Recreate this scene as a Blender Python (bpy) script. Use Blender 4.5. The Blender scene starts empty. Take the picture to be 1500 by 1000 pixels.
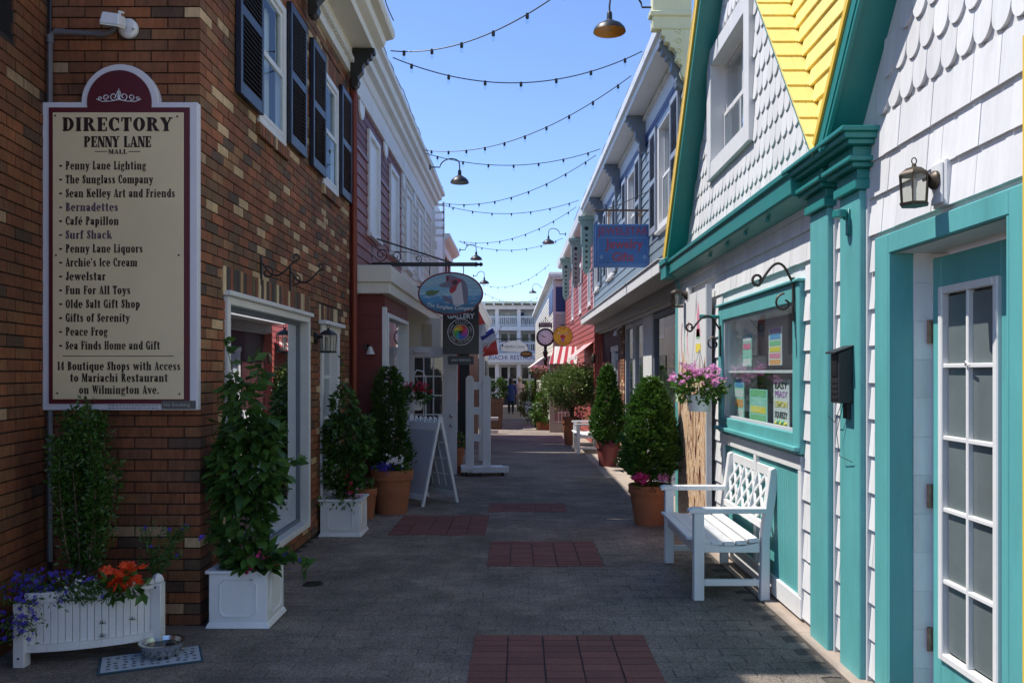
import bpy, bmesh, math, random
import numpy as np
from mathutils import Vector, Matrix, Euler
R = math.radians
PI = math.pi
rnd = random.Random(7)
C = bpy.context.scene.collection
SC = bpy.context.scene
# ------------------------------------------------------------------ camera, sky, sun, exposure
K, H, VX, VY = 1230.0, 1.55, 762.0, 545.0      # focal length in photo pixels, eye height, vanishing point
cam = bpy.data.cameras.new('camera'); camo = bpy.data.objects.new('camera', cam); C.objects.link(camo)
camo.location = (0, 0, H); camo.rotation_euler = (R(90), 0, 0)
cam.sensor_width = 36; cam.lens = 36*K/1500
cam.shift_x = -(VX-750)/1500; cam.shift_y = (VY-500)/1500
cam.clip_end = 3000; cam.clip_start = .05
SC.camera = camo
SUND = Vector((.56, -.10, -1)).normalized()     # the way the light travels
w = bpy.data.worlds.new("World"); SC.world = w; w.use_nodes = True
wn = w.node_tree.nodes; wl = w.node_tree.links; wn.clear()
sky = wn.new('ShaderNodeTexSky'); sky.sky_type = 'NISHITA'; sky.sun_disc = False
sky.sun_elevation = math.asin(-SUND.z)
sky.sun_rotation = math.atan2(-SUND.x, -SUND.y)
sky.altitude = 0; sky.air_density = 1.0; sky.dust_density = 0; sky.ozone_density = 8.5
bg = wn.new('ShaderNodeBackground'); bg.inputs[1].default_value = .15
wo = wn.new('ShaderNodeOutputWorld')
stt = wn.new('ShaderNodeMix'); stt.data_type = 'RGBA'; stt.blend_type = 'MULTIPLY'; stt.inputs[0].default_value = 1; stt.inputs[7].default_value = (1.06, .95, .97, 1)
wl.new(sky.outputs[0], stt.inputs[6]); wl.new(stt.outputs[2], bg.inputs[0]); wl.new(bg.outputs[0], wo.inputs[0])
sl = bpy.data.lights.new('sun', 'SUN'); sl.energy = 3.9; sl.angle = R(.53); sl.color = (1, .95, .88)
so = bpy.data.objects.new('sun', sl); C.objects.link(so); so.location = (-10, 0, 20)
so.rotation_euler = SUND.to_track_quat('-Z', 'Y').to_euler()
SC.view_settings.view_transform = 'Standard'; SC.view_settings.look = 'None'
SC.view_settings.exposure = .68; SC.view_settings.gamma = 1; SC.view_settings.use_curve_mapping = False
SC.render.engine = 'CYCLES'
SC.cycles.max_bounces = 8; SC.cycles.diffuse_bounces = 5; SC.cycles.glossy_bounces = 3
SC.cycles.transparent_max_bounces = 12; SC.cycles.transmission_bounces = 4
SC.cycles.sample_clamp_indirect = 4; SC.cycles.use_denoising = True
SC.cycles.caustics_reflective = False; SC.cycles.caustics_refractive = False

SLOPE = .0125
def gz(y):
    return 0.0 if y < 5 else -SLOPE*(y-5)
def W(px, py, Y):                                # photo pixel at depth Y -> point
    return Vector(((px-VX)*Y/K, Y, H+(VY-py)*Y/K))

# ------------------------------------------------------------------ mesh building
class MB:
    def __init__(s, S=1):
        s.v = []; s.f = []; s.m = []; s.S = S; s.smooth = []
    def add(s, vs, fs, mi=0, sm=False):
        b = len(s.v)
        s.v += [(p[0]*s.S, p[1], p[2]) for p in vs]
        for f in fs:
            s.f.append(tuple(b+i for i in (f if s.S > 0 else reversed(f)))); s.m.append(mi); s.smooth.append(sm)
        return s
    def box(s, x0, x1, y0, y1, z0, z1, mi=0):
        if x0 > x1: x0, x1 = x1, x0
        if y0 > y1: y0, y1 = y1, y0
        if z0 > z1: z0, z1 = z1, z0
        return s.add([(x0,y0,z0),(x1,y0,z0),(x1,y1,z0),(x0,y1,z0),(x0,y0,z1),(x1,y0,z1),(x1,y1,z1),(x0,y1,z1)],
                     [(0,3,2,1),(4,5,6,7),(0,1,5,4),(1,2,6,5),(2,3,7,6),(3,0,4,7)], mi)
    def hexa(s, p, mi=0):                        # p: 4 bottom points, 4 top points
        return s.add(p, [(0,3,2,1),(4,5,6,7),(0,1,5,4),(1,2,6,5),(2,3,7,6),(3,0,4,7)], mi)
    def bar(s, a, b, wx, wz, up=(0,0,1), mi=0):  # rectangular bar from a to b
        a = Vector(a); b = Vector(b); d = (b-a).normalized(); u = Vector(up)
        sd = d.cross(u)
        if sd.length < 1e-4: sd = d.cross(Vector((1,0,0)))
        sd.normalize(); u = sd.cross(d).normalized()
        sd *= wx/2; u *= wz/2
        return s.hexa([a-sd-u, a+sd-u, b+sd-u, b-sd-u, a-sd+u, a+sd+u, b+sd+u, b-sd+u], mi)
    def prism(s, pts, ext, mi=0):
        n = len(pts); e = Vector(ext)
        vs = [Vector(p) for p in pts]; vs = vs+[p+e for p in vs]
        fs = [tuple(range(n))[::-1], tuple(range(n, 2*n))]+[(i, (i+1) % n, n+(i+1) % n, n+i) for i in range(n)]
        return s.add(vs, fs, mi)
    def face(s, pts, mi=0):
        return s.add(pts, [tuple(range(len(pts)))], mi)
    def tube(s, path, r, n=8, mi=0, caps=True, flat=1.0):
        path = [Vector(p) for p in path]; m = len(path)
        rs = r if isinstance(r, (list, tuple)) else [r]*m
        vs = []; prev = None
        for i, p in enumerate(path):
            d = (path[min(i+1, m-1)]-path[max(i-1, 0)]).normalized()
            if prev is None:
                u = d.orthogonal().normalized()
            else:
                u = (prev-d*prev.dot(d))
                u = u.normalized() if u.length > 1e-5 else d.orthogonal().normalized()
            prev = u; q = d.cross(u)
            for k in range(n):
                a = 2*PI*k/n
                vs.append(p+(u*math.cos(a)+q*math.sin(a)*flat)*rs[i])
        fs = []
        for i in range(m-1):
            for k in range(n):
                fs.append((i*n+k, i*n+(k+1) % n, (i+1)*n+(k+1) % n, (i+1)*n+k))
        if caps: fs += [tuple(range(n))[::-1], tuple(range((m-1)*n, m*n))]
        return s.add(vs, fs, mi, True)
    def lathe(s, prof, n=24, c=(0,0,0), mi=0, caps=(True, True), sx=1, sy=1):
        vs = []
        for (r, z) in prof:
            for k in range(n):
                a = 2*PI*k/n
                vs.append((c[0]+r*sx*math.cos(a), c[1]+r*sy*math.sin(a), c[2]+z))
        fs = []
        for i in range(len(prof)-1):
            for k in range(n):
                fs.append((i*n+k, i*n+(k+1) % n, (i+1)*n+(k+1) % n, (i+1)*n+k))
        if caps[0]: fs.append(tuple(range(n))[::-1])
        if caps[1]: fs.append(tuple(range((len(prof)-1)*n, len(prof)*n)))
        return s.add(vs, fs, mi, True)
    def ball(s, c, r, n=10, mi=0, sx=1, sy=1, sz=1):
        pr = [(r*math.sin(PI*i/n)+1e-5, -r*sz*math.cos(PI*i/n)) for i in range(n+1)]
        return s.lathe(pr, n+2, c, mi, (False, False), sx, sy)
    def mesh(s, name, mats):
        me = bpy.data.meshes.new(name)
        me.from_pydata([tuple(p) for p in s.v], [], s.f)
        for m in (mats if isinstance(mats, (list, tuple)) else [mats]): me.materials.append(m)
        me.polygons.foreach_set('material_index', s.m)
        me.polygons.foreach_set('use_smooth', s.smooth)
        me.update(); return me
    def build(s, name, mats, parent=None, loc=(0,0,0), rot=(0,0,0), bevel=0, stuff=False, seg=1, label=None):
        me = s.mesh(name, mats); return link(name, me, parent, loc, rot, bevel, stuff, seg, label)

def link(name, me, parent=None, loc=(0,0,0), rot=(0,0,0), bevel=0, stuff=False, seg=1, label=None):
    o = bpy.data.objects.new(name, me); C.objects.link(o)
    o.location = loc; o.rotation_euler = rot
    if parent is not None: o.parent = parent
    if bevel:
        b = o.modifiers.new('bevel', 'BEVEL'); b.width = bevel; b.segments = seg; b.limit_method = 'ANGLE'; b.angle_limit = R(40)
    if any(p.use_smooth for p in me.polygons[:2]) or any(p.use_smooth for p in me.polygons[-2:]):
        try:
            me.set_sharp_from_angle(angle=R(38))
        except Exception: pass
    if stuff: o['kind'] = 'stuff'
    if label: o['label'] = label
    return o
def thing(name, label, cat, loc=(0,0,0), rot=(0,0,0), group=None):
    o = bpy.data.objects.new(name, None); C.objects.link(o); o.empty_display_size = .1
    o.location = loc; o.rotation_euler = rot; o['label'] = label; o['category'] = cat
    if group: o['group'] = group
    return o
def tag(o, label, cat, group=None):
    o['label'] = label; o['category'] = cat
    if group: o['group'] = group
    return o
def kids(o): return [c for c in ALLK.get(o.name, [])]
def copy_tree(o, parent=None):
    c = o.copy(); C.objects.link(c)
    if parent is not None: c.parent = parent
    for ch in list(o.children): copy_tree(ch, c)
    return c
def dup(root, label, loc, rot=None, scale=None):
    c = copy_tree(root); c.location = loc; c['label'] = label
    if rot is not None: c.rotation_euler = rot
    if scale is not None: c.scale = (scale,)*3
    return c

# ------------------------------------------------------------------ materials
def mat(name, col, rough=.6, var=.08, nscale=6, bump=0, bscale=40, metal=0, objvar=0, island=False, dirt=0, spec=.5,
        stretch=(1,1,1), trans=0, streak=0, col2=None, coat=0, hue=0):
    m = bpy.data.materials.new(name); m.use_nodes = True
    N = m.node_tree.nodes; L = m.node_tree.links; b = N['Principled BSDF']
    b.inputs['Roughness'].default_value = rough; b.inputs['Metallic'].default_value = metal
    b.inputs['Specular IOR Level'].default_value = spec
    if coat: b.inputs['Coat Weight'].default_value = coat
    tc = N.new('ShaderNodeTexCoord'); mp = N.new('ShaderNodeMapping'); mp.inputs['Scale'].default_value = stretch
    geo = N.new('ShaderNodeNewGeometry')
    L.new(geo.outputs['Position'], mp.inputs[0])
    n = N.new('ShaderNodeTexNoise'); n.inputs['Scale'].default_value = nscale; n.inputs['Detail'].default_value = 6
    n.inputs['Roughness'].default_value = .62
    L.new(mp.outputs[0], n.inputs[0])
    mr = N.new('ShaderNodeMapRange'); mr.inputs[1].default_value = .3; mr.inputs[2].default_value = .7
    mr.inputs[3].default_value = 1-var; mr.inputs[4].default_value = 1+var
    L.new(n.outputs[0], mr.inputs[0])
    hs = N.new('ShaderNodeHueSaturation'); hs.inputs['Color'].default_value = (*col, 1)
    L.new(mr.outputs[0], hs.inputs['Value'])
    src = hs.outputs[0]
    rndout = None
    if objvar or island or hue:
        oi = N.new('ShaderNodeObjectInfo'); ad = N.new('ShaderNodeMath'); ad.operation = 'ADD'
        L.new(oi.outputs['Random'], ad.inputs[0]); L.new(geo.outputs['Random Per Island'], ad.inputs[1])
        fr = N.new('ShaderNodeMath'); fr.operation = 'FRACT'; L.new(ad.outputs[0], fr.inputs[0]); rndout = fr.outputs[0]
        if col2 is not None:
            mx0 = N.new('ShaderNodeMix'); mx0.data_type = 'RGBA'
            mx0.inputs[6].default_value = (*col, 1); mx0.inputs[7].default_value = (*col2, 1)
            L.new(rndout, mx0.inputs[0]); L.new(mx0.outputs[2], hs.inputs['Color'])
        m2 = N.new('ShaderNodeMapRange'); m2.inputs[3].default_value = 1-objvar; m2.inputs[4].default_value = 1+objvar
        f2 = N.new('ShaderNodeMath'); f2.operation = 'MULTIPLY'; f2.inputs[1].default_value = 7.3
        f3 = N.new('ShaderNodeMath'); f3.operation = 'FRACT'
        L.new(rndout, f2.inputs[0]); L.new(f2.outputs[0], f3.inputs[0]); L.new(f3.outputs[0], m2.inputs[0])
        mu = N.new('ShaderNodeMath'); mu.operation = 'MULTIPLY'; L.new(mr.outputs[0], mu.inputs[0]); L.new(m2.outputs[0], mu.inputs[1])
        L.new(mu.outputs[0], hs.inputs['Value'])
    if dirt or streak:
        n2 = N.new('ShaderNodeTexNoise'); n2.inputs['Scale'].default_value = 2.3; n2.inputs['Detail'].default_value = 9
        n2.inputs['Roughness'].default_value = .72
        mp2 = N.new('ShaderNodeMapping'); L.new(geo.outputs['Position'], mp2.inputs[0])
        mp2.inputs['Scale'].default_value = (3, 3, .5) if streak else (1, 1, 1)
        L.new(mp2.outputs[0], n2.inputs[0])
        cr = N.new('ShaderNodeMapRange'); cr.inputs[1].default_value = .52; cr.inputs[2].default_value = .78
        cr.inputs[3].default_value = 0; cr.inputs[4].default_value = max(dirt, streak)
        L.new(n2.outputs[0], cr.inputs[0])
        mx = N.new('ShaderNodeMix'); mx.data_type = 'RGBA'; L.new(cr.outputs[0], mx.inputs[0])
        L.new(src, mx.inputs[6]); mx.inputs[7].default_value = (col[0]*.42+.01, col[1]*.38+.01, col[2]*.32+.008, 1)
        src = mx.outputs[2]
    L.new(src, b.inputs['Base Color'])
    rr = N.new('ShaderNodeMapRange'); rr.inputs[3].default_value = max(0, rough-.08); rr.inputs[4].default_value = min(1, rough+.1)
    L.new(n.outputs[0], rr.inputs[0]); L.new(rr.outputs[0], b.inputs['Roughness'])
    if bump:
        nb = N.new('ShaderNodeTexNoise'); nb.inputs['Scale'].default_value = bscale; nb.inputs['Detail'].default_value = 5
        L.new(mp.outputs[0], nb.inputs[0])
        bp = N.new('ShaderNodeBump'); bp.inputs['Strength'].default_value = bump; bp.inputs['Distance'].default_value = .01
        L.new(nb.outputs[0], bp.inputs['Height']); L.new(bp.outputs[0], b.inputs['Normal'])
    if trans:
        tr = N.new('ShaderNodeBsdfTranslucent'); L.new(src, tr.inputs[0])
        ms = N.new('ShaderNodeMixShader'); ms.inputs[0].default_value = trans
        out = N['Material Output']; L.new(b.outputs[0], ms.inputs[1]); L.new(tr.outputs[0], ms.inputs[2]); L.new(ms.outputs[0], out.inputs[0])
    return m

def ramp_mat(name, stops, rough=.85, bump=.4, bscale=60, fine=.25):   # colour picked per piece
    m = mat(name, (.3,.2,.1), rough, bump=bump, bscale=bscale)
    N = m.node_tree.nodes; L = m.node_tree.links; b = N['Principled BSDF']
    oi = N.new('ShaderNodeObjectInfo'); ge = N.new('ShaderNodeNewGeometry'); ad = N.new('ShaderNodeMath'); ad.operation = 'ADD'
    L.new(oi.outputs['Random'], ad.inputs[0]); L.new(ge.outputs['Random Per Island'], ad.inputs[1])
    fr = N.new('ShaderNodeMath'); fr.operation = 'FRACT'; L.new(ad.outputs[0], fr.inputs[0])
    cr = N.new('ShaderNodeValToRGB'); cr.color_ramp.interpolation = 'CONSTANT'
    e = cr.color_ramp.elements
    e[0].position = 0; e[0].color = (*stops[0][1], 1); e[1].position = stops[1][0]; e[1].color = (*stops[1][1], 1)
    for p, c in stops[2:]:
        k = e.new(p); k.color = (*c, 1)
    L.new(fr.outputs[0], cr.inputs[0])
    n = N.new('ShaderNodeTexNoise'); n.inputs['Scale'].default_value = 28; n.inputs['Detail'].default_value = 6
    mp = N.new('ShaderNodeMapping'); mp.inputs['Scale'].default_value = (1.6, 1.6, .35); L.new(ge.outputs['Position'], mp.inputs[0]); L.new(mp.outputs[0], n.inputs[0])
    n3 = N.new('ShaderNodeTexNoise'); n3.inputs['Scale'].default_value = 1.3; L.new(ge.outputs['Position'], n3.inputs[0])
    av = N.new('ShaderNodeMath'); av.operation = 'ADD'; L.new(n.outputs[0], av.inputs[0]); L.new(n3.outputs[0], av.inputs[1])
    mr = N.new('ShaderNodeMapRange'); mr.inputs[1].default_value = .65; mr.inputs[2].default_value = 1.35; mr.inputs[3].default_value = 1-fine; mr.inputs[4].default_value = 1+fine
    L.new(av.outputs[0], mr.inputs[0])
    hs = N.new('ShaderNodeHueSaturation'); L.new(cr.outputs[0], hs.inputs['Color']); L.new(mr.outputs[0], hs.inputs['Value'])
    L.new(hs.outputs[0], b.inputs['Base Color'])
    return m

def glass(name, tint=(.9,.95,.95), refl=1.0, dark=.0, rough=.01):
    m = bpy.data.materials.new(name); m.use_nodes = True; N = m.node_tree.nodes; L = m.node_tree.links; N.clear()
    out = N.new('ShaderNodeOutputMaterial'); g = N.new('ShaderNodeBsdfGlossy'); g.inputs['Roughness'].default_value = rough
    g.inputs['Color'].default_value = (.95,.97,1,1)
    t = N.new('ShaderNodeBsdfTransparent'); t.inputs[0].default_value = (*[c*(1-dark) for c in tint], 1)
    lw = N.new('ShaderNodeFresnel'); lw.inputs[0].default_value = 1.55
    mu = N.new('ShaderNodeMath'); mu.operation = 'MULTIPLY'; mu.inputs[1].default_value = 1.7*refl; mu.use_clamp = True
    geo = N.new('ShaderNodeNewGeometry'); fb_ = N.new('ShaderNodeMath'); fb_.operation = 'SUBTRACT'; fb_.inputs[0].default_value = 1; L.new(geo.outputs['Backfacing'], fb_.inputs[1])
    m9 = N.new('ShaderNodeMath'); m9.operation = 'MULTIPLY'; L.new(lw.outputs[0], mu.inputs[0]); L.new(mu.outputs[0], m9.inputs[0]); L.new(fb_.outputs[0], m9.inputs[1])
    ms = N.new('ShaderNodeMixShader'); L.new(m9.outputs[0], ms.inputs[0])
    nz = N.new('ShaderNodeTexNoise'); nz.inputs['Scale'].default_value = 1.6; bp = N.new('ShaderNodeBump'); bp.inputs['Strength'].default_value = .02
    L.new(geo.outputs['Position'], nz.inputs[0]); L.new(nz.outputs[0], bp.inputs['Height']); L.new(bp.outputs[0], g.inputs['Normal'])
    L.new(t.outputs[0], ms.inputs[1]); L.new(g.outputs[0], ms.inputs[2]); L.new(ms.outputs[0], out.inputs[0])
    return m

white = mat('white_paint', (.70,.70,.69), .5, .04, 4, streak=.24, bump=.08, bscale=50)
whitesh = mat('white_shingle_paint', (.69,.69,.69), .6, .045, 14, objvar=.07, streak=.30, bump=.25, bscale=30, stretch=(1,3,.4))
whitepl = mat('white_plastic', (.74,.75,.75), .42, .03, 3, dirt=.2)
oldwhite = mat('weathered_white_paint', (.68,.68,.66), .6, .05, 6, streak=.3, bump=.2, bscale=60)
cream = mat('cream_paint', (.70,.66,.56), .55, .04, 4, streak=.15, bump=.06)
creamsid = mat('cream_siding_paint', (.60,.56,.49), .55, .04, 4, streak=.15, objvar=.03)
teal = mat('teal_paint', (.10,.36,.355), .48, .09, 5, streak=.34, bump=.3, bscale=24, stretch=(1,1,.3))
teald = mat('green_teal_paint', (.018,.21,.19), .4, .05, 4, streak=.2, bump=.1, bscale=40)
yellow = mat('yellow_shingle_paint', (.84,.67,.22), .55, .05, 10, objvar=.06, streak=.14, bump=.25, bscale=30)
yellowtrim = mat('yellow_trim_paint', (.80,.52,.05), .5, .04, 5)
mustard = mat('pale_yellow_paint', (.72,.68,.42), .5, .05, 5, streak=.15)
bluesid = mat('blue_grey_siding_paint', (.175,.225,.265), .5, .05, 5, objvar=.05, streak=.1)
bluedk = mat('dark_blue_paint', (.03,.06,.18), .45, .05, 5)
shutgrey = mat('blue_grey_shutter_paint', (.25,.29,.35), .5, .05, 5)
bluegrey = mat('slate_grey_paint', (.15,.18,.22), .5, .05, 5, bump=.1)
navy = mat('navy_shutter_paint', (.012,.018,.036), .38, .1, 5, bump=.05)
burg = mat('burgundy_siding_paint', (.20,.028,.008), .5, .06, 4, objvar=.06, streak=.2)
burgd = mat('dark_red_board_paint', (.14,.02,.015), .55, .06, 4, objvar=.06, streak=.15)
coral = mat('coral_siding_paint', (.36,.082,.066), .5, .05, 4, objvar=.05, streak=.1)
mint = mat('mint_green_paint', (.28,.40,.34), .5, .05, 5, streak=.12)
trimgrey = mat('light_grey_trim_paint', (.50,.52,.54), .5, .05, 4, streak=.12)
greydoor = mat('grey_door_paint', (.33,.33,.28), .5, .05, 4)
mortar = mat('dark_mortar', (.022,.019,.016), .95, .2, 20, bump=.5)
brickm = ramp_mat('brick_red_mix', [(0,(0.216,0.078,0.033)),(.20,(0.270,0.098,0.037)),(.38,(0.196,0.088,0.037)),(.52,(0.311,0.107,0.044)),(.62,(0.176,0.094,0.042)),
                                   (.78,(0.108,0.068,0.042)),(.82,(0.311,0.156,0.068)),(.86,(0.230,0.078,0.035)),(.875,(0.541,0.377,0.205))], fine=.35)
brickf = ramp_mat('brick_front_red', [(0,(0.200,0.070,0.029)),(.25,(0.237,0.084,0.033)),(.5,(0.175,0.067,0.030)),(.7,(0.212,0.094,0.039)),(.84,(0.162,0.070,0.033)),(.93,(0.094,0.054,0.035)),(.975,(0.399,0.264,0.151))], fine=.35)
brickv = ramp_mat('brick_buff_mix', [(0,(0.200,0.072,0.032)),(.2,(0.524,0.372,0.205)),(.34,(0.062,0.048,0.038)),(.5,(0.250,0.108,0.054)),(.64,(0.599,0.456,0.259)),(.76,(0.125,0.096,0.049)),(.88,(0.374,0.228,0.108))])
paver = ramp_mat('grey_paver', [(0,(.250,.205,.166)),(.3,(.272,.223,.179)),(.55,(.236,.197,.162)),(.8,(.257,.206,.162))], .9, 1.0, 260, .22)
def speckle(m):
    N = m.node_tree.nodes; L = m.node_tree.links; b = N['Principled BSDF']
    src = b.inputs['Base Color'].links[0].from_socket
    v = N.new('ShaderNodeTexVoronoi'); v.inputs['Scale'].default_value = 175; g = N.new('ShaderNodeNewGeometry'); L.new(g.outputs['Position'], v.inputs['Vector'])
    cr = N.new('ShaderNodeMapRange'); sep = N.new('ShaderNodeSeparateColor'); L.new(v.outputs['Color'], sep.inputs[0])
    L.new(sep.outputs[0], cr.inputs[0]); cr.inputs[1].default_value = 0; cr.inputs[2].default_value = 1; cr.inputs[3].default_value = .52; cr.inputs[4].default_value = 1.55
    nl_ = N.new('ShaderNodeTexNoise'); nl_.inputs['Scale'].default_value = 1.1; nl_.inputs['Detail'].default_value = 8; nl_.inputs['Roughness'].default_value = .65; L.new(g.outputs['Position'], nl_.inputs[0])
    ml_ = N.new('ShaderNodeMapRange'); ml_.inputs[1].default_value = .32; ml_.inputs[2].default_value = .66; ml_.inputs[3].default_value = .62; ml_.inputs[4].default_value = 1.22; L.new(nl_.outputs[0], ml_.inputs[0])
    vg = N.new('ShaderNodeTexVoronoi'); vg.inputs['Scale'].default_value = 3.2; L.new(g.outputs['Position'], vg.inputs['Vector'])
    mg = N.new('ShaderNodeMapRange'); mg.inputs[1].default_value = .045; mg.inputs[2].default_value = .065; mg.inputs[3].default_value = .55; mg.inputs[4].default_value = 1; L.new(vg.outputs['Distance'], mg.inputs[0])
    m1 = N.new('ShaderNodeMath'); m1.operation = 'MULTIPLY'; L.new(cr.outputs[0], m1.inputs[0]); L.new(ml_.outputs[0], m1.inputs[1])
    m2 = N.new('ShaderNodeMath'); m2.operation = 'MULTIPLY'; L.new(m1.outputs[0], m2.inputs[0]); L.new(mg.outputs[0], m2.inputs[1])
    hs = N.new('ShaderNodeHueSaturation'); L.new(src, hs.inputs['Color']); L.new(m2.outputs[0], hs.inputs['Value']); L.new(hs.outputs[0], b.inputs['Base Color'])
speckle(paver)
def stains(m, lo=.6, hi=1.15, sc=1.0):
    N = m.node_tree.nodes; L = m.node_tree.links; b = N['Principled BSDF']; src = b.inputs['Base Color'].links[0].from_socket; g = N.new('ShaderNodeNewGeometry')
    n = N.new('ShaderNodeTexNoise'); n.inputs['Scale'].default_value = sc; n.inputs['Detail'].default_value = 9; n.inputs['Roughness'].default_value = .7; L.new(g.outputs['Position'], n.inputs[0])
    r = N.new('ShaderNodeMapRange'); r.inputs[1].default_value = .33; r.inputs[2].default_value = .62; r.inputs[3].default_value = lo; r.inputs[4].default_value = hi; L.new(n.outputs[0], r.inputs[0])
    h = N.new('ShaderNodeHueSaturation'); L.new(src, h.inputs['Color']); L.new(r.outputs[0], h.inputs['Value']); L.new(h.outputs[0], b.inputs['Base Color'])
stains(brickm); stains(brickf, .55, 1.15); stains(paver, .72, 1.12, 3.1)
redpav = ramp_mat('red_brick_paver', [(0,(.185,.065,.048)),(.4,(.205,.076,.056)),(.7,(.165,.060,.045))], .85, .5, 90, .2)
jointm = mat('sand_joint', (.085,.072,.06), .95, .25, 30, bump=.4, bscale=120)
concrete = mat('pale_concrete', (.36,.29,.235), .9, .12, 5, dirt=.3, bump=.3, bscale=80)
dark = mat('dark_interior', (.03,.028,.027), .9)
interior = mat('interior_wall_paint', (.16,.15,.14), .9)
black = mat('black_iron', (.012,.012,.013), .42, .15, 8, bump=.1)
blackpl = mat('black_plastic', (.02,.02,.022), .45)
bronze = mat('bronze_metal', (.07,.055,.04), .45, .2, 10, metal=.6)
steel = mat('brushed_steel', (.62,.62,.60), .25, .05, 6, metal=1)
greyconduit = mat('grey_conduit', (.14,.14,.15), .6, .1, 6)
terra = mat('terracotta_clay', (.36,.13,.06), .85, .12, 6, dirt=.35, bump=.2, bscale=60)
redpot = mat('red_brown_pot', (.25,.06,.05), .6, .08, 6, dirt=.2)
soil = mat('potting_soil', (.03,.02,.014), .95, .3, 40, bump=1, bscale=60)
woodbr = mat('brown_wood', (.13,.08,.05), .8, .15, 6, stretch=(1,1,.3), bump=.2)
winglass = glass('window_glass')
shopglass = glass('shop_window_glass', refl=2.4, dark=.1)
upglass = glass('upper_window_glass', refl=.35)
bulbglass = glass('bulb_glass', refl=.45, dark=.0)
frost = mat('frosted_glass', (.55,.56,.52), .35)
curtain = mat('pale_curtain', (.55,.56,.55), .8, .1, 3, stretch=(6,6,.2))
rust = mat('rusty_metal', (.28,.16,.11), .8, .35, 30, bump=.4)
amber = mat('amber_enamel', (.55,.24,.04), .35, .1, 6)
def leafm(name, c1, c2, rough=.45, tr=.25): return mat(name, c1, rough, .12, 9, objvar=.3, island=True, col2=c2, trans=tr, spec=.45)
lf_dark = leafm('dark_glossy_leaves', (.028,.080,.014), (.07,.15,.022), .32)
lf_mid = leafm('green_leaves', (.03,.085,.014), (.08,.17,.03))
lf_bright = leafm('bright_green_leaves', (.10,.19,.02), (.06,.14,.02))
lf_con = leafm('conifer_sprays', (.02,.06,.014), (.05,.13,.02), .6)
lf_con2 = leafm('bright_conifer_sprays', (.045,.12,.02), (.10,.21,.03), .6)  # lighter green than the plain conifer sprays
lf_var = leafm('olive_leaves', (.09,.16,.035), (.22,.28,.10), .35)
def petal(name, c1, c2): return mat(name, c1, .6, .08, 12, objvar=.2, island=True, col2=c2, trans=.35)
pt_pink = petal('pink_petals', (.75,.22,.50), (.80,.40,.68))
pt_mag = petal('magenta_petals', (.55,.02,.14), (.70,.06,.28))
pt_red = petal('red_petals', (.50,.01,.04), (.62,.03,.10))
pt_or = petal('orange_petals', (.80,.055,.01), (.88,.11,.015))
pt_blue = petal('blue_petals', (.05,.03,.40), (.12,.06,.55))
pt_white = petal('white_petals', (.8,.8,.76), (.85,.85,.83))

# ------------------------------------------------------------------ leaf clouds
rng = np.random.default_rng(5)
def unit(a): return a/np.maximum(np.linalg.norm(a, axis=1, keepdims=True), 1e-6)
def leaves(name, pos, dirs, L, Wd, m, parent, fold=.25, jitter=.35, droop=0, loc=(0,0,0), stuff=True, label=None):
    pos = np.asarray(pos, float); n = len(pos); d = np.asarray(dirs, float)+rng.normal(0, jitter, (n,3)); d[:,2] -= droop; d = unit(d)
    r = rng.normal(size=(n,3)); s = unit(np.cross(d, r)); nn = np.cross(d, s)
    Ls = (L*rng.uniform(.65, 1.3, (n,1))); Ws = Ls*Wd/L/2
    a = pos; t = pos+d*Ls; l = pos+d*Ls*.45+s*Ws+nn*Ws*fold; q = pos+d*Ls*.45-s*Ws+nn*Ws*fold
    V = np.stack([a, l, t, q], 1).reshape(-1, 3)
    me = bpy.data.meshes.new(name); me.vertices.add(4*n); me.vertices.foreach_set('co', V.ravel())
    idx = np.arange(n)[:,None]*4; tri = np.concatenate([idx+np.array([[0,1,2]]), idx+np.array([[0,2,3]])], 1).ravel()
    me.loops.add(6*n); me.loops.foreach_set('vertex_index', tri); me.polygons.add(2*n)
    me.polygons.foreach_set('loop_start', np.arange(2*n)*3); me.polygons.foreach_set('loop_total', np.full(2*n, 3))
    me.materials.append(m); me.update(); me.validate()
    return link(name, me, parent, loc, stuff=stuff, label=label)
def blob_pts(n, c, r, shell=.55, clump=0, zpow=1):          # points in an ellipsoid, denser to the outside, in clumps
    u = unit(rng.normal(size=(n,3))); rad = rng.uniform(shell**3, 1, (n,1))**(1/3)
    if clump:
        cc = unit(rng.normal(size=(clump,3))); cr = rng.uniform(.6, 1.08, (clump,1))
        k = rng.integers(0, clump, n); u2 = cc[k]*cr[k]+rng.normal(0, .17, (n,3)); p = u2
    else: p = u*rad
    return p*np.array(r)+np.array(c), unit(p*np.array([1,1,.8]))
def flowers(name, centers, size, m, parent, petals=5, loc=(0,0,0), normals=None, label=None):
    V = []; F = []
    for i, c in enumerate(centers):
        c = Vector(c); nrm = Vector(normals[i]) if normals is not None else Vector((rnd.gauss(0,.6), rnd.gauss(-.5,.5), rnd.uniform(.1,1)))
        nrm.normalize(); u = nrm.orthogonal().normalized(); v = nrm.cross(u); s = size*rnd.uniform(.75,1.2); a0 = rnd.random()*6
        for k in range(petals):
            a = a0+2*PI*k/petals; d = u*math.cos(a)+v*math.sin(a); e = u*math.cos(a+PI/2)+v*math.sin(a+PI/2)
            b = len(V); V += [c-nrm*s*.15, c+d*s*.6+e*s*.32, c+d*s+nrm*s*.12, c+d*s*.6-e*s*.32]; F.append((b,b+1,b+2,b+3))
    me = bpy.data.meshes.new(name); me.from_pydata([tuple(p) for p in V], [], F); me.materials.append(m); me.update()
    return link(name, me, parent, loc, stuff=True, label=label)

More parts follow.
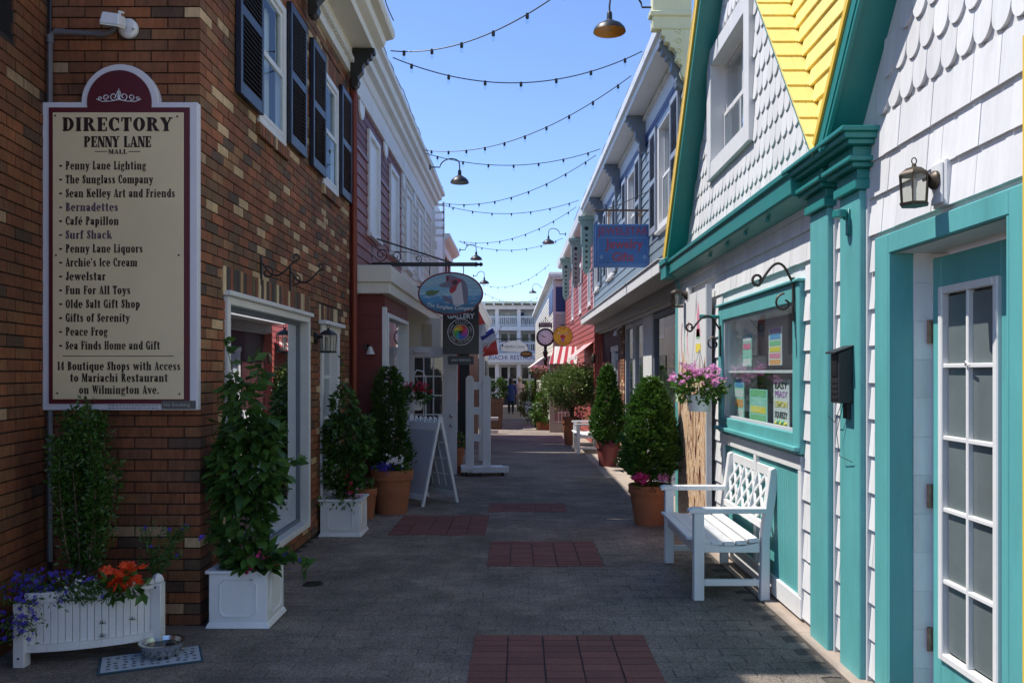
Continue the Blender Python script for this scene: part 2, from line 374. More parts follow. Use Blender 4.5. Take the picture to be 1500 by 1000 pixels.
# ------------------------------------------------------------------ lettering (built-in font) and fat-face capitals
def text(s, size, m, parent, loc, rot, xs=1.0, ext=.001, align='CENTER', off=0, space=1.0, name='lettering', shear=0):
    cu = bpy.data.curves.new('t', 'FONT'); cu.body = s; cu.size = size; cu.extrude = ext; cu.align_x = align; cu.align_y = 'CENTER'
    cu.offset = off; cu.space_character = space; cu.resolution_u = 3; cu.shear = shear
    to = bpy.data.objects.new('t', cu); C.objects.link(to)
    dg = bpy.context.evaluated_depsgraph_get(); dg.update()
    me = bpy.data.meshes.new_from_object(to.evaluated_get(dg)); bpy.data.objects.remove(to); bpy.data.curves.remove(cu)
    me.name = name; me.materials.clear(); me.materials.append(m)
    o = link(name, me, parent, loc, rot); o.scale = (xs, 1, 1); return o
FR = (R(90), 0, 0); ON_R = (R(90), 0, R(-90)); ON_L = (R(90), 0, R(90))
def ring(mb, cx, cz, ro, zo, ri, zi, a0, a1, y, n=16):
    for k in range(n):
        p = a0+(a1-a0)*k/n; q = a0+(a1-a0)*(k+1)/n
        mb.face([(cx+ro*math.cos(p), y, cz+zo*math.sin(p)), (cx+ri*math.cos(p), y, cz+zi*math.sin(p)),
                 (cx+ri*math.cos(q), y, cz+zi*math.sin(q)), (cx+ro*math.cos(q), y, cz+zo*math.sin(q))])
CAPW = {'D':.86,'I':.44,'R':.92,'E':.76,'C':.78,'T':.8,'O':.86,'Y':.86,'P':.82,'N':.86,'L':.74,'A':.88,'M':1.12,' ':.42,'S':.66,'B':.84,'F':.72,'G':.86,'J':.6,'K':.92,'W':1.2,'H':.9,'1':.5,'4':.72}
LOWW = dict(zip("abcdefghiklmnopqrstuvwxyz", (.50,.54,.47,.54,.52,.36,.50,.62,.29,.58,.29,.93,.62,.53,.54,.54,.42,.42,.37,.62,.52,.78,.52,.52,.46)))
LOWW.update({"'":.2, '.':.2, 'é':.52})
def fatface(mb, s, h, width, x0, z0, y, gap=.1, cs=.62, mid=True):
    for n_, (dx, dz) in enumerate(((0,0),(.0013,.0006),(-.0013,.0006),(0,-.0012))): fatface_(mb, s, h, width, x0+dx*h/.05, z0+dz*h/.05, y-.00012*n_, gap, cs, mid)
def fatface_(mb, s, h, width, x0, z0, y, gap=.1, cs=.62, mid=True):
    """high contrast serif capitals and small letters, cap height h, total width given"""
    def wof(c): return CAPW[c]*cs if c in CAPW else LOWW[c]
    tot = sum(wof(c)+gap for c in s)-gap; kk = width/tot; X = x0-(width/2 if mid else 0)
    for c in s:
        k = kk*cs if c in CAPW else kk
        def rc(a, b, c_, d): mb.face([(X+a*k, y, z0+c_*h), (X+b*k, y, z0+c_*h), (X+b*k, y, z0+d*h), (X+a*k, y, z0+d*h)])
        def qd(pts): mb.face([(X+a*k, y, z0+b*h) for a, b in pts])
        def stem(a, wd=.25):
            rc(a, a+wd, 0, 1); rc(a-.07, a+wd+.07, 0, .06); rc(a-.07, a+wd+.07, .94, 1)
        def rg(cx, cz, ro, zo, ri, zi, a0, a1): ring(mb, X+cx*k, z0+cz*h, ro*k, zo*h, ri*k, zi*h, R(a0), R(a1), y)
        def ball(cx, cz, r=.06): rg(cx, cz, r*1.2, r, 0, 0, 0, 360)
        XH = .68
        def st(a, lo=0, hi=.68, foot=True, top=True):
            rc(a, a+.17, lo, hi)
            if foot: rc(a-.05, a+.22, lo, lo+.045)
            if top: qd([(a-.05,hi-.03),(a,hi-.06),(a+.02,hi),(a-.05,hi)])
        if c == 'I': stem(.1)
        elif c == 'D': stem(.1); rg(.35,.5,.48,.5,.24,.44,-90,90)
        elif c == 'O': rg(.43,.5,.42,.51,.17,.45,0,360)
        elif c in 'CG' :
            rg(.43,.5,.42,.51,.17,.45,42,318); rc(.68,.74,.6,.97)
            if c == 'C': rc(.66,.74,.04,.2)
            else: rc(.58,.80,0,.42); rc(.5,.88,.4,.46)
        elif c == 'P': stem(.1); rg(.35,.72,.42,.28,.18,.22,-90,90)
        elif c == 'B': stem(.1); rg(.35,.74,.38,.26,.16,.20,-90,90); rg(.35,.26,.44,.27,.2,.21,-90,90)
        elif c == 'R': stem(.1); rg(.35,.74,.40,.26,.17,.20,-90,90); qd([(.42,.48),(.6,.48),(.9,.0),(.62,.0)]); rc(.84,.94,0,.06)
        elif c == 'E': stem(.1); rc(.35,.70,0,.06); rc(.35,.70,.94,1); rc(.35,.55,.48,.53); rc(.66,.72,0,.26); rc(.66,.72,.74,1); rc(.52,.57,.38,.63)
        elif c == 'F': stem(.1); rc(.35,.70,.94,1); rc(.35,.55,.48,.53); rc(.66,.72,.7,1); rc(.52,.57,.38,.63)
        elif c == 'L': stem(.1); rc(.35,.70,0,.06); rc(.64,.71,0,.3)
        elif c == 'H': stem(.07,.24); stem(.59,.24); rc(.3,.6,.47,.53)
        elif c == 'J': rc(.28,.53,.12,1); rc(.2,.6,.94,1); rg(.3,.14,.23,.15,.1,.1,180,360); ball(.14,.2,.08)
        elif c == 'K': stem(.1); qd([(.35,.42),(.40,.42),(.80,1),(.74,1)]); qd([(.42,.56),(.55,.72),(.95,0),(.64,0)]); rc(.6,.95,.94,1)
        elif c == 'S':
            rg(.33,.73,.27,.27,.14,.21,10,230); rg(.33,.27,.29,.28,.15,.22,-170,50); qd([(.06,.72),(.26,.82),(.62,.28),(.42,.16)]); rc(.56,.61,.64,.97); rc(.03,.08,.03,.36)
        elif c == 'W': qd([(.0,1),(.27,1),(.48,0),(.38,0)]); qd([(.38,0),(.44,0),(.64,.9),(.58,.9)]); qd([(.50,1),(.76,1),(.96,0),(.86,0)]); qd([(.88,0),(.94,0),(1.17,1),(1.10,1)]); rc(-.04,.34,.94,1); rc(.48,.8,.94,1); rc(1.02,1.24,.94,1)
        elif c == 'T': stem(.28); rc(.04,.77,.94,1); rc(.04,.1,.7,1); rc(.71,.77,.7,1)
        elif c == 'Y': qd([(.0,1),(.3,1),(.56,.45),(.3,.45)]); qd([(.72,1),(.8,1),(.53,.48),(.46,.5)]); rc(.3,.55,0,.5); rc(.22,.63,0,.06); rc(-.03,.36,.94,1); rc(.62,.88,.94,1)
        elif c == 'A': qd([(.38,1),(.5,1),(.86,0),(.56,0)]); qd([(.38,1),(.43,1),(.13,0),(.07,0)]); rc(.2,.6,.27,.33); rc(0,.24,0,.06); rc(.5,.92,0,.06)
        elif c == 'N': rc(.1,.16,0,1); rc(.74,.8,0,1); qd([(.06,1),(.34,1),(.82,0),(.56,0)]); rc(0,.26,0,.06); rc(.62,.9,.94,1); rc(0,.26,.94,1)
        elif c == 'M': rc(.1,.16,0,1); qd([(.08,1),(.34,1),(.66,.05),(.48,.05)]); qd([(.8,1),(.86,1),(.58,.05),(.54,.05)]); rc(.8,1.04,0,1); rc(0,.26,0,.06); rc(.72,1.12,0,.06); rc(0,.3,.94,1); rc(.8,1.12,.94,1)
        elif c == '1': rc(.14,.38,0,1); rc(.04,.48,0,.06); qd([(.0,.82),(.14,.9),(.14,1),(.0,.88)])
        elif c == '4': rc(.36,.58,0,1); rc(.28,.66,0,.06); qd([(0,.27),(.06,.27),(.42,1),(.36,1)]); rc(0,.7,.24,.30)
        elif c == 'i': st(.06); ball(.145,.88,.075)
        elif c == 'l': st(.06,0,1)
        elif c == 'r': st(.06); ball(.34,XH-.08,.065); rc(.2,.34,XH-.05,XH-.01)
        elif c in 'nhm':
            st(.05,0,1 if c == 'h' else XH); rc(.2,.40,XH-.07,XH-.01); rc(.38,.55,0,XH-.03); rc(.33,.60,0,.045)
            if c == 'm': rc(.53,.72,XH-.07,XH-.01); rc(.70,.87,0,XH-.03); rc(.65,.92,0,.045)
        elif c == 'u': st(.05,0.04,XH,False); rc(.2,.40,.0,.06); rc(.05,.22,0.02,.2); rc(.38,.55,0,XH); rc(.33,.38,XH-.045,XH); rc(.55,.60,0,.045)
        elif c == 'o': rg(.26,.34,.25,.355,.08,.31,0,360)
        elif c in 'eé':
            rg(.26,.34,.25,.355,.085,.31,-2,318); rc(.1,.5,.33,.375)
            if c == 'é': qd([(.2,.78),(.26,.78),(.42,.95),(.32,.98)])
        elif c == 'c': rg(.26,.34,.25,.355,.085,.31,48,312); ball(.4,XH-.14,.065)
        elif c == 'a': rc(.26,.43,.03,XH-.1); rc(.40,.50,.0,.045); rg(.22,XH-.13,.20,.14,.1,.10,0,170); ball(.09,XH-.17,.06); rg(.24,.19,.22,.20,.06,.15,80,280)
        elif c == 'b': st(.03,0,1,False); rg(.24,.34,.27,.355,.1,.31,-90,90)
        elif c == 'd': st(.33,0,1,True); rg(.29,.34,.27,.355,.1,.31,90,270)
        elif c == 'p': st(.05,-.28,XH); rg(.24,.34,.27,.355,.1,.31,-90,90)
        elif c == 'q': st(.33,-.28,XH,True,False); rg(.29,.34,.27,.355,.1,.31,90,270)
        elif c == 's': rg(.2,.51,.17,.175,.09,.14,10,230); rg(.2,.17,.185,.18,.1,.14,-170,50); qd([(.03,.50),(.18,.56),(.385,.19),(.24,.12)])
        elif c == 't': rc(.08,.25,.05,XH+.22); rc(0,.36,XH-.045,XH); rg(.24,.10,.12,.10,.07,.06,200,350)
        elif c == 'f': rc(.08,.25,0,.9); rc(0,.34,XH-.045,XH); rc(.03,.31,0,.045); rc(.12,.32,.93,.99); ball(.32,.90,.07)
        elif c == 'g': rg(.22,.46,.20,.225,.07,.19,0,360); rg(.23,-.08,.22,.17,.15,.12,0,360); rc(.04,.12,.06,.26); qd([(.12,.0),(.12,.12),(.42,.06),(.42,-.02)]); ball(.43,XH-.06,.055)
        elif c == 'k': st(.05,0,1); qd([(.22,.28),(.26,.28),(.50,XH),(.44,XH)]); qd([(.27,.36),(.36,.46),(.60,0),(.40,0)])
        elif c in 'vy': qd([(0,XH),(.2,XH),(.36,0),(.24,0)]); qd([(.26,0),(.31,0),(.50,XH),(.44,XH)]); rc(-.02,.24,XH-.045,XH); rc(.36,.54,XH-.045,XH)
        elif c == 'w': qd([(0,XH),(.18,XH),(.32,0),(.22,0)]); qd([(.24,0),(.29,0),(.44,XH),(.39,XH)]); qd([(.34,XH),(.5,XH),(.62,0),(.52,0)]); qd([(.55,0),(.60,0),(.77,XH),(.71,XH)]); rc(-.02,.22,XH-.045,XH); rc(.64,.80,XH-.045,XH)
        elif c == 'x': qd([(0,XH),(.2,XH),(.5,0),(.3,0)]); qd([(.0,0),(.05,0),(.48,XH),(.42,XH)])
        elif c == 'z': rc(.02,.44,0,.05); rc(.02,.44,XH-.05,XH); qd([(.02,0),(.2,0),(.44,XH),(.26,XH)])
        elif c == "'": qd([(.03,1),(.15,1),(.1,.72),(.05,.72)])
        elif c == '.': ball(.1,.07,.075)
        if c == 'y': qd([(.24,.02),(.34,.02),(.2,-.24),(.12,-.24)]); ball(.1,-.22,.06)
        X += (wof(c)+gap)*kk
def plain(name, c, r=.5): return mat(name, c, r, .02, 5)
# ------------------------------------------------------------------ ground
land = MB(); land.box(-300, 300, -60, 800, -.95, -.80); land = land.build('ground', concrete); land['kind'] = 'structure'
pv = MB()
ys = [-4, 5, 13.2, 60]
for a, b in ((0,1),(1,2)):
    for (x0, x1) in ((-4.5, 2.6),):
        pv.face([(x0, ys[a], gz(ys[a])-.006), (x1, ys[a], gz(ys[a])-.006), (x1, ys[b], gz(ys[b])-.006), (x0, ys[b], gz(ys[b])-.006)])
        pv.face([(x0, ys[a], gz(ys[a])-.3), (x1, ys[a], gz(ys[a])-.3), (x1, ys[b], gz(ys[b])-.3), (x0, ys[b], gz(ys[b])-.3)])
pavement = pv.build('pavement', jointm); pavement['kind'] = 'structure'; pavement['label'] = 'grey interlocking brick pavement of the alley'
# far paving: pattern only, where single pavers are too small to tell apart
farp = mat('far_grey_paving', (.24,.197,.16), .92, .12, 7, bump=.5, bscale=120); speckle(farp)
N = farp.node_tree.nodes; L = farp.node_tree.links
bt = N.new('ShaderNodeTexBrick'); bt.inputs['Scale'].default_value = 1; bt.inputs['Brick Width'].default_value = .21; bt.inputs['Row Height'].default_value = .11
bt.inputs['Mortar Size'].default_value = .004; g_ = N.new('ShaderNodeNewGeometry'); L.new(g_.outputs['Position'], bt.inputs['Vector'])
hs_ = [n for n in N if n.bl_idname == 'ShaderNodeHueSaturation'][-1]
bm_ = N.new('ShaderNodeMix'); bm_.data_type = 'RGBA'; bm_.blend_type = 'MULTIPLY'; bm_.inputs[0].default_value = .6
L.new(hs_.outputs[0], bm_.inputs[6]); rr_ = N.new('ShaderNodeMapRange'); L.new(bt.outputs['Fac'], rr_.inputs[0]); rr_.inputs[3].default_value = 1; rr_.inputs[4].default_value = .45
L.new(rr_.outputs[0], bm_.inputs[7]); L.new(bm_.outputs[2], N['Principled BSDF'].inputs['Base Color'])
fp = MB(); fp.hexa([(-4.5,13.2,-.9),(5,13.2,-.9),(5,60,-.9),(-4.5,60,-.9),(-4.5,13.2,gz(13.2)),(5,13.2,gz(13.2)),(5,60,gz(60)),(-4.5,60,gz(60))])
fpo = fp.build('far_pavement', farp); fpo['kind'] = 'structure'
# edging along the right-hand walls; its far stretch paints sunlit paving as pale ground
es = MB()
def strip(mb, x0, x1, y0, y1, h):
    for a, b in zip(*(lambda q: (q[:-1], q[1:]))([y0]+[y for y in (5,) if y0 < y < y1]+[y1])):
        mb.hexa([(x0,a,gz(a)-.1),(x1,a,gz(a)-.1),(x1,b,gz(b)-.1),(x0,b,gz(b)-.1),(x0,a,gz(a)+h),(x1,a,gz(a)+h),(x1,b,gz(b)+h),(x0,b,gz(b)+h)])
strip(es, 1.655, 2.6, -2, 9.3, .004); strip(es, 1.45, 2.9, 9.3, 13.2, .003); strip(es, 1.35, 3.0, 13.2, 31, .004)
eo = es.build('pale_edging', concrete, bevel=.004); eo['kind'] = 'structure'; eo['label'] = 'pale edging along the right-hand shop fronts, concrete near by, sunlit paving painted pale further on'

red_rects = [(-.27,.73,3.75,4.95), (-.276,.684,6.79,7.87), (-.38,.55,9.66,10.36), (-1.30,-.34,8.2,9.4)]
def in_red(x, y, e=-.085): return any(a-e < x < b+e and c+.03 < y < d-.03 for a, b, c, d in red_rects)
PW, PH, G = .21, .11, .0022
def paver_shape(x0, x1, dz=0):
    xs = [x0+G/2]+[x for x in (.0525,.105,.1575) if x0+.01 < x < x1-.01]+[x1-G/2]
    zig = lambda x: .014*(1-abs(((x/.0525) % 2)-1))
    lo = [(x, G/2+zig(x)) for x in xs]; hi = [(x, PH-G/2+zig(x)) for x in reversed(xs)]
    return lo+hi
pm = MB(); full = paver_shape(0, PW); cx, cy = PW/2, PH/2
def paver_geo(mb, ox, oy, tilt=0, dz=0):
    n = len(full); ins = .0024
    vs = []
    for z, s in ((-.02,1.0),(-.0025,1.0),(0,.965)):
        for (x, y) in full:
            X = (x-cx)*(s if s == 1 else 1-2*ins/PW)+0; Y = (y-cy)*(s if s == 1 else 1-2*ins/PH)
            vs.append((ox+X, oy+Y, gz(oy+Y)+z+dz+tilt*X))
    fs = []
    for l in range(2):
        for k in range(n): fs.append((l*n+k, l*n+(k+1) % n, (l+1)*n+(k+1) % n, (l+1)*n+k))
    fs.append(tuple(range(2*n, 3*n))); mb.add(vs, fs)
paver_geo(pm, 0, 0); pme = pm.mesh('paver', paver)
# undo slope baked at y~0 (flat there)
allp = []
row = 0; y = 3.72
while y < 13.1:
    x = -3.3 + (PW/2 if row % 2 else 0)
    while x < 1.60:
        px_, py_ = x+cx, y+cy
        left = -1.96 if y > 5.1 else -3.2
        if left < px_ and px_+cx < 1.665 and not in_red(px_, py_):
            allp.append((px_, py_))
        x += PW
    y += PH; row += 1
vis = [p for p in allp if p[1] > 4.15 and abs(p[0]+.03) < p[1]*.62 and not (p[0] < -1.5 and p[1] > 5)]
vis.sort(key=lambda p: p[1]); single = set(vis[:298]); rest = MB()
for p in allp:
    dz = rnd.uniform(-.0018, .0018); ti = rnd.uniform(-.01, .01)
    if p in single:
        link('paver', pme, pavement, (p[0], p[1], gz(p[1])+dz), (-SLOPE if p[1] > 5 else 0, ti, 0))
    else: paver_geo(rest, p[0], p[1], ti, dz)
rest.build('paver_field', paver, pavement, stuff=True)
rb = MB(); rb.hexa([(-.098,-.048,-.03),(.098,-.048,-.03),(.098,.048,-.03),(-.098,.048,-.03),(-.0955,-.0455,0),(.0955,-.0455,0),(.0955,.0455,0),(-.0955,.0455,0)])
rbm = rb.mesh('red_paver', redpav)
for (a, b, c, d) in red_rects:
    nx = round((b-a)/.2); ny = round((d-c)/.1)
    for i in range(nx):
        for j in range(ny):
            X = a+(i+.5)*(b-a)/nx; Y = c+(j+.5)*(d-c)/ny
            o = link('red_paver', rbm, pavement, (X+rnd.uniform(-.001,.001), Y, gz(Y)+rnd.uniform(.0035,.0055)), (-SLOPE if Y > 5 else 0, rnd.uniform(-.006,.006), 0))
            o.scale = ((b-a)/nx/.2, (d-c)/ny/.1, 1)
dr = MB(); Yd = 6.2; dr.lathe([(.075,0),(.075,.006),(.06,.008)], 20, (-1.53, Yd, gz(Yd)+.001))
for k in range(-3, 4): dr.box(-1.53-.055, -1.53+.055, Yd+k*.016-.003, Yd+k*.016+.003, gz(Yd)+.008, gz(Yd)+.012)
tag(dr.build('drain_cover', bronze), 'small round rusty drain cover set in the grey pavers', 'drain cover')

# ------------------------------------------------------------------ wall helpers
def cut(y0, y1, z0, z1, holes):
    ysx = sorted({y0, y1, *[h[0] for h in holes if y0 < h[0] < y1], *[h[1] for h in holes if y0 < h[1] < y1]})
    out = []
    for a, b in zip(ysx[:-1], ysx[1:]):
        m = (a+b)/2; seg = [(z0, z1)]
        for h in holes:
            if h[0] < m < h[1]:
                ns = []
                for s, e in seg:
                    if h[3] <= s or h[2] >= e: ns.append((s, e)); continue
                    if h[2] > s: ns.append((s, h[2]))
                    if h[3] < e: ns.append((h[3], e))
                seg = ns
        out += [(a, b, s, e) for s, e in seg if e-s > 1e-4]
    return out
def walls(mb, o0, o1, y0, y1, z0, z1, holes, mi=0):
    for a, b, s, e in cut(y0, y1, z0, z1, holes): mb.box(o0, o1, a, b, s, e, mi)
def siding(root, S, out, y0, y1, z0, z1, pitch, holes, m, name='siding_board', maxlen=3.6, t=.014, parts=True, zlow=None):
    prof = [(0,0),(t,0),(t*.35,pitch*1.02),(0,pitch*1.02)]
    um = MB(S); um.prism([(o, 0, z) for o, z in prof], (0, 1, 0)); me = um.mesh(name, m); st = MB(S)
    n = max(1, round((z1-z0)/pitch)); p = (z1-z0)/n
    for r in range(n):
        z = z0+r*p; off = rnd.uniform(.2, .9)*maxlen; segs = [(y0, y1)]
        for h in holes:
            if h[2] < z+p*.6 and h[3] > z+p*.4:
                ns = []
                for s, e in segs:
                    if h[1] <= s or h[0] >= e: ns.append((s, e)); continue
                    if h[0] > s: ns.append((s, h[0]))
                    if h[1] < e: ns.append((h[1], e))
                segs = ns
        for s, e in segs:
            q = [s]+[v for v in [y0+off+k*maxlen for k in range(0, 20)] if s+.4 < v < e-.4]+[e]
            for a, b in zip(q[:-1], q[1:]):
                if b-a < .02: continue
                if parts:
                    o = link(name, me, root, (S*out, a+.001, z)); o.scale = (1, b-a-.002, 1)
                else: st.prism([(out+o_, a, z+z_) for o_, z_ in prof], (0, b-a-.002, 0))
    if not parts: st.build(name+'s_small', m, root, stuff=True)
def window(root, S, o, y0, y1, z0, z1, fm=white, fw=.07, depth=.10, muntin=(1,2), proud=.025, pane_m=winglass, back=dark, backdepth=.5, sash=True, name='window', curt=None, sill=True):
    f = MB(S)
    f.box(o-depth, o+proud, y0, y0+fw, z0, z1); f.box(o-depth, o+proud, y1-fw, y1, z0, z1)
    f.box(o-depth, o+proud-.002, y0+fw, y1-fw, z1-fw, z1); f.box(o-depth, o+proud-.002, y0+fw, y1-fw, z0, z0+fw)
    fo = f.build(name, fm, root, bevel=.004)
    if sill:
        s = MB(S); s.box(o-.01, o+proud+.035, y0-.03, y1+.03, z0-.035, z0-.001); s.build('sill', fm, fo, bevel=.004)
    iy0, iy1, iz0, iz1 = y0+fw, y1-fw, z0+fw, z1-fw
    ny, nz = muntin; s = MB(S); sw = .035 if sash else .02; ob = o-depth+.035
    rows = [(iz0+(iz1-iz0)*k/nz, iz0+(iz1-iz0)*(k+1)/nz) for k in range(nz)]
    for k, (a, b) in enumerate(rows):
        oo = ob+(.02 if (sash and k == 0 and nz == 2) else 0)
        s.box(oo, oo+.025, iy0, iy0+sw, a, b); s.box(oo, oo+.025, iy1-sw, iy1, a, b)
        s.box(oo+.001, oo+.024, iy0+sw, iy1-sw, a, a+sw); s.box(oo+.001, oo+.024, iy0+sw, iy1-sw, b-sw, b)
        for j in range(1, ny):
            yy = iy0+(iy1-iy0)*j/ny; s.box(oo+.003, oo+.022, yy-.012, yy+.012, a+sw, b-sw)
    s.build('sash', fm, fo, bevel=.002)
    for k, (a, b) in enumerate(rows):
        for j in range(ny):
            p = MB(S); ya = iy0+(iy1-iy0)*j/ny; yb = iy0+(iy1-iy0)*(j+1)/ny
            oo = ob+(.02 if (sash and k == 0 and nz == 2) else 0)+.010
            p.box(oo, oo+.004, ya+(sw if j == 0 else .012), yb-(sw if j == ny-1 else .012), a+sw, b-sw); p.build('pane', pane_m, fo)
    r = MB(S); d = backdepth
    r.face([(o-d, y0, z0), (o-d, y1, z0), (o-d, y1, z1), (o-d, y0, z1)])
    r.box(o-d, o-depth-.001, y0-.02, y0-.001, z0, z1); r.box(o-d, o-depth-.001, y1+.001, y1+.02, z0, z1)
    r.box(o-d, o-depth-.001, y0, y1, z0-.02, z0-.001); r.box(o-d, o-depth-.001, y0, y1, z1+.001, z1+.02)
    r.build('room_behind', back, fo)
    if curt:
        c = MB(S); n = 18
        for a, b in curt:
            pts = []
            for k in range(n+1):
                yy = y0+fw+(iy1-iy0)*(a+(b-a)*k/n); pts.append((o-depth-.05+.012*math.sin(k*2.1), yy))
            for k in range(n):
                c.face([(pts[k][0], pts[k][1], iz0), (pts[k+1][0], pts[k+1][1], iz0), (pts[k+1][0], pts[k+1][1], iz1), (pts[k][0], pts[k][1], iz1)])
        c.build('curtain', curtain, fo)
    return fo
def shutter(root, S, o, y0, y1, z0, z1, m):
    s = MB(S); r = .045
    s.box(o, o+.04, y0, y0+r, z0, z1); s.box(o, o+.04, y1-r, y1, z0, z1)
    for a, b in ((z0, z0+.09), (z1-.07, z1), ((z0+z1)/2-.035, (z0+z1)/2+.035)): s.box(o+.001, o+.039, y0+r, y1-r, a, b)
    so_ = s.build('shutter', m, root, bevel=.003); l = MB(S)
    for a, b in ((z0+.09, (z0+z1)/2-.035), ((z0+z1)/2+.035, z1-.07)):
        n = int((b-a)/.032)
        for k in range(n):
            z = a+(b-a)*(k+.5)/n; l.hexa([(o+.034,y0+r,z-.014),(o+.037,y0+r,z-.010),(o+.037,y1-r,z-.010),(o+.034,y1-r,z-.014),(o+.006,y0+r,z+.010),(o+.009,y0+r,z+.014),(o+.009,y1-r,z+.014),(o+.006,y1-r,z+.010)])
    l.box(o+.001, o+.004, y0+r, y1-r, z0+.09, z1-.07)
    l.build('louvres', m, so_, stuff=True)
    return so_
def profile_run(root, S, prof, y0, y1, m, name, bevel=.004):
    p = MB(S); p.prism([(o, y0, z) for o, z in prof], (0, y1-y0, 0)); return p.build(name, m, root, bevel=bevel)
def scroll(mb, base, u, v, pts_f, r, n=6, mi=0):
    mb.tube([Vector(base)+Vector(u)*a+Vector(v)*b for a, b in pts_f], r, n, mi)
def spiral(cx, cy, r0, r1, a0, a1, n=14):
    return [(cx+(r0+(r1-r0)*k/n)*math.cos(a0+(a1-a0)*k/n), cy+(r0+(r1-r0)*k/n)*math.sin(a0+(a1-a0)*k/n)) for k in range(n+1)]

# ------------------------------------------------------------------ brick building on the left
X0, Y0 = -1.963, 5.15
bb = thing('brick_building', 'mottled red brown brick shop building with navy shutters and white cornice at left', 'building', (X0, Y0, 0))
YE = 9.66-Y0
shopw = (5.59-Y0, 7.79-Y0, .12, 2.06); door2 = (8.25-Y0, 9.05-Y0, .12, 2.02)
upw = [(6.30-Y0, 7.02-Y0, 3.43, 4.58), (8.36-Y0, 9.05-Y0, 3.43, 4.58)]
holes = [shopw, door2]+upw
m_ = MB(); walls(m_, -.35, -.012, .012, YE, -.2, 5.2, holes); m_.box(-.94, -.351, .012, .3, -.2, 5.2); m_.box(-5, -.94, .3, .35, -.2, 5.2)
m_.box(-5, -.02, .013, YE, 5.2, 5.24); m_.box(-5, -.36, YE-.15, YE-.01, -.2, 5.2); m_.build('wall', mortar, bb)
BL, BH, MJ = .203, .0677, .009
bmesh_ = MB(); bmesh_.hexa([(0,-.0,.0),(0,BL-MJ,0),(-.02,BL-MJ,0),(-.02,0,0),(0,0,BH-MJ),(0,BL-MJ,BH-MJ),(-.02,BL-MJ,BH-MJ),(-.02,0,BH-MJ)])
bm_x = bmesh_.mesh('brick', brickm); bm_x.name = 'brick'
b2 = MB(); b2.box(0, BL-MJ, 0, .02, 0, BH-MJ); bm_y = b2.mesh('brick', brickf)
bm_n = bmesh_.mesh('brick', brickf)
def brick_seg(segs, a, b, r, half):
    """brick intervals of one course between a and b, minus segs"""
    out = []; x = a-(BL/2 if half else 0)
    while x < b-.02:
        s, e = max(x, a), min(x+BL, b)
        if e-s > .04: out.append((s, e))
        x += BL
    return out
def subtract(iv, hs):
    r = [iv]
    for h in hs:
        n = []
        for s, e in r:
            if h[1] <= s or h[0] >= e: n.append((s, e)); continue
            if h[0] > s: n.append((s, h[0]))
            if h[1] < e: n.append((h[1], e))
        r = n
    return [q for q in r if q[1]-q[0] > .03]
single_n = 0; rest = MB(); restf = MB(); cand = []
nrow = int(5.15/BH)
soldier = [(5.55-Y0, 7.85-Y0, 2.06, 2.06+.20), (8.2-Y0, 9.1-Y0, 2.02, 2.02+.20)]
sillh = [(w_[0]-.06, w_[1]+.06, w_[2]-.10, w_[2]) for w_ in upw]
lint = [(w_[0]-.1, w_[1]+.1, w_[3], w_[3]+.20) for w_ in upw]
for r in range(nrow):
    z = r*BH+.003; p = r % 2; hs = [h for h in holes+soldier+sillh+lint if h[2] < z+BH*.55 and h[3] > z+BH*.45]
    a0 = .103 if p == 0 else 0.0
    for s, e in brick_seg(None, a0, YE-.004, r, False):
        for s2, e2 in subtract((s, e), hs): cand.append(('a', s2, e2, z, p))
    # front face: from corner going left
    for s, e in brick_seg(None, 0 if p == 0 else .103, .937, r, False): cand.append(('f', s, e, z, p))
def bscore(c):
    if c[0] == 'f': return 0 if (c[3] < 1.3 or c[3] > 3.2) and c[3] < 3.95 else 99
    d = Y0+c[1]; py = VY-(c[3]-H)*K/d
    return d if -20 < py < 1000 else 90
cand.sort(key=bscore)
for i, c in enumerate(cand):
    s, e, z, p = c[1], c[2], c[3], c[4]; q = rnd.uniform(-.0015, .002); L_ = e-s-MJ
    first = (s < .01)
    if c[0] == 'a':
        if i < 296 and not first:
            o = link('brick', bm_x, bb, (q, s, z)); o.scale = (1, L_/(BL-MJ), 1)
        elif i < 296:
            t = MB(); t.box(q-.095, q, s, e-MJ, z, z+BH-MJ); t.build('brick', brickm, bb)
        else: rest.box(q-(.095 if first else .02), q, s, e-MJ, z, z+BH-MJ)
    else:
        dp = .095 if first else .02
        if i < 296 and not first:
            o = link('brick', bm_y, bb, (-e+MJ, -q, z)); o.scale = (L_/(BL-MJ), 1, 1)
        elif i < 296:
            t = MB(); t.box(-e+MJ, 0, -q, dp, z, z+BH-MJ); t.build('brick', brickf, bb)
        else: restf.box(-e+MJ, -s, -q, dp, z, z+BH-MJ)
rest.build('brick_field', brickm, bb, stuff=True); restf.build('brick_field', brickf, bb, stuff=True)
sb = MB()
for (a, b, s, e) in soldier:
    y = a
    while y < b-.03: sb.box(-.02, rnd.uniform(0,.003), y, y+BH-MJ, s+.004, e-.004); y += BH
for (a, b, s, e) in lint:
    y = a
    while y < b-.03: sb.box(-.02, rnd.uniform(0,.003), y, y+BH-MJ, s+.004, e-.004); y += BH
sold = MB(); sold.box(-.02,0,0,BH-MJ,0,.192)
som = sold.mesh('soldier_brick', brickv)
for (a, b, s, e) in soldier:
    y = a
    while y < b-.05: link('soldier_brick', som, bb, (rnd.uniform(.001,.003), y, s+.004)); y += BH
sb2 = MB()
for (a, b, s, e) in lint:
    y = a
    while y < b-.03: sb2.box(-.02, rnd.uniform(0,.003), y, y+BH-MJ, s+.004, e-.004); y += BH
sb2.build('lintel_bricks', brickm, bb, stuff=True)
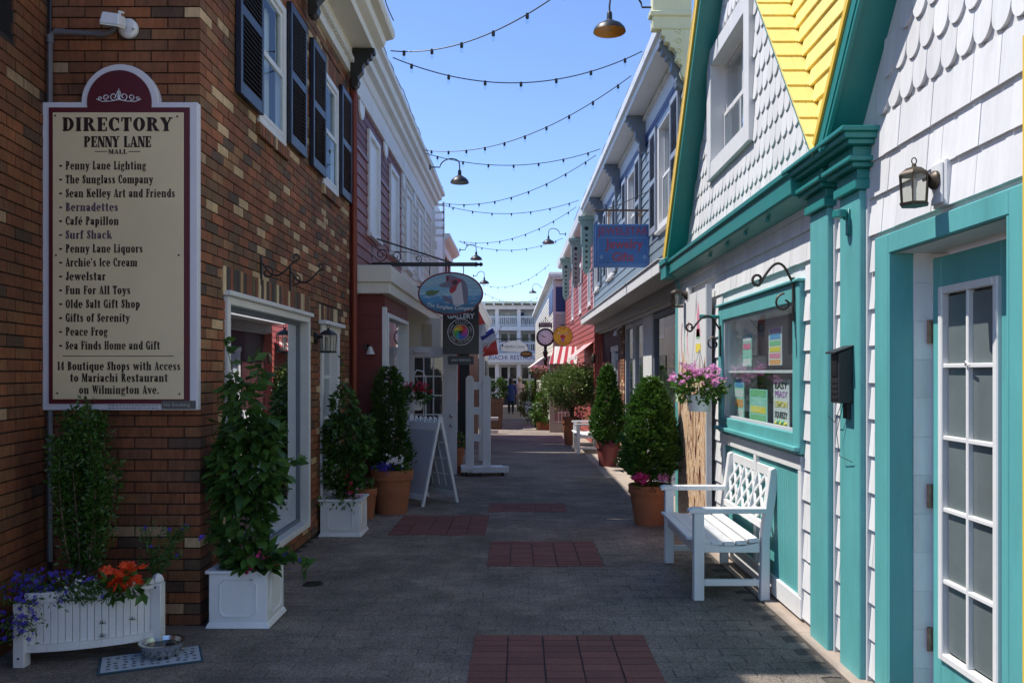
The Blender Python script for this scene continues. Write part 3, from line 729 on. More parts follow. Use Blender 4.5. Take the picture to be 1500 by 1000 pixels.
sill_b = MB(); sill_b.hexa([(-.05,0,0),(.03,0,-.012),(.03,.058,-.012),(-.05,.058,0),(-.05,0,.09),(.03,0,.078),(.03,.058,.078),(-.05,.058,.09)])
sbm = sill_b.mesh('sill_brick', brickm)
for (a, b, s, e) in sillh:
    y = a
    while y < b-.03: link('sill_brick', sbm, bb, (0, y, s)); y += BH
# shop window with deep white frame, room and goods behind
sw_ = MB(); o0 = -.10; a, b, s, e = shopw
fw = .055
sw_.box(-.14, .02, a, a+fw, s, e); sw_.box(-.14, .02, b-fw, b, s, e); sw_.box(-.14, .018, a+fw, b-fw, e-fw, e); sw_.box(-.14, .018, a+fw, b-fw, s, s+fw)
sw_.box(-.03, .045, a-.02, b+.03, e+.001, e+.035)
swo = sw_.build('shop_window', oldwhite, bb, bevel=.005)
q = MB(); q.box(-.10, -.06, a+fw, a+fw+.03, s+fw, e-fw); q.box(-.10, -.06, b-fw-.03, b-fw, s+fw, e-fw); q.box(-.099, -.061, a+fw+.03, b-fw-.03, s+fw, s+fw+.03); q.box(-.099, -.061, a+fw+.03, b-fw-.03, e-fw-.03, e-fw)
q.build('inner_frame', bluegrey, swo, bevel=.003)
q = MB(); q.box(-.085, -.079, a+fw+.03, b-fw-.03, s+fw+.03, e-fw-.03); q.build('pane', shopglass, swo)
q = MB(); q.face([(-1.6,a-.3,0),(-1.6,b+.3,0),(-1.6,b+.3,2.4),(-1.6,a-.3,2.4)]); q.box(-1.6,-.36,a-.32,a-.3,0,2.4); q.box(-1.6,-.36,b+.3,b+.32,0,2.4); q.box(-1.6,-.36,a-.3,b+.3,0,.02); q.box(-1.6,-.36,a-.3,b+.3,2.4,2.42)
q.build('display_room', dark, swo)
q = MB()
for k in range(16):
    y_ = b-.14-.055*k if k < 14 else 0
    if k < 14: q.tube([(-.30+.012*math.sin(k*2), y_, s+.08), (-.30+.012*math.cos(k*3), y_, e-.1)], .02, 6)
q.build('curtain', curtain, swo)
q = MB(); q.box(-.75,-.35,a+.05,b-.1,s+.02,s+.42); q.build('display_shelf', interior, swo, bevel=.004)
# narrow glazed door
a, b, s, e = door2
window(bb, 1, 0, a, b, s, e, white, .09, .12, (2,4), .02, winglass, dark, .5, False, 'narrow_window', [(0,1)], False)
q = MB(); q.box(-.01, .07, a-.06, b+.06, e+.001, e+.04); q.build('door_cap', white, bb, bevel=.005)
for (a, b, s, e) in upw:
    window(bb, 1, 0, a, b, s, e, white, .06, .07, (1,2), .01, upglass, dark, .4, True, 'window', [(0,1)], False)
for ya in (5.77, 7.04, 7.80, 9.07):
    shutter(bb, 1, .006, ya-Y0, ya-Y0+.52, 3.47, 4.66, navy)
# cornice
profile_run(bb, 1, [(0,4.93),(.05,4.93),(.05,5.10),(.07,5.13),(.07,5.2),(.30,5.2),(.31,5.26),(.36,5.28),(.40,5.30),(.42,5.36),(.50,5.38),(.52,5.41),(.52,5.47),(0,5.47)], -.3, YE+.02, cream, 'cornice', .003)
dn = MB(); d_ = dn.box(0,.045,0,.045,0,.06); dm = dn.mesh('dentil', cream)
k = 0
while k*.085 < YE-.1:
    link('dentil', dm, bb, (.051, .1+k*.085, 5.03)); k += 1
def corbel(root, S, o, y0, y1, zt, dep, hgt, m, name='bracket'):
    pts = [(0,0),(0,-hgt)]+[(dep*t, -hgt*(1-t)**.9-hgt*.05*math.sin(t*14)) for t in (.12,.22,.3,.36)]
    pts = [(0,0),(0,-hgt),(dep*.16,-hgt*1.02),(dep*.30,-hgt*.95),(dep*.36,-hgt*.84),(dep*.30,-hgt*.74),(dep*.40,-hgt*.66),(dep*.50,-hgt*.60),(dep*.50,-hgt*.46),(dep*.58,-hgt*.38),(dep*.70,-hgt*.36),(dep*.72,-hgt*.27),(dep*.86,-hgt*.25),(dep*.88,-hgt*.14),(dep,-hgt*.12),(dep,0)]
    c = MB(S); c.prism([(o+a_, y0, zt+b_) for a_, b_ in pts], (0, y1-y0, 0)); return c.build(name, m, root, bevel=.006)
for ya in (5.7, 7.55, 9.45):
    corbel(bb, 1, .052, ya-Y0, ya-Y0+.11, 5.198, .27, .44, black)
dp = MB(); dp.tube([(.05, YE+.02, 5.0), (.05, YE+.02, -.05)], .035, 8); dp.build('downpipe', burg, bb)
# iron scroll hooks on the brick wall
def iron_hook(name, S, loc, L_, m, label, up=1, size=1.0, group=None):
    t = thing(name, label, 'hook', loc, (0,0,0), group)
    p = MB(S); p.box(0, .012, -.012, .012, -.12*size, .10*size); p.build('wall_plate', m, t, bevel=.002)
    p = MB(S); path = [(0,.06*size)]+[(L_*(.05+.8*k/12), .06*size-.11*size*math.sin(PI*(k/12)**.8)*up) for k in range(1, 13)]
    path += spiral(L_*.88, .06*size+.03*size, .032*size, .012*size, -PI/2, PI*1.3, 12)
    p.tube([(a_, 0, b_) for a_, b_ in path], .007*size, 6); p.build('arm', m, t)
    p = MB(S); p.tube([(a_, 0, b_) for a_, b_ in spiral(.05*size, -.03*size, .05*size, .015*size, PI*.5, -PI*1.4, 12)], .006*size, 6); p.build('curl', m, t)
    return t
iron_hook('iron_hook', 1, (X0, 6.35, 2.33), .30, black, 'black wrought iron scroll hook on the brick wall, left of two', 1, 1, 'iron hooks on the brick wall')
iron_hook('iron_hook', 1, (X0, 7.15, 2.36), .30, black, 'black wrought iron scroll hook on the brick wall, nearer the red shop', 1, 1, 'iron hooks on the brick wall')

# neighbouring brick wall at far left, angled
nb = thing('brick_annex', 'dark red brick building wall at the far left edge with a dark opening high up', 'building', (-2.9, 5.15, 0), (0,0,R(6.84)))
dirw = Vector((.12, -1, 0)).normalized()
# local frame: x outward (+X-ish), y along wall (towards the far end), wall runs to negative y
nh = (-1.4, -.42, 3.42, 4.6)
q = MB(); walls(q, -.3, -.012, -2.2, -.012, -.2, 7.2, [nh]); q.box(-2, -.301, -2.2, -2.1, -.2, 7.2); q.box(-3, -.3, -2.2, .5, 7.0, 7.2); q.build('wall', mortar, nb)
q = MB(); q.box(-.28, -.10, nh[0], nh[1], nh[2], nh[3]); q.build('shutter', navy, nb)
cand = []
for r in range(int(7.1/BH)):
    z = r*BH+.003; hs = [nh] if nh[2] < z+BH*.5 < nh[3] else []
    s = -.02-(BL/2 if r % 2 else 0)
    first = True; hi = -.0
    y = 0.0
    edges = [(-BL/2 if r % 2 else -BL, 0)]
    while edges[-1][0] > -2.2: edges.append((edges[-1][0]-BL, edges[-1][0]))
    for a_, b_ in edges:
        for s2, e2 in subtract((a_, b_), hs): cand.append((s2, e2, z))
cand.sort(key=lambda c: (0 if (c[1] > -.95 and c[2] < 4.1) else 5)-c[1]*.1)
rest = MB()
for i, (s, e, z) in enumerate(cand):
    q_ = rnd.uniform(-.0015,.002)
    if i < 295: o = link('brick', bm_n, nb, (q_, s, z)); o.scale = (1, (e-s-MJ)/(BL-MJ), 1)
    else: rest.box(q_-.02, q_, s, e-MJ, z, z+BH-MJ)
rest.build('brick_field', brickf, nb, stuff=True)

# ------------------------------------------------------------------ directory sign
DS = thing('directory_sign', 'tall cream directory board of shop names with an arched maroon head in a white frame', 'sign', (-2.427, 5.085, 1.32))
PX = 241.2                                           # photo pixels per metre at this depth
def sx(px): return (px-176.5)/PX
def sz(py): return (600-py)/PX
def arch(w_, h_, r_, cz, n=24):
    a0 = math.asin(max(-1, min(1, (h_-cz)/r_)))
    pts = [(-w_, 0), (w_, 0), (w_, h_)]
    pts += [(r_*math.cos(a0+(PI-2*a0)*k/n), cz+r_*math.sin(a0+(PI-2*a0)*k/n)) for k in range(n+1)]
    pts += [(-w_, h_)]
    return pts
maroon = mat('maroon_sign_paint', (.10,.012,.02), .45, .05, 4)
signcream = mat('cream_sign_paint', (.70,.585,.36), .55, .05, 2, dirt=.12)
letter = mat('dark_brown_lettering', (.022,.009,.006), .5, .05, 4)
frosty = mat('cool_white_sign_paint', (.66,.66,.70), .5, .04, 4, dirt=.12)
WH, SH = sx(290), sz(150)
q = MB(); q.prism([(x, .06, z) for x, z in arch(WH, SH, .235, sz(151))], (0, -.055, 0)); q.build('frame', frosty, DS, bevel=.004)
q = MB(); pts = arch(WH-.045, SH-.035, .195, sz(151)); q.prism([(x, .004, max(z, .04)) for x, z in pts], (0, -.008, 0)); q.build('maroon_panel', maroon, DS)
q = MB(); q.box(sx(80), sx(271), -.009, -.004, sz(584), sz(166)); q.build('name_panel', signcream, DS, bevel=.002)
q = MB(); fatface(q, 'DIRECTORY', .080, 160/PX, sx(174.5), sz(193), -.0105, .12, 1); q.build('lettering', letter, DS)
q = MB(); fatface(q, 'PENNY LANE', .064, 98/PX, sx(175), sz(216.5), -.0105, .08, 1); q.build('lettering', letter, DS)
q = MB(); fatface(q, 'MALL', .026, 27/PX, sx(175), sz(226.5), -.0105, .12, 1); q.build('lettering', letter, DS)
for a_, b_ in ((142,160),(191,208)): q = MB(); q.box(sx(a_), sx(b_), -.0105, -.0095, sz(223.6), sz(222.6)); q.build('rule_line', letter, DS)
names = ['Penny Lane Lighting','The Sunglass Company','Sean Kelley Art and Friends','Bernadettes','Café Papillon','Surf Shack','Penny Lane Liquors',"Archie's Ice Cream",'Jewelstar','Fun For All Toys','Olde Salt Gift Shop','Gifts of Serenity','Peace Frog','Sea Finds Home and Gift']
wds = [216-99, 226-99, 258-99, 176-100, 176-99, 167-100, 212-100, 204-100, 158-100, 194-100, 208-100, 193-100, 161-100, 237-100]
def fit(o, width):
    o.scale[0] = width/max(1e-4, max(v.co.x for v in o.data.vertices)-min(v.co.x for v in o.data.vertices))
faded = mat('faded_violet_lettering', (.09,.06,.09), .5, .05, 4)
for i, (nm, wd) in enumerate(zip(names, wds)):
    z = sz(244+20.15*i); mm = faded if i in (3, 5) else letter
    q = MB(); fatface(q, nm, .050, wd/PX, sx(99.5), z-.022, -.0100, .10, .62, False); q.build('lettering', mm, DS)
    b_ = MB(); b_.lathe([(.008,0),(.008,.001)], 10, (0,0,0), 0, (True,True), 1.25, .75)
    b_.build('bullet_mark', mm, DS, (sx(92), -.0098, z), FR)
q = MB(); q.box(sx(95), sx(257), -.0105, -.0095, sz(521.5), sz(520.5)); q.build('rule_line', letter, DS)
for s_, y_, wd in (('14 Boutique Shops with Access', 536, 179), ('to Mariachi Restaurant', 553, 142), ('on Wilmington Ave.', 570.5, 116)):
    q = MB(); fatface(q, s_, .050, wd/PX, sx(177), sz(y_)-.022, -.0100, .10, .62); q.build('lettering', letter, DS)
q = MB()
cz = sz(143)
for sg in (-1, 1):
    for (cx_, cz_, r_, a0, a1) in ((.03,.0,.026,-PI*.9,PI*1.5),(.075,-.004,.02,-PI*.6,PI*1.7),(.112,-.01,.012,-PI*.5,PI*1.6)):
        q.tube([(sg*a_, 0, b_) for a_, b_ in spiral(cx_, cz_, r_, r_*.3, a0, a1, 18)], .0032, 4)
    q.tube([(sg*.005,0,-.02),(sg*.05,0,-.028),(sg*.1,0,-.03),(sg*.135,0,-.015)], .003, 4)
q.tube([(0,0,.05),(0,0,-.02)], [.001,.007], 6)
for sg in (-1,1): q.tube([(0,0,-.015),(sg*.012,0,.012),(sg*.006,0,.034)], .003, 4)
q.build('scroll_ornament', frosty, DS, (0, -.008, cz))
q = MB()
for px_, py_ in ((84,171),(262,172),(85,374),(264,374),(87,575),(265,576),(172,108)): q.ball((sx(px_), -.010, sz(py_)), .006, 6)
q.build('screws', bronze, DS, stuff=True)
q = MB(); q.box(sx(239), sx(288), -.0005, -.004+.0035-.008, sz(598), sz(586)); q.build('no_smoking_plate', plain('grey_sticker', (.10,.095,.09)), DS)
o = text('No Smoking', .03, plain('pale_print', (.42,.40,.36)), DS, (sx(261), -.0092, sz(592)), FR, 1, .0004); fit(o, 38/PX)
q = MB()
for i in range(3):
    x = 160
    while x < 232:
        l_ = rnd.uniform(2, 6); q.box(sx(x), sx(min(233, x+l_)), .0036, .0028, sz(597.5-i*3.6), sz(595.8-i*3.6)); x += l_+1.2
q.build('small_print_sticker', plain('worn_grey_print', (.22,.22,.24)), DS, stuff=True)
# floodlight and conduit
FL = thing('floodlight', 'white security floodlight above the directory board', 'floodlight', tuple(W(178, 35, 5.1)))
q = MB(); q.lathe([(.06,0),(.06,.018),(.045,.03)], 20, (0,0,0)); q.build('wall_plate', whitepl, FL, (.03,.035,-.02), (R(90),0,0))
q = MB(); q.hexa([(-.075,-.13,-.045),(.045,-.13,-.06),(.045,-.02,-.035),(-.075,-.02,-.02),(-.065,-.11,.03),(.035,-.11,.015),(.035,-.02,.03),(-.065,-.02,.045)]); q.build('lamp_housing', whitepl, FL, bevel=.008, seg=2)
q = MB(); q.hexa([(-.068,-.128,-.0555),(.038,-.128,-.069),(.038,-.035,-.046),(-.068,-.035,-.032),(-.068,-.128,-.047),(.038,-.128,-.060),(.038,-.035,-.037),(-.068,-.035,-.023)]); q.build('lens', mat('pale_lens', (.75,.76,.68), .15), FL)
q = MB(); q.tube([(.0,-.02,.035),(.0,-.03,.06),(.01,.0,.065)], .009, 8); q.tube([(.07,.0,-.03),(.085,-.02,-.03)], .008, 8); q.build('knuckle', whitepl, FL)
CD = thing('conduit_pipe', 'grey conduit pipe running up the wall corner behind the directory board', 'pipe', (-2.86, 5.13, .4))
q = MB(); q.tube([(0,-.02,0),(0,-.02,3.17),(.012,-.02,3.21),(.05,-.02,3.22),(.33,-.02,3.205),(.37,-.02,3.22),(.42,-.02,3.27)], .0145, 8)
q.build('pipe_run', greyconduit, CD)
q = MB()
for z in (2.6, 3.15): q.tube([(0,-.02,z),(0,-.02,z+.05)], .02, 8)
q.tube([(.03,-.02,3.22),(.09,-.02,3.219)], .02, 8); q.tube([(.28,-.02,3.207),(.31,-.02,3.206)], .02, 8)
q.build('couplings', greyconduit, CD)
q = MB(); q.tube([(0,-.02,3.2),(0,-.02,4.8)], .008, 6); q.build('upper_cable', blackpl, CD)

lt = MB()
for k in range(260):
    X = rnd.uniform(-2.2, 1.6) if rnd.random() < .5 else rnd.choice((-1.85+abs(rnd.gauss(0,.25)), 1.60-abs(rnd.gauss(0,.15)))); Y = rnd.uniform(4.1, 12)
    if X < -1.95 and Y > 5.1: continue
    s_ = rnd.uniform(.006,.018); a_ = rnd.uniform(0,6.3); c_, n_ = math.cos(a_), math.sin(a_); z = gz(Y)+.009
    lt.face([(X,Y,z),(X+s_*c_-.3*s_*n_,Y+s_*n_+.3*s_*c_,z+.002),(X+2*s_*c_,Y+2*s_*n_,z+.001),(X+s_*c_+.3*s_*n_,Y+s_*n_-.3*s_*c_,z+.003)])
lt = lt.build('leaf_litter', mat('dry_leaf_litter', (.16,.12,.07), .9, .4, 9, objvar=.5, island=True, col2=(.10,.11,.05))); lt['kind'] = 'stuff'; lt['label'] = 'small dry leaves and petals scattered on the paving'
# ------------------------------------------------------------------ burgundy shop (left, beyond the brick)
XL = -1.963
rb_ = thing('red_shop_building', 'burgundy clapboard shop with two white upper windows, between the brick building and the cream one', 'building', (XL, 9.70, 0))
def ly(Y): return Y-9.70
uw = [(ly(10.72), ly(11.55), 3.33, 4.66), (ly(12.5), ly(13.35), 3.33, 4.66)]
LEN = 4.06
q = MB(); walls(q, -.25, 0, 0, LEN, -.4, 5.2, uw); q.box(-4, -.25, 0.01, .2, -.4, 5.2); q.box(-4,-.01,.2,LEN,5.18,5.2); q.build('wall', burgd, rb_)
siding(rb_, 1, .001, 0.02, LEN, -.15, 4.22, .14, uw+[(ly(9.9), ly(11.9), -1, 2.45)], burg, t=.02)
siding(rb_, 1, .001, 0.02, LEN, 4.26, 4.9, .11, uw, burgd, 'upper_board', t=.012)
q = MB(); walls(q, .001, .03, 0.02, LEN, 4.215, 4.255, uw); q.build('band_moulding', plain('mauve_paint', (.26,.16,.20)), rb_)
def blank_window(root, y0, y1, z0, z1, m=white):
    f = MB(); f.box(-.05,.045,y0,y0+.07,z0,z1); f.box(-.05,.045,y1-.07,y1,z0,z1); f.box(-.05,.044,y0+.07,y1-.07,z1-.07,z1); f.box(-.05,.044,y0+.07,y1-.07,z0,z0+.07)
    fo = f.build('window', m, root, bevel=.004)
    s = MB(); s.box(-.01,.075,y0-.03,y1+.03,z0-.04,z0-.001); s.build('sill', m, fo)
    s = MB(); s.box(-.03,.006,y0+.07,y1-.07,z0+.07,z1-.07); s.build('blind_panel', whitepl, fo); return fo
for a in uw: blank_window(rb_, *a)
def medallion(root, y, z, r=.15, m=whitepl):
    s = MB(); s.lathe([(r,0),(r,.02),(r*.86,.03),(r*.8,.018),(.02,.018)], 28, (0,0,0), 0, (True,True), 1, 1)
    s.build('round_medallion', m, root, (.012, y, z), (0, R(90), 0))
medallion(rb_, ly(10.26), 4.78); medallion(rb_, ly(12.1), 4.78)
CPROF = [(0,4.84),(.045,4.84),(.045,5.10),(.07,5.12),(.10,5.2),(.17,5.22),(.18,5.29),(.24,5.31),(.26,5.38),(.315,5.40),(.315,5.47),(0,5.47)]
profile_run(rb_, 1, CPROF, 0.01, LEN, oldwhite, 'cornice', .003)
# projecting bay with shop window, and long white fascia
by0, by1, bo = ly(9.92), ly(11.9), .363
sw = (by0+.10, by1-.06, .75, 2.26)
q = MB(); walls(q, 0, bo, by0+.001, by1, -.4, 2.45, [sw]); q.build('bay', burgd, rb_)
u = MB(); u.box(0, 1, -.012, 0, 0, .155); um = u.mesh('bay_board', burgd)
for k in range(17):
    z = -.15+k*.158
    if z < 2.4: o = link('bay_board', um, rb_, (.002, by0-.002-rnd.uniform(0,.004), z)); o.scale = (bo-.03, 1, 1)
q = MB(); q.box(bo-.03, bo+.02, by0-.018, by0+.06, -.3, 2.32); q.build('corner_board', white, rb_, bevel=.004)
q = MB(); q.box(bo-.10, bo+.03, sw[0], sw[0]+.05, sw[2], sw[3]); q.box(bo-.10, bo+.03, sw[1]-.05, sw[1], sw[2], sw[3]); q.box(bo-.10, bo+.028, sw[0]+.05, sw[1]-.05, sw[3]-.05, sw[3]); q.box(bo-.10, bo+.028, sw[0]+.05, sw[1]-.05, sw[2], sw[2]+.05)
f_ = q.build('shop_window', white, rb_, bevel=.004)
q = MB(); q.box(bo-.05, bo-.045, sw[0]+.05, sw[1]-.05, sw[2]+.05, sw[3]-.05); q.build('pane', winglass, f_)
q = MB(); q.box(bo-.12, bo-.11, sw[0], sw[1]-.75, sw[2], sw[3]); q.build('backing', dark, f_)
q = MB(); q.box(bo-.30, bo-.105, sw[1]-.55, sw[1]-.02, sw[2], sw[3]); q.build('pillar', white, f_)
q = MB()
for k in range(14): q.box(bo-.108, bo-.085, sw[0]+.1+(k%4)*.12, sw[0]+.17+(k%4)*.12, 1.0+(k//4)*.3, 1.2+(k//4)*.3, k % 3)
q.build('goods', [pt_pink, whitepl, bluesid], f_, stuff=True)
fas = MB(); fas.box(-.0, .44, ly(9.80), ly(16.4), 2.47, 2.60); fas.box(0, .47, ly(9.77), ly(16.43), 2.60, 2.78)
fas.box(0, .455, ly(9.785), ly(16.41), 2.78, 2.80)
tag(fas.build('shop_fascia', cream, None, (XL, 9.70, 0), bevel=.006), 'long cream fascia board over the red and cream shop fronts, mitred at its near end', 'fascia')
# wall spot lamp on burgundy wall
WL = thing('wall_spotlight', 'small glass spotlight on the burgundy wall beside the brick corner', 'lamp', (-1.80, 9.90, 1.85))
q = MB(); q.lathe([(.04,0),(.04,.02)], 16); q.build('wall_plate', bronze, WL, (0,0,0), (R(90),0,0))
q = MB(); q.tube([(0,-.02,0),(.02,-.07,.03),(.05,-.10,.0)], .008, 6); q.build('arm', bronze, WL)
q = MB(); q.lathe([(.018,0),(.03,-.03),(.055,-.09),(.05,-.09),(.025,-.03)], 16, (.05,-.10,0), 0, (True,False)); q.build('shade', frost, WL)
# ------------------------------------------------------------------ cream shop
cb = thing('cream_shop_building', 'cream clapboard shop with white blank upper windows, beyond the burgundy shop', 'building', (XL, 13.78, 0))
def cy_(Y): return Y-13.78
cw = [(cy_(14.2), cy_(15.05), 3.33, 4.66), (cy_(15.9), cy_(16.65), 3.33, 4.66)]; LEN2 = 4.55
q = MB(); walls(q, -.25, 0, 0, LEN2, -.5, 5.2, cw); q.box(-4, -.25, LEN2-.2, LEN2-.01, -.5, 5.2); q.box(-4,-.01,.2,LEN2,5.18,5.2); q.build('wall', creamsid, cb)
siding(cb, 1, .001, 0.0, LEN2-.1, 2.8, 4.9, .15, cw, creamsid, t=.022)
for a in cw: blank_window(cb, *a)
for Y in (13.98, 15.45, 17.1): medallion(cb, cy_(Y), 4.72)
q = MB(); q.box(0, .035, LEN2-.1, LEN2, -.5, 4.9); q.build('corner_board', white, cb)
profile_run(cb, 1, CPROF, 0, LEN2+.06, oldwhite, 'cornice', .003)
q = MB(); q.box(0, .61, cy_(14.3), cy_(17.9), -.5, 2.47); q.build('bay', cream, cb)
q = MB(); q.box(.30, .46, cy_(14.3)-.012, cy_(14.3)-.001, 1.98, 2.37); q.build('notice_board', plain('beige_board', (.50,.42,.27)), cb)
q = MB(); q.box(.01, .61, cy_(14.3)-.02, cy_(14.3)-.001, -.3, -.0); q.build('kick_board', white, cb)
# open white door, square to the alley
DR = thing('open_glazed_door', 'white glazed door standing open square to the alley behind the blank board sign', 'door', (-1.82, 13.5, gz(13.5)+.01), (0,0,R(2)))
q = MB(); w_, h_ = .80, 2.05
q.box(0,.11,0,.045,0,h_); q.box(w_-.22,w_,0,.045,0,h_); q.box(.11,w_-.22,.001,.044,h_-.16,h_); q.box(.11,w_-.22,.001,.044,0,.35)
q.build('door_frame', white, DR, bevel=.004)
q = MB()
for k in (1,2): q.box(.11+(w_-.33)*k/3-.01, .11+(w_-.33)*k/3+.01, .008,.037,.35,h_-.16)
for k in range(1,5): q.box(.11,w_-.22,.010,.035,.35+(h_-.51)*k/5-.01,.35+(h_-.51)*k/5+.01)
q.build('muntins', white, DR)
for i in range(3):
    for j in range(5):
        p = MB(); p.box(.11+(w_-.33)*i/3+.011, .11+(w_-.33)*(i+1)/3-.011, .02,.024,.35+(h_-.51)*j/5+.011,.35+(h_-.51)*(j+1)/5-.011); p.build('pane', glass('dim_glass', dark=.6) if i+j == 0 else bpy.data.materials['dim_glass'], DR)
q = MB(); q.ball((w_-.09,-.035,.95), .03, 8); q.ball((w_-.09,-.035,.80), .026, 8); q.build('knob', steel, DR)
q = MB(); q.box(.12,.34,-.04,-.005,h_-.09,h_-.05); q.build('door_closer', whitepl, DR)
# white stair-topped shingle building and pink shop further on
wb = thing('white_shingle_building', 'tall white shingled building end behind the cream shop', 'building', (-1.95, 18.6, 0))
q = MB(); q.hexa([(-2,0,-.6),(.25,0,-.6),(.25,2.2,-.6),(-2,2.2,-.6),(-2,0,5.5),(.02,0,5.45),(.02,2.2,5.45),(-2,2.2,5.5)]); q.build('wall', white, wb)
u = MB(); u.box(0, .26, -.012, 0, 0, .17); um = u.mesh('shingle', whitesh)
for k in range(33):
    z = -.2+k*.172; xm = .25-.23*max(0, (z-2.5))/3.0 if z > 2.5 else .25
    x = -.6-(.13 if k % 2 else 0)
    while x < xm-.05 and z < 5.35:
        o = link('shingle', um, wb, (x, -.001-rnd.uniform(0,.003), z)); o.scale = (min(.985, (xm-x)/.27), 1, 1); x += .27
for k in range(5):
    q = MB(); q.box(-.02+.0, .26, -.02, .02, 4.55+k*.17, 4.60+k*.17); q.build('rail', white, wb)
q = MB(); q.box(.235, .275, -.02, .02, 3.2, 5.32); q.build('rail_post', white, wb)
for k in range(4):
    s_ = MB(); s_.box(.03, .05, -.015, .015, 4.6+k*.17, 4.72+k*.17); s_.build('baluster', white, wb)
pb = thing('pink_trim_shop_building', 'small pale pink shop building with white cornice, beyond the white shingled end', 'building', (-2.0, 20.9, 0))
pinkp = mat('pale_pink_paint', (.52,.42,.39), .6, .05, 4)
q = MB(); q.box(-3, 0, 0, 3.3, -.6, 4.9); q.build('wall', pinkp, pb)
profile_run(pb, 1, [(0,4.6),(.05,4.62),(.06,4.8),(.18,4.86),(.25,4.92),(.25,5.0),(0,5.0)], -.05, 3.35, white, 'cornice', .003)
for y_ in (.5, 1.5, 2.4):
    q = MB(); q.box(.001, .04, y_, y_+.10, 2.6, 4.6); q.build('pilaster', burgd, pb)
q = MB(); q.box(0, .85, -1.9, 2.2, -.6, 2.5); q.build('dark_bay', plain('black_green_paint', (.012,.018,.016)), pb)
ww = MB(); ww.box(.15, .62, -1.94, -1.905, .9, 1.98); wo_ = ww.build('shop_window', plain('red_window_paint', (.35,.02,.02)), pb, bevel=.003)
ww = MB()
for i in range(3): ww.box(.19+i*.13, .21+i*.13, -1.96, -1.941, .2, 1.86)
ww.box(.59-.02, .59, -1.96,-1.941,.2,1.86)
for j in range(7): ww.box(.19, .59, -1.958, -1.942, .2+j*.275, .22+j*.275)
ww.build('muntins', white, wo_)
ww = MB(); ww.box(.19,.59,-1.9405,-1.9395,.2,1.86); ww.build('pane', plain('dim_pink_display', (.16,.07,.08), .1), wo_)
lb = thing('far_left_building', 'plain white shop at the far end of the left side, low awning over its front', 'building', (-2.0, 27.5, 0))
q = MB(); q.box(-4, 0, 0, 25, -1, 4.6); q.build('wall', creamsid, lb)
profile_run(lb, 1, [(0,4.3),(.05,4.32),(.2,4.55),(.28,4.62),(.28,4.7),(0,4.7)], -.05, 25, white, 'cornice')
for k in range(6):
    window(lb, 1, 0, 1+k*4, 2.2+k*4, 2.9, 4.1, white, .1, .1, (1,2), .02)
    q = MB(); q.box(.001,.06,.6+k*4,3.2+k*4,.0-.4,2.2); q.build('shop_front', plain('dark_shop_front', (.05,.06,.06), .2), lb)
# ------------------------------------------------------------------ end building across the alley
E = thing('white_balcony_building', 'white three storey building with two balconies closing the far end of the alley', 'building', (0, 56, gz(56)))
Yk = 56; 
def ex(px): return (px-VX)*Yk/K
def ez(py): return H+(VY-py)*Yk/K-gz(56)
paleb = mat('pale_blue_white_paint', (.62,.65,.68), .6, .04, 3)
q = MB(); q.box(ex(560), ex(900), 1.2, 1.4, 0, ez(447)); q.box(ex(560), ex(900), .1, 3.0, -.3, 0); q.build('wall', paleb, E)
q = MB(); q.box(ex(560), ex(900), -.2, 4, ez(453), ez(447)); q.box(ex(560), ex(900), -.1, 1.3, ez(484), ez(478)); q.box(ex(560), ex(900), -.1, 1.3, ez(534), ez(516)); q.build('floor_beams', white, E)
q = MB(); q.hexa([(ex(560),-.5,ez(446)),(ex(900),-.5,ez(446)),(ex(900),4,ez(446)+.2),(ex(560),4,ez(446)+.2),(ex(560),-.5,ez(445)),(ex(900),-.5,ez(445)),(ex(900),4,ez(436)+.1),(ex(560),4,ez(436)+.1)]); q.build('roof', mat('sage_roof', (.15,.19,.14), .8, .15, 2), E)
for k in range(22):
    x = ex(600)+k*.62
    q = MB(); q.box(x, x+.12, -.75, .2, ez(448), ez(443)); q.build('rafter_tail', white, E)
for px_ in (598, 636, 674, 697, 728, 760, 791, 830, 868):
    q = MB(); q.box(ex(px_)-.12, ex(px_)+.12, -.05, .2, 0, ez(453)); q.build('post', white, E)
glz = plain('teal_grey_glazing', (.36,.46,.47), .12); dkg = plain('dark_glazing', (.012,.016,.02), .08)
for (a, b) in ((605,634),(640,672),(700,726),(732,758),(763,789),(795,826)):
    for (t_, bt_, mm) in ((456,478,glz),(486,514,dkg),(536,596,dkg)):
        f_ = MB(); f_.box(ex(a), ex(b), 1.13, 1.19, ez(bt_), ez(t_)); fo = f_.build('window', white, E)
        nx_ = 2; w2 = (ex(b)-ex(a)); hh = ez(t_)-ez(bt_)
        nz_ = 1 if t_ == 456 else 3 if t_ == 536 else 2
        for i in range(nx_):
            for j in range(nz_):
                p = MB(); p.box(ex(a)+w2*i/nx_+.08, ex(a)+w2*(i+1)/nx_-.08, 2.90, 1.125, ez(bt_)+hh*j/nz_+.07, ez(bt_)+hh*(j+1)/nz_-.07); p.build('pane', mm, fo)
for (t_, bt_) in ((463,477),(502,515)):
    q = MB(); q.box(ex(560), ex(900), -.04, .0, ez(t_)-.08, ez(t_)); q.box(ex(560), ex(900), -.04, .0, ez(bt_), ez(bt_)+.07); rl = q.build('balcony_railing', white, E)
    q = MB(); x = ex(560)
    while x < ex(900): q.box(x, x+.04, -.035, -.005, ez(bt_)+.07, ez(t_)-.08); x += .13
    q.build('balusters', white, rl, stuff=True)
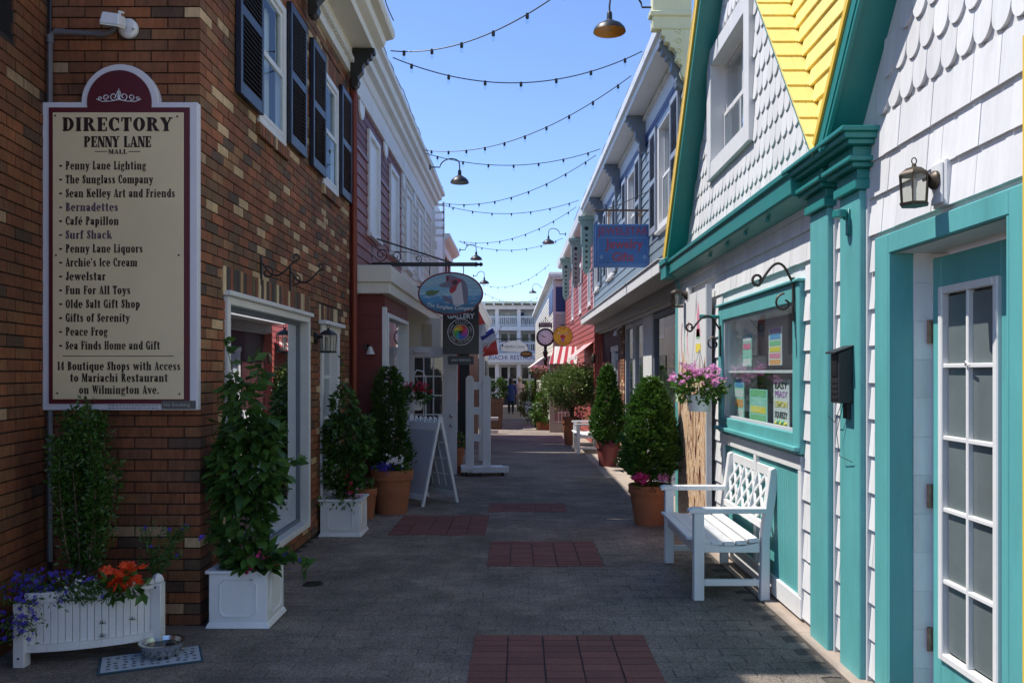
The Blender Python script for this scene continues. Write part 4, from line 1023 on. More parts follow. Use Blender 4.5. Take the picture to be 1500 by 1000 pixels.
for k in range(4):
    t = thing('balcony_chair', ['pale balcony chair at the left of the top balcony','pale balcony chair second along the top balcony','pale balcony chair at the middle of the top balcony','dark blue balcony chair at the right of the top balcony'][k], 'chair', (ex((707,722,748,770)[k]), 56.9, ez(477)+gz(56)), (0,0,.3*k), 'chairs on the top balcony')
    mm = (whitepl, whitepl, whitepl, bluedk)[k]
    q = MB(); q.box(-.25,.25,-.25,.25,.42,.47); q.build('seat', mm, t)
    q = MB(); q.box(-.25,.25,.22,.27,.47,.95); q.build('backrest', mm, t)
    for a in (-.22,.22):
        for b in (-.22,.22): q = MB(); q.box(a-.03,a+.03,b-.03,b+.03,0,.42); q.build('leg', mm, t)
BN = thing('restaurant_banner', 'white banner with dark lettering MARIACHI RESTAURANT across the far building', 'sign', (ex(752), 55.7, ez(524)+gz(56)))
q = MB(); q.box(-2.3, 2.3, -.02, 0, -.30, .30); q.build('banner', whitepl, BN)
bnm = plain('navy_print', (.05,.05,.22)); o = text('MARIACHI', .42, bnm, BN, (-1.28, -.025, 0), FR, 1, .001); fit(o, 1.75)
o = text('RESTAURANT', .42, bnm, BN, (1.0, -.025, 0), FR, 1, .001); fit(o, 2.4)
OV = thing('oval_hanging_sign', 'white arched hanging sign reading PENNY LANE near the far building', 'sign', tuple(W(754, 508, 40)))
q = MB(); pts = [(.56*math.cos(PI*k/16), .30*math.sin(PI*k/16)) for k in range(17)]; pts = [(-.62,-.0)]+[(-.62,-.16),(-.3,-.24),(.3,-.24),(.62,-.16),(.62,0)]+pts[:]
q.prism([(x, 0, z) for x, z in pts], (0,.05,0)); q.build('sign_board', whitepl, OV)
o = text('PENNY LANE', .17, plain('grey_print', (.2,.2,.22)), OV, (0, -.006, 0), FR, 1, .001); fit(o, .95)
q = MB(); q.box(-.9,.9,.01,.04,.36,.40); q.tube([(-.4,.02,.2),(-.4,.02,.38)], .012, 5); q.tube([(.4,.02,.2),(.4,.02,.38)], .012, 5); q.build('hanger', black, OV)
O2 = thing('oval_gold_sign', 'small dark oval sign with gold script under the white arched sign', 'sign', tuple(W(771, 518.5, 38)))
q = MB(); q.lathe([(.28,0),(.28,.04)], 24, (0,0,0), 0, (True,True), 1, .55); q.build('sign_board', bronze, O2, (0,.04,0), FR)
q = MB(); q.lathe([(.25,0),(.25,.003)], 24, (0,0,0), 0, (True,True), 1, .5); q.build('face', plain('dark_brown_face', (.06,.03,.01)), O2, (0,.0005,0), FR)
q = MB(); q.tube([(-.16,-.006,-.03),(-.1,-.006,.06),(-.08,-.006,-.04),(0,-.006,.04),(.04,-.006,-.04),(.1,-.006,.03),(.17,-.006,-.02)], .012, 5); q.build('gold_script', amber, O2)

# ------------------------------------------------------------------ hanging sign of a dolphin
SG = thing('oval_dolphin_sign', 'oval hanging sign with a painted dolphin in sunglasses reading The Sunglass Company', 'sign', (-.918, 11.07, 2.585))
A, B = .432, .285
def ell(a, b, n=48, y=0): return [(a*math.cos(2*PI*k/n), y, b*math.sin(2*PI*k/n)) for k in range(n)]
q = MB(); q.prism(ell(A, B, y=.035), (0,-.045,0)); q.build('rim', plain('dark_red_rim', (.16,.012,.03)), SG, bevel=.004)
seam = bpy.data.materials.new('painted_sea'); seam.use_nodes = True
N = seam.node_tree.nodes; L = seam.node_tree.links; tc = N.new('ShaderNodeTexCoord'); sp = N.new('ShaderNodeSeparateXYZ'); L.new(tc.outputs['Object'], sp.inputs[0])
cr = N.new('ShaderNodeValToRGB'); mr = N.new('ShaderNodeMapRange'); mr.inputs[1].default_value = -.28; mr.inputs[2].default_value = .28; nz = N.new('ShaderNodeTexNoise'); nz.inputs['Scale'].default_value = 6
mp = N.new('ShaderNodeMapping'); mp.inputs['Scale'].default_value = (1,1,5); L.new(tc.outputs['Object'], mp.inputs[0]); L.new(mp.outputs[0], nz.inputs[0])
ad = N.new('ShaderNodeMath'); ad.operation = 'MULTIPLY_ADD'; ad.inputs[1].default_value = .22; L.new(nz.outputs[0], ad.inputs[0]); L.new(sp.outputs[2], ad.inputs[2]); L.new(ad.outputs[0], mr.inputs[0])
L.new(mr.outputs[0], cr.inputs[0]); e = cr.color_ramp.elements; e[0].position = .15; e[0].color = (.01,.06,.09,1); e[1].position = .95; e[1].color = (.25,.42,.50,1)
for p_, c_ in ((.4,(.02,.13,.26)),(.62,(.06,.28,.50)),(.72,(.35,.50,.55)),(.78,(.14,.36,.50))): k_ = e.new(p_); k_.color = (*c_, 1)
L.new(cr.outputs[0], N['Principled BSDF'].inputs['Base Color']); N['Principled BSDF'].inputs['Roughness'].default_value = .4
q = MB(); q.prism(ell(A-.022, B-.022, y=-.010), (0,-.004,0)); q.build('painted_sea', seam, SG)
def S_(px, py): return ((px-605)/1000*.905, (497-py)/1000*.905)          # crop pixels of the sign -> metres
def shape(pts, m, dy, name):
    q = MB(); q.prism([(S_(*p)[0], dy, S_(*p)[1]) for p in pts], (0,-.001,0)); q.build(name, m, SG)
dgrey = plain('dolphin_grey_paint', (.17,.15,.21)); dwh = plain('dolphin_belly_paint', (.55,.52,.52))
shape([(740,280),(800,300),(840,360),(860,450),(862,560),(850,640),(800,645),(770,520),(740,400)], dgrey, -.015, 'dolphin_back')
shape([(700,330),(760,340),(775,440),(800,650),(740,668),(650,665),(630,560),(600,500),(640,450)], dwh, -.0165, 'dolphin_belly')
shape([(540,235),(600,225),(680,250),(750,280),(740,330),(700,390),(620,410),(580,405),(520,410),(450,395),(430,375),(500,345),(545,330)], dgrey, -.018, 'dolphin_head')
shape([(605,400),(700,390),(690,440),(640,490),(600,488),(590,450)], plain('red_mouth_paint', (.35,.02,.04)), -.0195, 'mouth')
shape([(480,530),(530,530),(600,560),(640,610),(640,650),(580,630),(520,590)], dgrey, -.0195, 'flipper')
shape([(545,235),(580,240),(590,300),(565,330),(540,310)], plain('red_glasses_paint', (.40,.03,.08)), -.0195, 'sunglasses')
shape([(620,300),(690,290),(770,285),(770,320),(720,350),(700,390),(650,385),(615,350)], plain('red_glasses_paint', (.40,.03,.08)), -.0195, 'sunglasses')
shape([(640,310),(700,305),(710,350),(670,375),(635,355)], black, -.021, 'lens'); shape([(550,245),(575,250),(578,300),(556,318)], black, -.021, 'lens')
shape([(240,490),(270,460),(330,445),(390,455),(455,450),(420,490),(370,520),(300,530),(250,515)], plain('turtle_green_paint', (.10,.16,.05)), -.015, 'turtle')
for k in range(12):
    x, y = rnd.choice([(190,375,),(220,555),(300,545),(480,625),(870,640),(880,400),(400,300),(900,580),(250,350),(830,350),(650,680),(520,640)][k:k+1])
    shape([(x,y),(x+60,y-12),(x+120,y+2),(x+60,y-4)], dwh, -.0155, 'foam')
o = text('The Sunglass Company', .07, whitepl, SG, (-.005, -.0175, -.185), FR, 1, .0006, 'CENTER', 0, 1, 'lettering', .3); fit(o, .62)
for v in o.data.vertices: v.co.y += .9*(v.co.x**2)*(.62/max(.1,o.scale[0]))**0*.18 - (v.co.x*.08)
q = MB()
for x_ in (-.28, .17): q.tube([(x_,.01,.10+.14),(x_,.01,.375)], .006, 6)
q.build('hanging_links', black, SG)
BK = thing('sign_bracket', 'long black iron bracket with scrolls holding the oval dolphin sign', 'bracket', (XL, 11.07, 2.97))
q = MB(); q.box(0, .02, -.02, .02, -.06, .40); q.build('wall_bar', black, BK, bevel=.002)
q = MB(); q.bar((0,0,0), (1.37,0,0), .035, .05); q.build('arm_bar', black, BK, bevel=.002)
q = MB(); q.bar((0,0,.36), (1.06,0,.02), .015, .02); q.build('brace', black, BK)
q = MB(); q.lathe([(.03,0),(.034,.01),(.022,.03),(.018,.05)], 10, (0,0,0)); q.ball((0,0,.075), .027, 8); q.build('end_finial', black, BK, (1.37,0,0), (0,R(90),0))
q = MB()
for (cx_, cz_, r_) in ((.13,.13,.085),(.33,.11,.07),(.62,.07,.05)): q.tube([(a_,0,b_) for a_,b_ in spiral(cx_, cz_, r_, r_*.25, -PI/2, PI*2.1, 20)], .006, 5)
q.tube([(.02,0,.30),(.10,0,.20),(.3,0,.17),(.5,0,.16),(.75,0,.09)], .005, 5)
q.build('scrolls', black, BK)
# gallery sign
GA = thing('gallery_sign', 'black square hanging sign reading GALLERY with a round coloured wheel', 'sign', (-.92, 13.0, 2.25))
blk = plain('black_sign_face', (.012,.012,.013), .35); prt = plain('white_print', (.7,.7,.68))
q = MB(); q.box(-.28,.28,0,.03,-.42,.52); q.build('board', blk, GA, bevel=.003)
o = text('GALLERY', .11, prt, GA, (0,-.002,.165), FR, 1, .001, 'CENTER', .003); fit(o, .42)
q = MB(); ring(q, 0, 0, .205, .205, .195, .195, 0, 2*PI, -.002, 40); ring(q, 0, 0, .125, .125, .117, .117, 0, 2*PI, -.002, 40); q.build('emblem_rings', prt, GA, (0,0,-.08))
cols = [(.75,.05,.04),(.85,.35,.03),(.8,.65,.05),(.15,.5,.08),(.03,.4,.4),(.05,.15,.6),(.35,.08,.45),(.7,.06,.3)]
for k in range(8):
    q = MB(); a = 2*PI*k/8; pts = [(.02*math.cos(a), .02*math.sin(a))]+[(r_*math.cos(a+t_), r_*math.sin(a+t_)) for r_, t_ in ((.06,.25),(.11,.75),(.11,1.1),(.11,1.5),(.06,1.0))]
    q.prism([(x,-.002-.0004*k,z) for x,z in pts], (0,-.0008,0)); q.build('wheel_petal', plain('wheel_colour', cols[k]), GA, (0,0,-.08))
for s_, aa, r_ in (('SEAN KELLEY ART', 90, .16),('AND FRIENDS', -90, .16)):
    n_ = len(s_)
    for k, ch in enumerate(s_):
        if ch == ' ': continue
        sp_ = 12.5; an = R(aa+(sp_*((n_-1)/2-k) if aa > 0 else -sp_*((n_-1)/2-k)))
        rot_ = an-PI/2 if aa > 0 else an+PI/2
        text(ch, .045, prt, GA, (r_*math.cos(an), -.002, r_*math.sin(an)-.08), (R(90), -rot_, 0), 1, .0005)
q = MB()
for x_ in (-.2,.2): q.tube([(x_,.015,.52),(x_,.015,.62)], .006, 5)
q.tube([(-.95,.015,.62),(.3,.015,.62)], .014, 6); q.build('hanger', black, GA)
q = MB(); q.box(-.20,.20,.005,.025,-.58,-.45); g2 = q.build('name_plate', blk, GA)
o = text('AND FRIENDS', .05, prt, GA, (0,.003,-.515), FR, 1, .0005); fit(o, .3)
# flags
def flag(name, label, loc, cols_, w_, h_, rotz, lean):
    t = thing(name, label, 'flag', loc, (0,0,rotz))
    q = MB(); q.tube([(-.12,0,.10),(.34,0,.36)] if lean > 0 else [(-.15,0,-.1),(.05,0,.3)], .008, 6); q.build('pole', white, t)
    nx_, nz_ = 12, 9
    for s_ in range(3):
        q = MB(); vs = []; 
        for i in range(nx_//3+1):
            for j in range(nz_+1):
                u_ = (s_*(nx_//3)+i)/nx_; v_ = j/nz_
                x = -.10+u_*w_*.75+v_*.03*math.sin(u_*9); y = .035*math.sin(u_*7+v_*2.5)+.02*math.sin(v_*6)
                z = .12+u_*.22*lean-v_*h_*(1-.15*u_)-.25*u_*v_*h_
                vs.append((x, y, z))
        fs = [(i*(nz_+1)+j, (i+1)*(nz_+1)+j, (i+1)*(nz_+1)+j+1, i*(nz_+1)+j+1) for i in range(nx_//3) for j in range(nz_)]
        q.add(vs, fs, 0, True); q.build('stripe', cols_[s_], t)
fb = plain('flag_blue_cloth', (.05,.06,.30), .8); fw_ = plain('flag_white_cloth', (.62,.62,.66), .8); fr_ = plain('flag_red_cloth', (.60,.06,.05), .8)
TF = thing('tricolour_flag', 'blue white and red flag hanging from a slanted white pole by the black gallery sign', 'flag', tuple(W(706, 518, 15)))
q = MB(); q.tube([(-.02,0,-.06),(.36,0,.50)], .010, 6); q.build('pole', white, TF)
def cloth(name, corners, m, parent, amp=.02, n=7):
    a, b, c_, d_ = [Vector(p) for p in corners]; vs = []
    for i in range(n+1):
        for j in range(n+1):
            u_, v_ = i/n, j/n; p = (a*(1-u_)+b*u_)*(1-v_)+(d_*(1-u_)+c_*u_)*v_; p.y += amp*math.sin(u_*6+v_*3); vs.append(p)
    q = MB(); q.add(vs, [(i*(n+1)+j, (i+1)*(n+1)+j, (i+1)*(n+1)+j+1, i*(n+1)+j+1) for i in range(n) for j in range(n)], 0, True); return q.build(name, m, parent)
def FP(px, py, Y0=15, base=(706,518)): v = W(px, py, Y0)-W(*base, Y0); return (v.x, v.y, v.z)
cloth('blue_stripe', [FP(722,480),FP(724,487),FP(706,499),FP(703,492)], fb, TF)
cloth('white_stripe', [FP(724,487),FP(727,498),FP(707,511),FP(706,499)], fw_, TF)
cloth('red_stripe', [FP(727,498),FP(730,519),FP(706,522),FP(708,509)], fr_, TF)
cloth('white_fold', [FP(722,480),FP(728,496),FP(730,506),FP(725,490)], fw_, TF, .03)
RF = thing('red_white_flag', 'red and white flag hanging just behind the black gallery sign', 'flag', tuple(W(700, 480, 14.6)))
def FQ(px, py): v = W(px, py, 14.6)-W(700, 480, 14.6); return (v.x, v.y, v.z)
q = MB(); q.tube([(-.15,.02,-.2),(.02,.0,.33)], .010, 6); q.build('pole', white, RF)
cloth('red_stripe', [FQ(697,454),FQ(702,456),FQ(711,474),FQ(699,477)], fr_, RF)
cloth('white_stripe', [FQ(699,477),FQ(711,474),FQ(712,490),FQ(700,494)], fw_, RF)
# ------------------------------------------------------------------ ice cream shop on the right
XR, YR = 1.77, 9.34
ic = thing('ice_cream_shop', 'white shingled shop with teal trim, yellow roof and fish scale gable', 'building', (XR, YR, 0))
def L_(Y): return Y-YR
doorh = (L_(2.99), L_(3.97), -.3, 2.11); winh = (L_(5.33), L_(7.15), 1.14, 1.99)
gwin = (L_(6.33), L_(7.75), 3.30, 4.47)
q = MB(-1)
walls(q, -.25, 0, L_(-.6), 0, -.4, 2.75, [doorh, winh])
# gable walls
zA, sl_ = 2.73, 1.22
def tri_cut(y0, y1, yc, half, z0, hole):
    # strips in y for a gable wall
    n = 48
    for k in range(n):
        a = y0+(y1-y0)*k/n; b = y0+(y1-y0)*(k+1)/n; 
        za = zA+sl_*(half-abs(a-yc)); zb = zA+sl_*(half-abs(b-yc))
        m = (a+b)/2
        if hole and hole[0] < m < hole[1]:
            q.box(0, -.25, a, b, z0, hole[2])
            if min(za, zb) > hole[3]: q.hexa([(0,a,hole[3]),(-.25,a,hole[3]),(-.25,b,hole[3]),(0,b,hole[3]),(0,a,za),(-.25,a,za),(-.25,b,zb),(0,b,zb)])
        else: q.hexa([(0,a,z0),(-.25,a,z0),(-.25,b,z0),(0,b,z0),(0,a,max(z0+.001,za)),(-.25,a,max(z0+.001,za)),(-.25,b,max(z0+.001,zb)),(0,b,max(z0+.001,zb))])
tri_cut(L_(4.6), L_(9.04), L_(6.82), 2.22, 2.751, gwin)
tri_cut(L_(-.03), L_(4.41), L_(2.19), 2.22, 2.751, None)
q.box(-.25, -3, L_(9.2), 0, -.4, 2.7); q.box(-.25,-3,L_(-.6),L_(-.4),-.4,2.7)
q.build('wall', whitesh, ic)
# plain shingles
cols = [(4.67,4.95),(4.23,4.49)]
sh_holes = [(L_(a)-.004, L_(b)+.004, -1, 2.6) for a, b in cols]+[(L_(5.18)-.002, L_(7.3), 1.04, 2.13), (L_(5.2), L_(7.25), -1, 1.06), (L_(2.9)-.0, L_(4.12), -1, 2.215), (L_(7.56), L_(9.05), -1, 2.42), (L_(9.18), 1, -1, 3)]
sr = MB(-1); sr.prism([(0,0,0),(.021,0,0),(.006,0,.19),(0,0,.19)], (0,1,0)); srm = sr.mesh('shingle', whitesh)
items = []
EXP = .183; r = 0; z = .035
while z < 2.70:
    y = L_(1.6)+(rnd.uniform(0, .12)); segs = []
    while y < -.16:
        wd = rnd.choice((.12,.15,.17,.19,.21)); segs.append((y, y+wd)); y += wd
    hs = [h for h in sh_holes if h[2] < z+EXP*.6 and h[3] > z+EXP*.4]
    zt = z
    for s, e in segs:
        for a, b in subtract((s, e), hs): 
            Yw = (a+b)/2+YR
            if Yw > 4.45 and z > 2.52: continue
            items.append((a, b, z))
    z += EXP; r += 1
def vis_r(Yw, z): 
    px = VX+1.77*K/Yw; py = VY-(z-H)*K/Yw; return px < 1510 and -30 < py < 1010
items.sort(key=lambda t: (0 if vis_r(t[0]+YR, t[2]+.1) else 100)+t[0]+YR)
rest = MB(-1)
for i, (a, b, z) in enumerate(items):
    dz = rnd.uniform(-.002,.002); dt = rnd.uniform(0,.003)
    if i < 297: o = link('shingle', srm, ic, (-.001-dt, a+.001, z+dz)); o.scale = (1, b-a-.0025, 1)
    else: rest.prism([(o_+.001+dt, a+.001, z+dz+z_) for o_, z_ in [(0,0),(.021,0),(.006,.19),(0,.19)]], (0, b-a-.0025, 0))
rest.build('shingle_field', whitesh, ic, stuff=True)
# fish scale shingles
fs = MB(-1); WD, HT = .122, .165
pts = [(0,.20),(0,.03)]+[((WD/2)*(1-math.cos(PI*k/10)), .045-.045*math.sin(PI*k/10)) for k in range(0, 11)]+[(WD,.20)]
pts = [(0,.20)]+[((WD/2)*(1-math.cos(PI*k/12)), .075-.075*math.sin(PI*k/12)) for k in range(0, 13)]+[(WD,.20)]
def scale_geo(mb, y, z, t=.019):
    n = len(pts); vs = [(0.001, y+a, z+b) for a, b in pts]+[(t-(t-.004)*b/.2, y+a, z+b) for a, b in pts]
    mb.add(vs, [tuple(range(n))[::-1], tuple(range(n, 2*n))]+[(i, (i+1) % n, n+(i+1) % n, n+i) for i in range(n)])
scale_geo(fs, 0, 0); fsm = fs.mesh('fish_scale_shingle', whitesh); items = []
for (yc, half, ya, yb) in ((L_(6.82), 2.22, L_(4.6), L_(9.04)), (L_(2.19), 2.22, L_(1.7), L_(4.41))):
    z = 2.80; r = 0
    while z < 5.2:
        y = ya-.2+(.0625 if r % 2 else 0)
        while y < yb:
            c_ = y+WD/2; zt = z+.17
            if abs(c_-yc)+.03 < half-(zt-zA)/sl_ and not (gwin[0]-.03 < c_ < gwin[1]+.03 and gwin[2]-.16 < z < gwin[3]-.06 ):
                items.append((y, z))
            y += .1255
        z += .158; r += 1
items.sort(key=lambda t: (0 if vis_r(t[0]+YR, t[1]+.05) else 100)+t[0]+YR)
rest = MB(-1)
for i, (y, z) in enumerate(items):
    if i < 298: link('fish_scale_shingle', fsm, ic, (-rnd.uniform(0,.002), y, z+rnd.uniform(-.003,.003)))
    else: scale_geo(rest, y, z)
rest.build('fish_scale_field', whitesh, ic, stuff=True)
window(ic, -1, .02, gwin[0], gwin[1], gwin[2], gwin[3], white, .15, .17, (2,2), .03, winglass, interior, .6, True, 'gable_window', [(0,1)], False)
# roofs: slabs with teal underside
def slab(ya, za, yb, zb, x0, x1, th, m, name):
    d = Vector((0, yb-ya, zb-za)).normalized(); n = Vector((0, -d.z, d.y))
    if n.z < 0: n = -n
    a = Vector((0, ya, za)); b = Vector((0, yb, zb)); s = MB(-1); n = n*th
    s.hexa([(x0,*a.yz),(x1,*a.yz),(x1,*b.yz),(x0,*b.yz),(x0,*(a+n).yz),(x1,*(a+n).yz),(x1,*(b+n).yz),(x0,*(b+n).yz)]); return s.build(name, m, ic)
OV_ = .19
apA = zA+sl_*2.22
slab(L_(9.06), zA-.02, L_(6.82), apA, -1.2, OV_, .07, teald, 'soffit'); slab(L_(4.58), zA-.02, L_(6.82), apA, -1.2, OV_-.01, .03, teald, 'soffit')
slab(L_(4.43), zA-.02, L_(2.19), apA, -1.2, OV_, .07, teald, 'soffit'); slab(L_(-.05), zA-.02, L_(2.19), apA, -1.2, OV_, .03, teald, 'soffit')
slab(L_(4.484), zA+.025, L_(2.244), apA+.045, OV_-.02, OV_+.012, .035, yellowtrim, 'rake_trim')
q = MB(-1); q.bar((OV_-.015, L_(4.41), zA-.0), (OV_-.015, L_(2.19), apA+.01), .02, .05); q.build('rake_edge', teald, ic)
# yellow shingles on the slopes
ys_ = MB(-1); ys_.prism([(0,0,0),(0,-.002,.019),(0,.17,.008),(0,.17,0)], (1,0,0)); ysm = ys_.mesh('roof_shingle', yellow)
def slope_shingles(y0, z0, dirsign, x_lo, x_hi, n, wdt=.24):
    ang = math.atan(sl_)
    for k in range(n):
        dy = .104*k; dz = .127*k
        y = y0+dirsign*dy; z = z0+dz
        x = x_hi; first = True
        while x > x_lo+.02:
            wd = min(x-x_lo, wdt*rnd.uniform(.6, 1.1)*(rnd.uniform(.4,1) if first else 1)); first = False
            if wd < .03: break
            o = link('roof_shingle', ysm, ic, (-(x-wd)-.0005, y, z+.002), (ang, 0, 0) if dirsign > 0 else (ang, 0, PI)); 
            if dirsign > 0: o.scale = (wd-.002, 1, 1)
            else: o.scale = (wd-.002, 1, 1); o.location.x = -x+.0
            x -= wd
slope_shingles(L_(4.565), zA+.0, 1, -.35, OV_, 21)
slope_shingles(L_(9.19), zA+.085, -1, -.15, OV_+.02, 21)
slab(L_(9.115), zA+.025, L_(6.87), apA+.045, OV_-.02, OV_+.018, .085, yellowtrim, 'rake_trim')
# mansard between the gables
def mx(z): return .095-.10*(z-2.72)                # outward distance of the steep main roof
q = MB(-1); q.hexa([(mx(2.7),L_(-.5),2.7),(mx(2.7)-.1,L_(-.5),2.7),(mx(2.7)-.1,0,2.7),(mx(2.7),0,2.7),(mx(5.6)-.02,L_(-.5),5.6),(mx(5.6)-.3,L_(-.5),5.6),(mx(5.6)-.3,L_(6.82),5.6),(mx(5.6)-.02,L_(6.82),5.6)])
ms_ = MB(-1); ms_.prism([(0,0,0),(.020,0,0),(.004,0,.14),(0,0,.14)], (0,1,0)); msm = ms_.mesh('roof_shingle', yellow)
for k in range(21):
    z = 2.73+.127*k; ya = L_(4.6)+(z-zA)/sl_-.01; yb = L_(4.41)-(z-zA)/sl_+.07
    ya, yb = yb, ya
    y = ya-rnd.uniform(0,.12)
    while y < yb-.01:
        wd = rnd.uniform(.13,.22); a = max(y, ya); b = min(y+wd, yb)
        if b-a > .02: o = link('roof_shingle', msm, ic, (-mx(z)+.002, a, z), (0, R(5.7), 0)); o.scale = (1, b-a-.002, 1)
        y += wd
wl_ = MB(-1); wl_.prism([(mx(2.76)-.012, L_(4.47), 2.76), (mx(2.76)-.012, L_(4.58), 2.76), (mx(5.4)-.012, L_(6.77), 5.42), (mx(5.4)-.012, L_(2.33), 5.42)], (-.03, 0, 0)); wl_.build('main_roof', yellow, ic)
# teal cornice beam under gable A, with crown, and under B
def beam(y0, y1, nm='beam'):
    profile_run(ic, -1, [(0,2.55),(.02,2.55),(.150,2.595),(.165,2.605),(.17,2.705),(.188,2.722),(.19,2.755),(0,2.765)], y0, y1, teald, nm, .004)
beam(L_(4.98), L_(9.2))
q = MB(-1); q.box(.001,.03,L_(4.98),L_(9.18),2.515,2.563); q.build('beam_strip', oldwhite, ic)
q = MB(-1); 
for Y in (5.6, 6.15, 6.7, 7.3): q.ball((.12, L_(Y), 2.565), .017, 6)
q.build('small_bulb_sockets', teald, ic, stuff=True)
# entablature over the two columns
q = MB(-1)
for a, b in cols:
    q.box(.001,.09,L_(a)-.02,L_(b)+.02,2.47,2.52); q.box(.001,.075,L_(a)-.008,L_(b)+.008,2.52,2.575)
    q.box(.001,.115,L_(a)-.045,L_(b)+.045,2.575,2.60); q.box(.001,.14,L_(a)-.07,L_(b)+.065,2.60,2.625)
    q.box(.001,.11,L_(a)-.04,L_(b)+.04,2.625,2.68)
q.box(.001,.15,L_(4.15),L_(5.03),2.68,2.705); q.box(.001,.175,L_(4.13),L_(5.05),2.705,2.735); q.box(.001,.195,L_(4.11),L_(5.07),2.735,2.76)
q.build('capital', teald, ic, bevel=.006, seg=2)
beam(L_(-.5), L_(1.2), 'near_beam')
for a, b in cols:
    q = MB(-1); q.box(.001, .062, L_(a), L_(b), -.02, 2.47); c_ = q.build('pilaster', teal, ic, bevel=.006)
    q = MB(-1); q.box(.001,.03,L_(a)-.022,L_(a)-.001,-.02,2.47); q.build('edge_strip', trimgrey, c_)
q = MB(-1); q.box(.001,.045,L_(9.19),.0,-.1,2.57); q.box(-.06,.0,.001,.03,-.1,2.57); q.build('corner_board', teal, ic, bevel=.005)
q = MB(-1); q.box(0,.20,L_(9.06),.05,2.57,2.76); q.box(0,.22,L_(9.0),.08,2.72,2.78); q.build('end_cap', teald, ic, bevel=.006)
# teal framed shop window
a, b, s, e = L_(5.18), L_(7.30), 1.04, 2.11
q = MB(-1); fw = .13
q.box(-.02,.05,a,a+fw,s,e); q.box(-.02,.05,b-fw,b,s,e); q.box(-.02,.049,a+fw,b-fw,e-.12,e); q.box(-.02,.049,a+fw,b-fw,s,s+.13)
wf = q.build('shop_window', teal, ic, bevel=.006)
q = MB(-1); q.box(.05,.085,a-.01,b+.01,s+.02,s+.05); q.box(.0,.07,a-.02,b+.02,e,e+.02); q.build('sill', teal, wf, bevel=.005)
q = MB(-1); q.box(.0,.03,a+fw+.001,a+fw+.02,s+.13,e-.12); q.box(.0,.03,b-fw-.02,b-fw-.001,s+.13,e-.12); q.box(.0,.028,a+fw+.02,b-fw-.02,s+.131,s+.15); q.box(.0,.028,a+fw+.02,b-fw-.02,e-.14,e-.121); q.build('stop_bead', trimgrey, wf)
q = MB(-1); q.box(.008,.012,a+fw+.02,b-fw-.02,s+.15,e-.14); q.build('pane', glass('front_glass', refl=.55), wf)
q = MB(-1); q.box(-.30,-.004,a+fw,b-fw,1.545,1.565); q.build('shelf', white, wf)
q = MB(-1); q.box(-.5,-.31,a,b,s,e); q.box(-.31,-.26,a-.02,a,s,e); q.box(-.31,-.251,b,b+.02,s,e); q.box(-.31,-.0,a,b,1.12,1.139); q.box(-.31,0,a,b,1.992,2.0); q.build('back_board', plain('mauve_grey_backing', (.36,.30,.32)), wf)
def wY(px, off=-.05): return L_((1.77-off)*K/(px-VX))
def poster(px0, px1, z0, z1, bands, lean=0):
    yb_, ya_ = wY(px0), wY(px1); o = MB(-1); o.box(-.055,-.05,ya_,yb_,z0,z1); po = o.build('poster', bands[0], wf)
    n = len(bands)-1
    for k in range(n):
        q2 = MB(-1); za = z0+(z1-z0)*(k+.12)/n; zb_ = z0+(z1-z0)*(k+.9)/n; q2.box(-.0495,-.0485,ya_+(yb_-ya_)*.08,yb_-(yb_-ya_)*.08,za,zb_); q2.build('colour_band', bands[n-k], po)
    return po, ya_, yb_
pc = lambda nme, c: plain(nme, c, .45)
mintp, whp, pkp, ylp, blp, grp, prp, orp = pc('mint_print',(.35,.68,.55)), pc('paper_white',(.72,.72,.70)), pc('pink_print',(.75,.25,.35)), pc('yellow_print',(.80,.65,.08)), pc('blue_print',(.12,.35,.62)), pc('green_print',(.22,.55,.28)), pc('purple_print',(.45,.20,.50)), pc('orange_print',(.75,.35,.12))
poster(1088,1101,1.60,1.85,[mintp,whp,pkp,mintp,whp])
poster(1126,1145,1.60,1.87,[whp,prp,blp,grp,ylp,pkp,orp])
po, ya_, yb_ = poster(1102,1124,1.575,1.68,[plain('chalk_black', (.03,.03,.03)),plain('chalk_grey',(.08,.08,.09))])
poster(1076,1090,1.17,1.50,[mintp,blp,whp,orp,whp])
poster(1098,1124,1.17,1.42,[mintp,grp,mintp,ylp,grp])
po, ya_, yb_ = poster(1133,1156,1.16,1.50,[whp])
for s_, z_, mm in (('EASY',1.455,black),('PEASY',1.395,prp),('LEMON',1.325,ylp),('SQUEEZY',1.25,black)):
    o = text(s_, .06, mm, po, (.0475, (ya_+yb_)/2, z_), ON_R, 1, .0004, 'CENTER', .001); fit(o, (yb_-ya_)*.8)
q = MB(-1)
for k in range(5): q.ball((-.045, ya_+.06+.05*k, 1.19+.012*(k % 2)), .018, 6, k % 2)
q.build('lemon_drawing', [ylp, grp], po, stuff=True)
# teal beadboard below
q = MB(-1); q.box(.001,.034,L_(5.2),L_(7.25),.94,1.03); q.box(.001,.034,L_(5.2),L_(7.25),.02,.15)
for Y in (5.2, 6.2, 7.19): q.box(.001,.032,L_(Y),L_(Y)+.06,.15,.94)
pnl = q.build('panel_frame', white, ic, bevel=.004)
u = MB(-1); u.box(.001,.014,.001,.043,0,.79); um = u.mesh('bead_board', teal)
k = 0
while 5.265+k*.045 < 7.18:
    if not (6.16 < 5.265+k*.045 < 6.25): link('bead_board', um, ic, (0, L_(5.265+k*.045), .15))
    k += 1
q = MB(-1); q.box(-.001,.003,L_(5.2),L_(7.25),.15,.94); q.build('panel_backing', teald, ic)
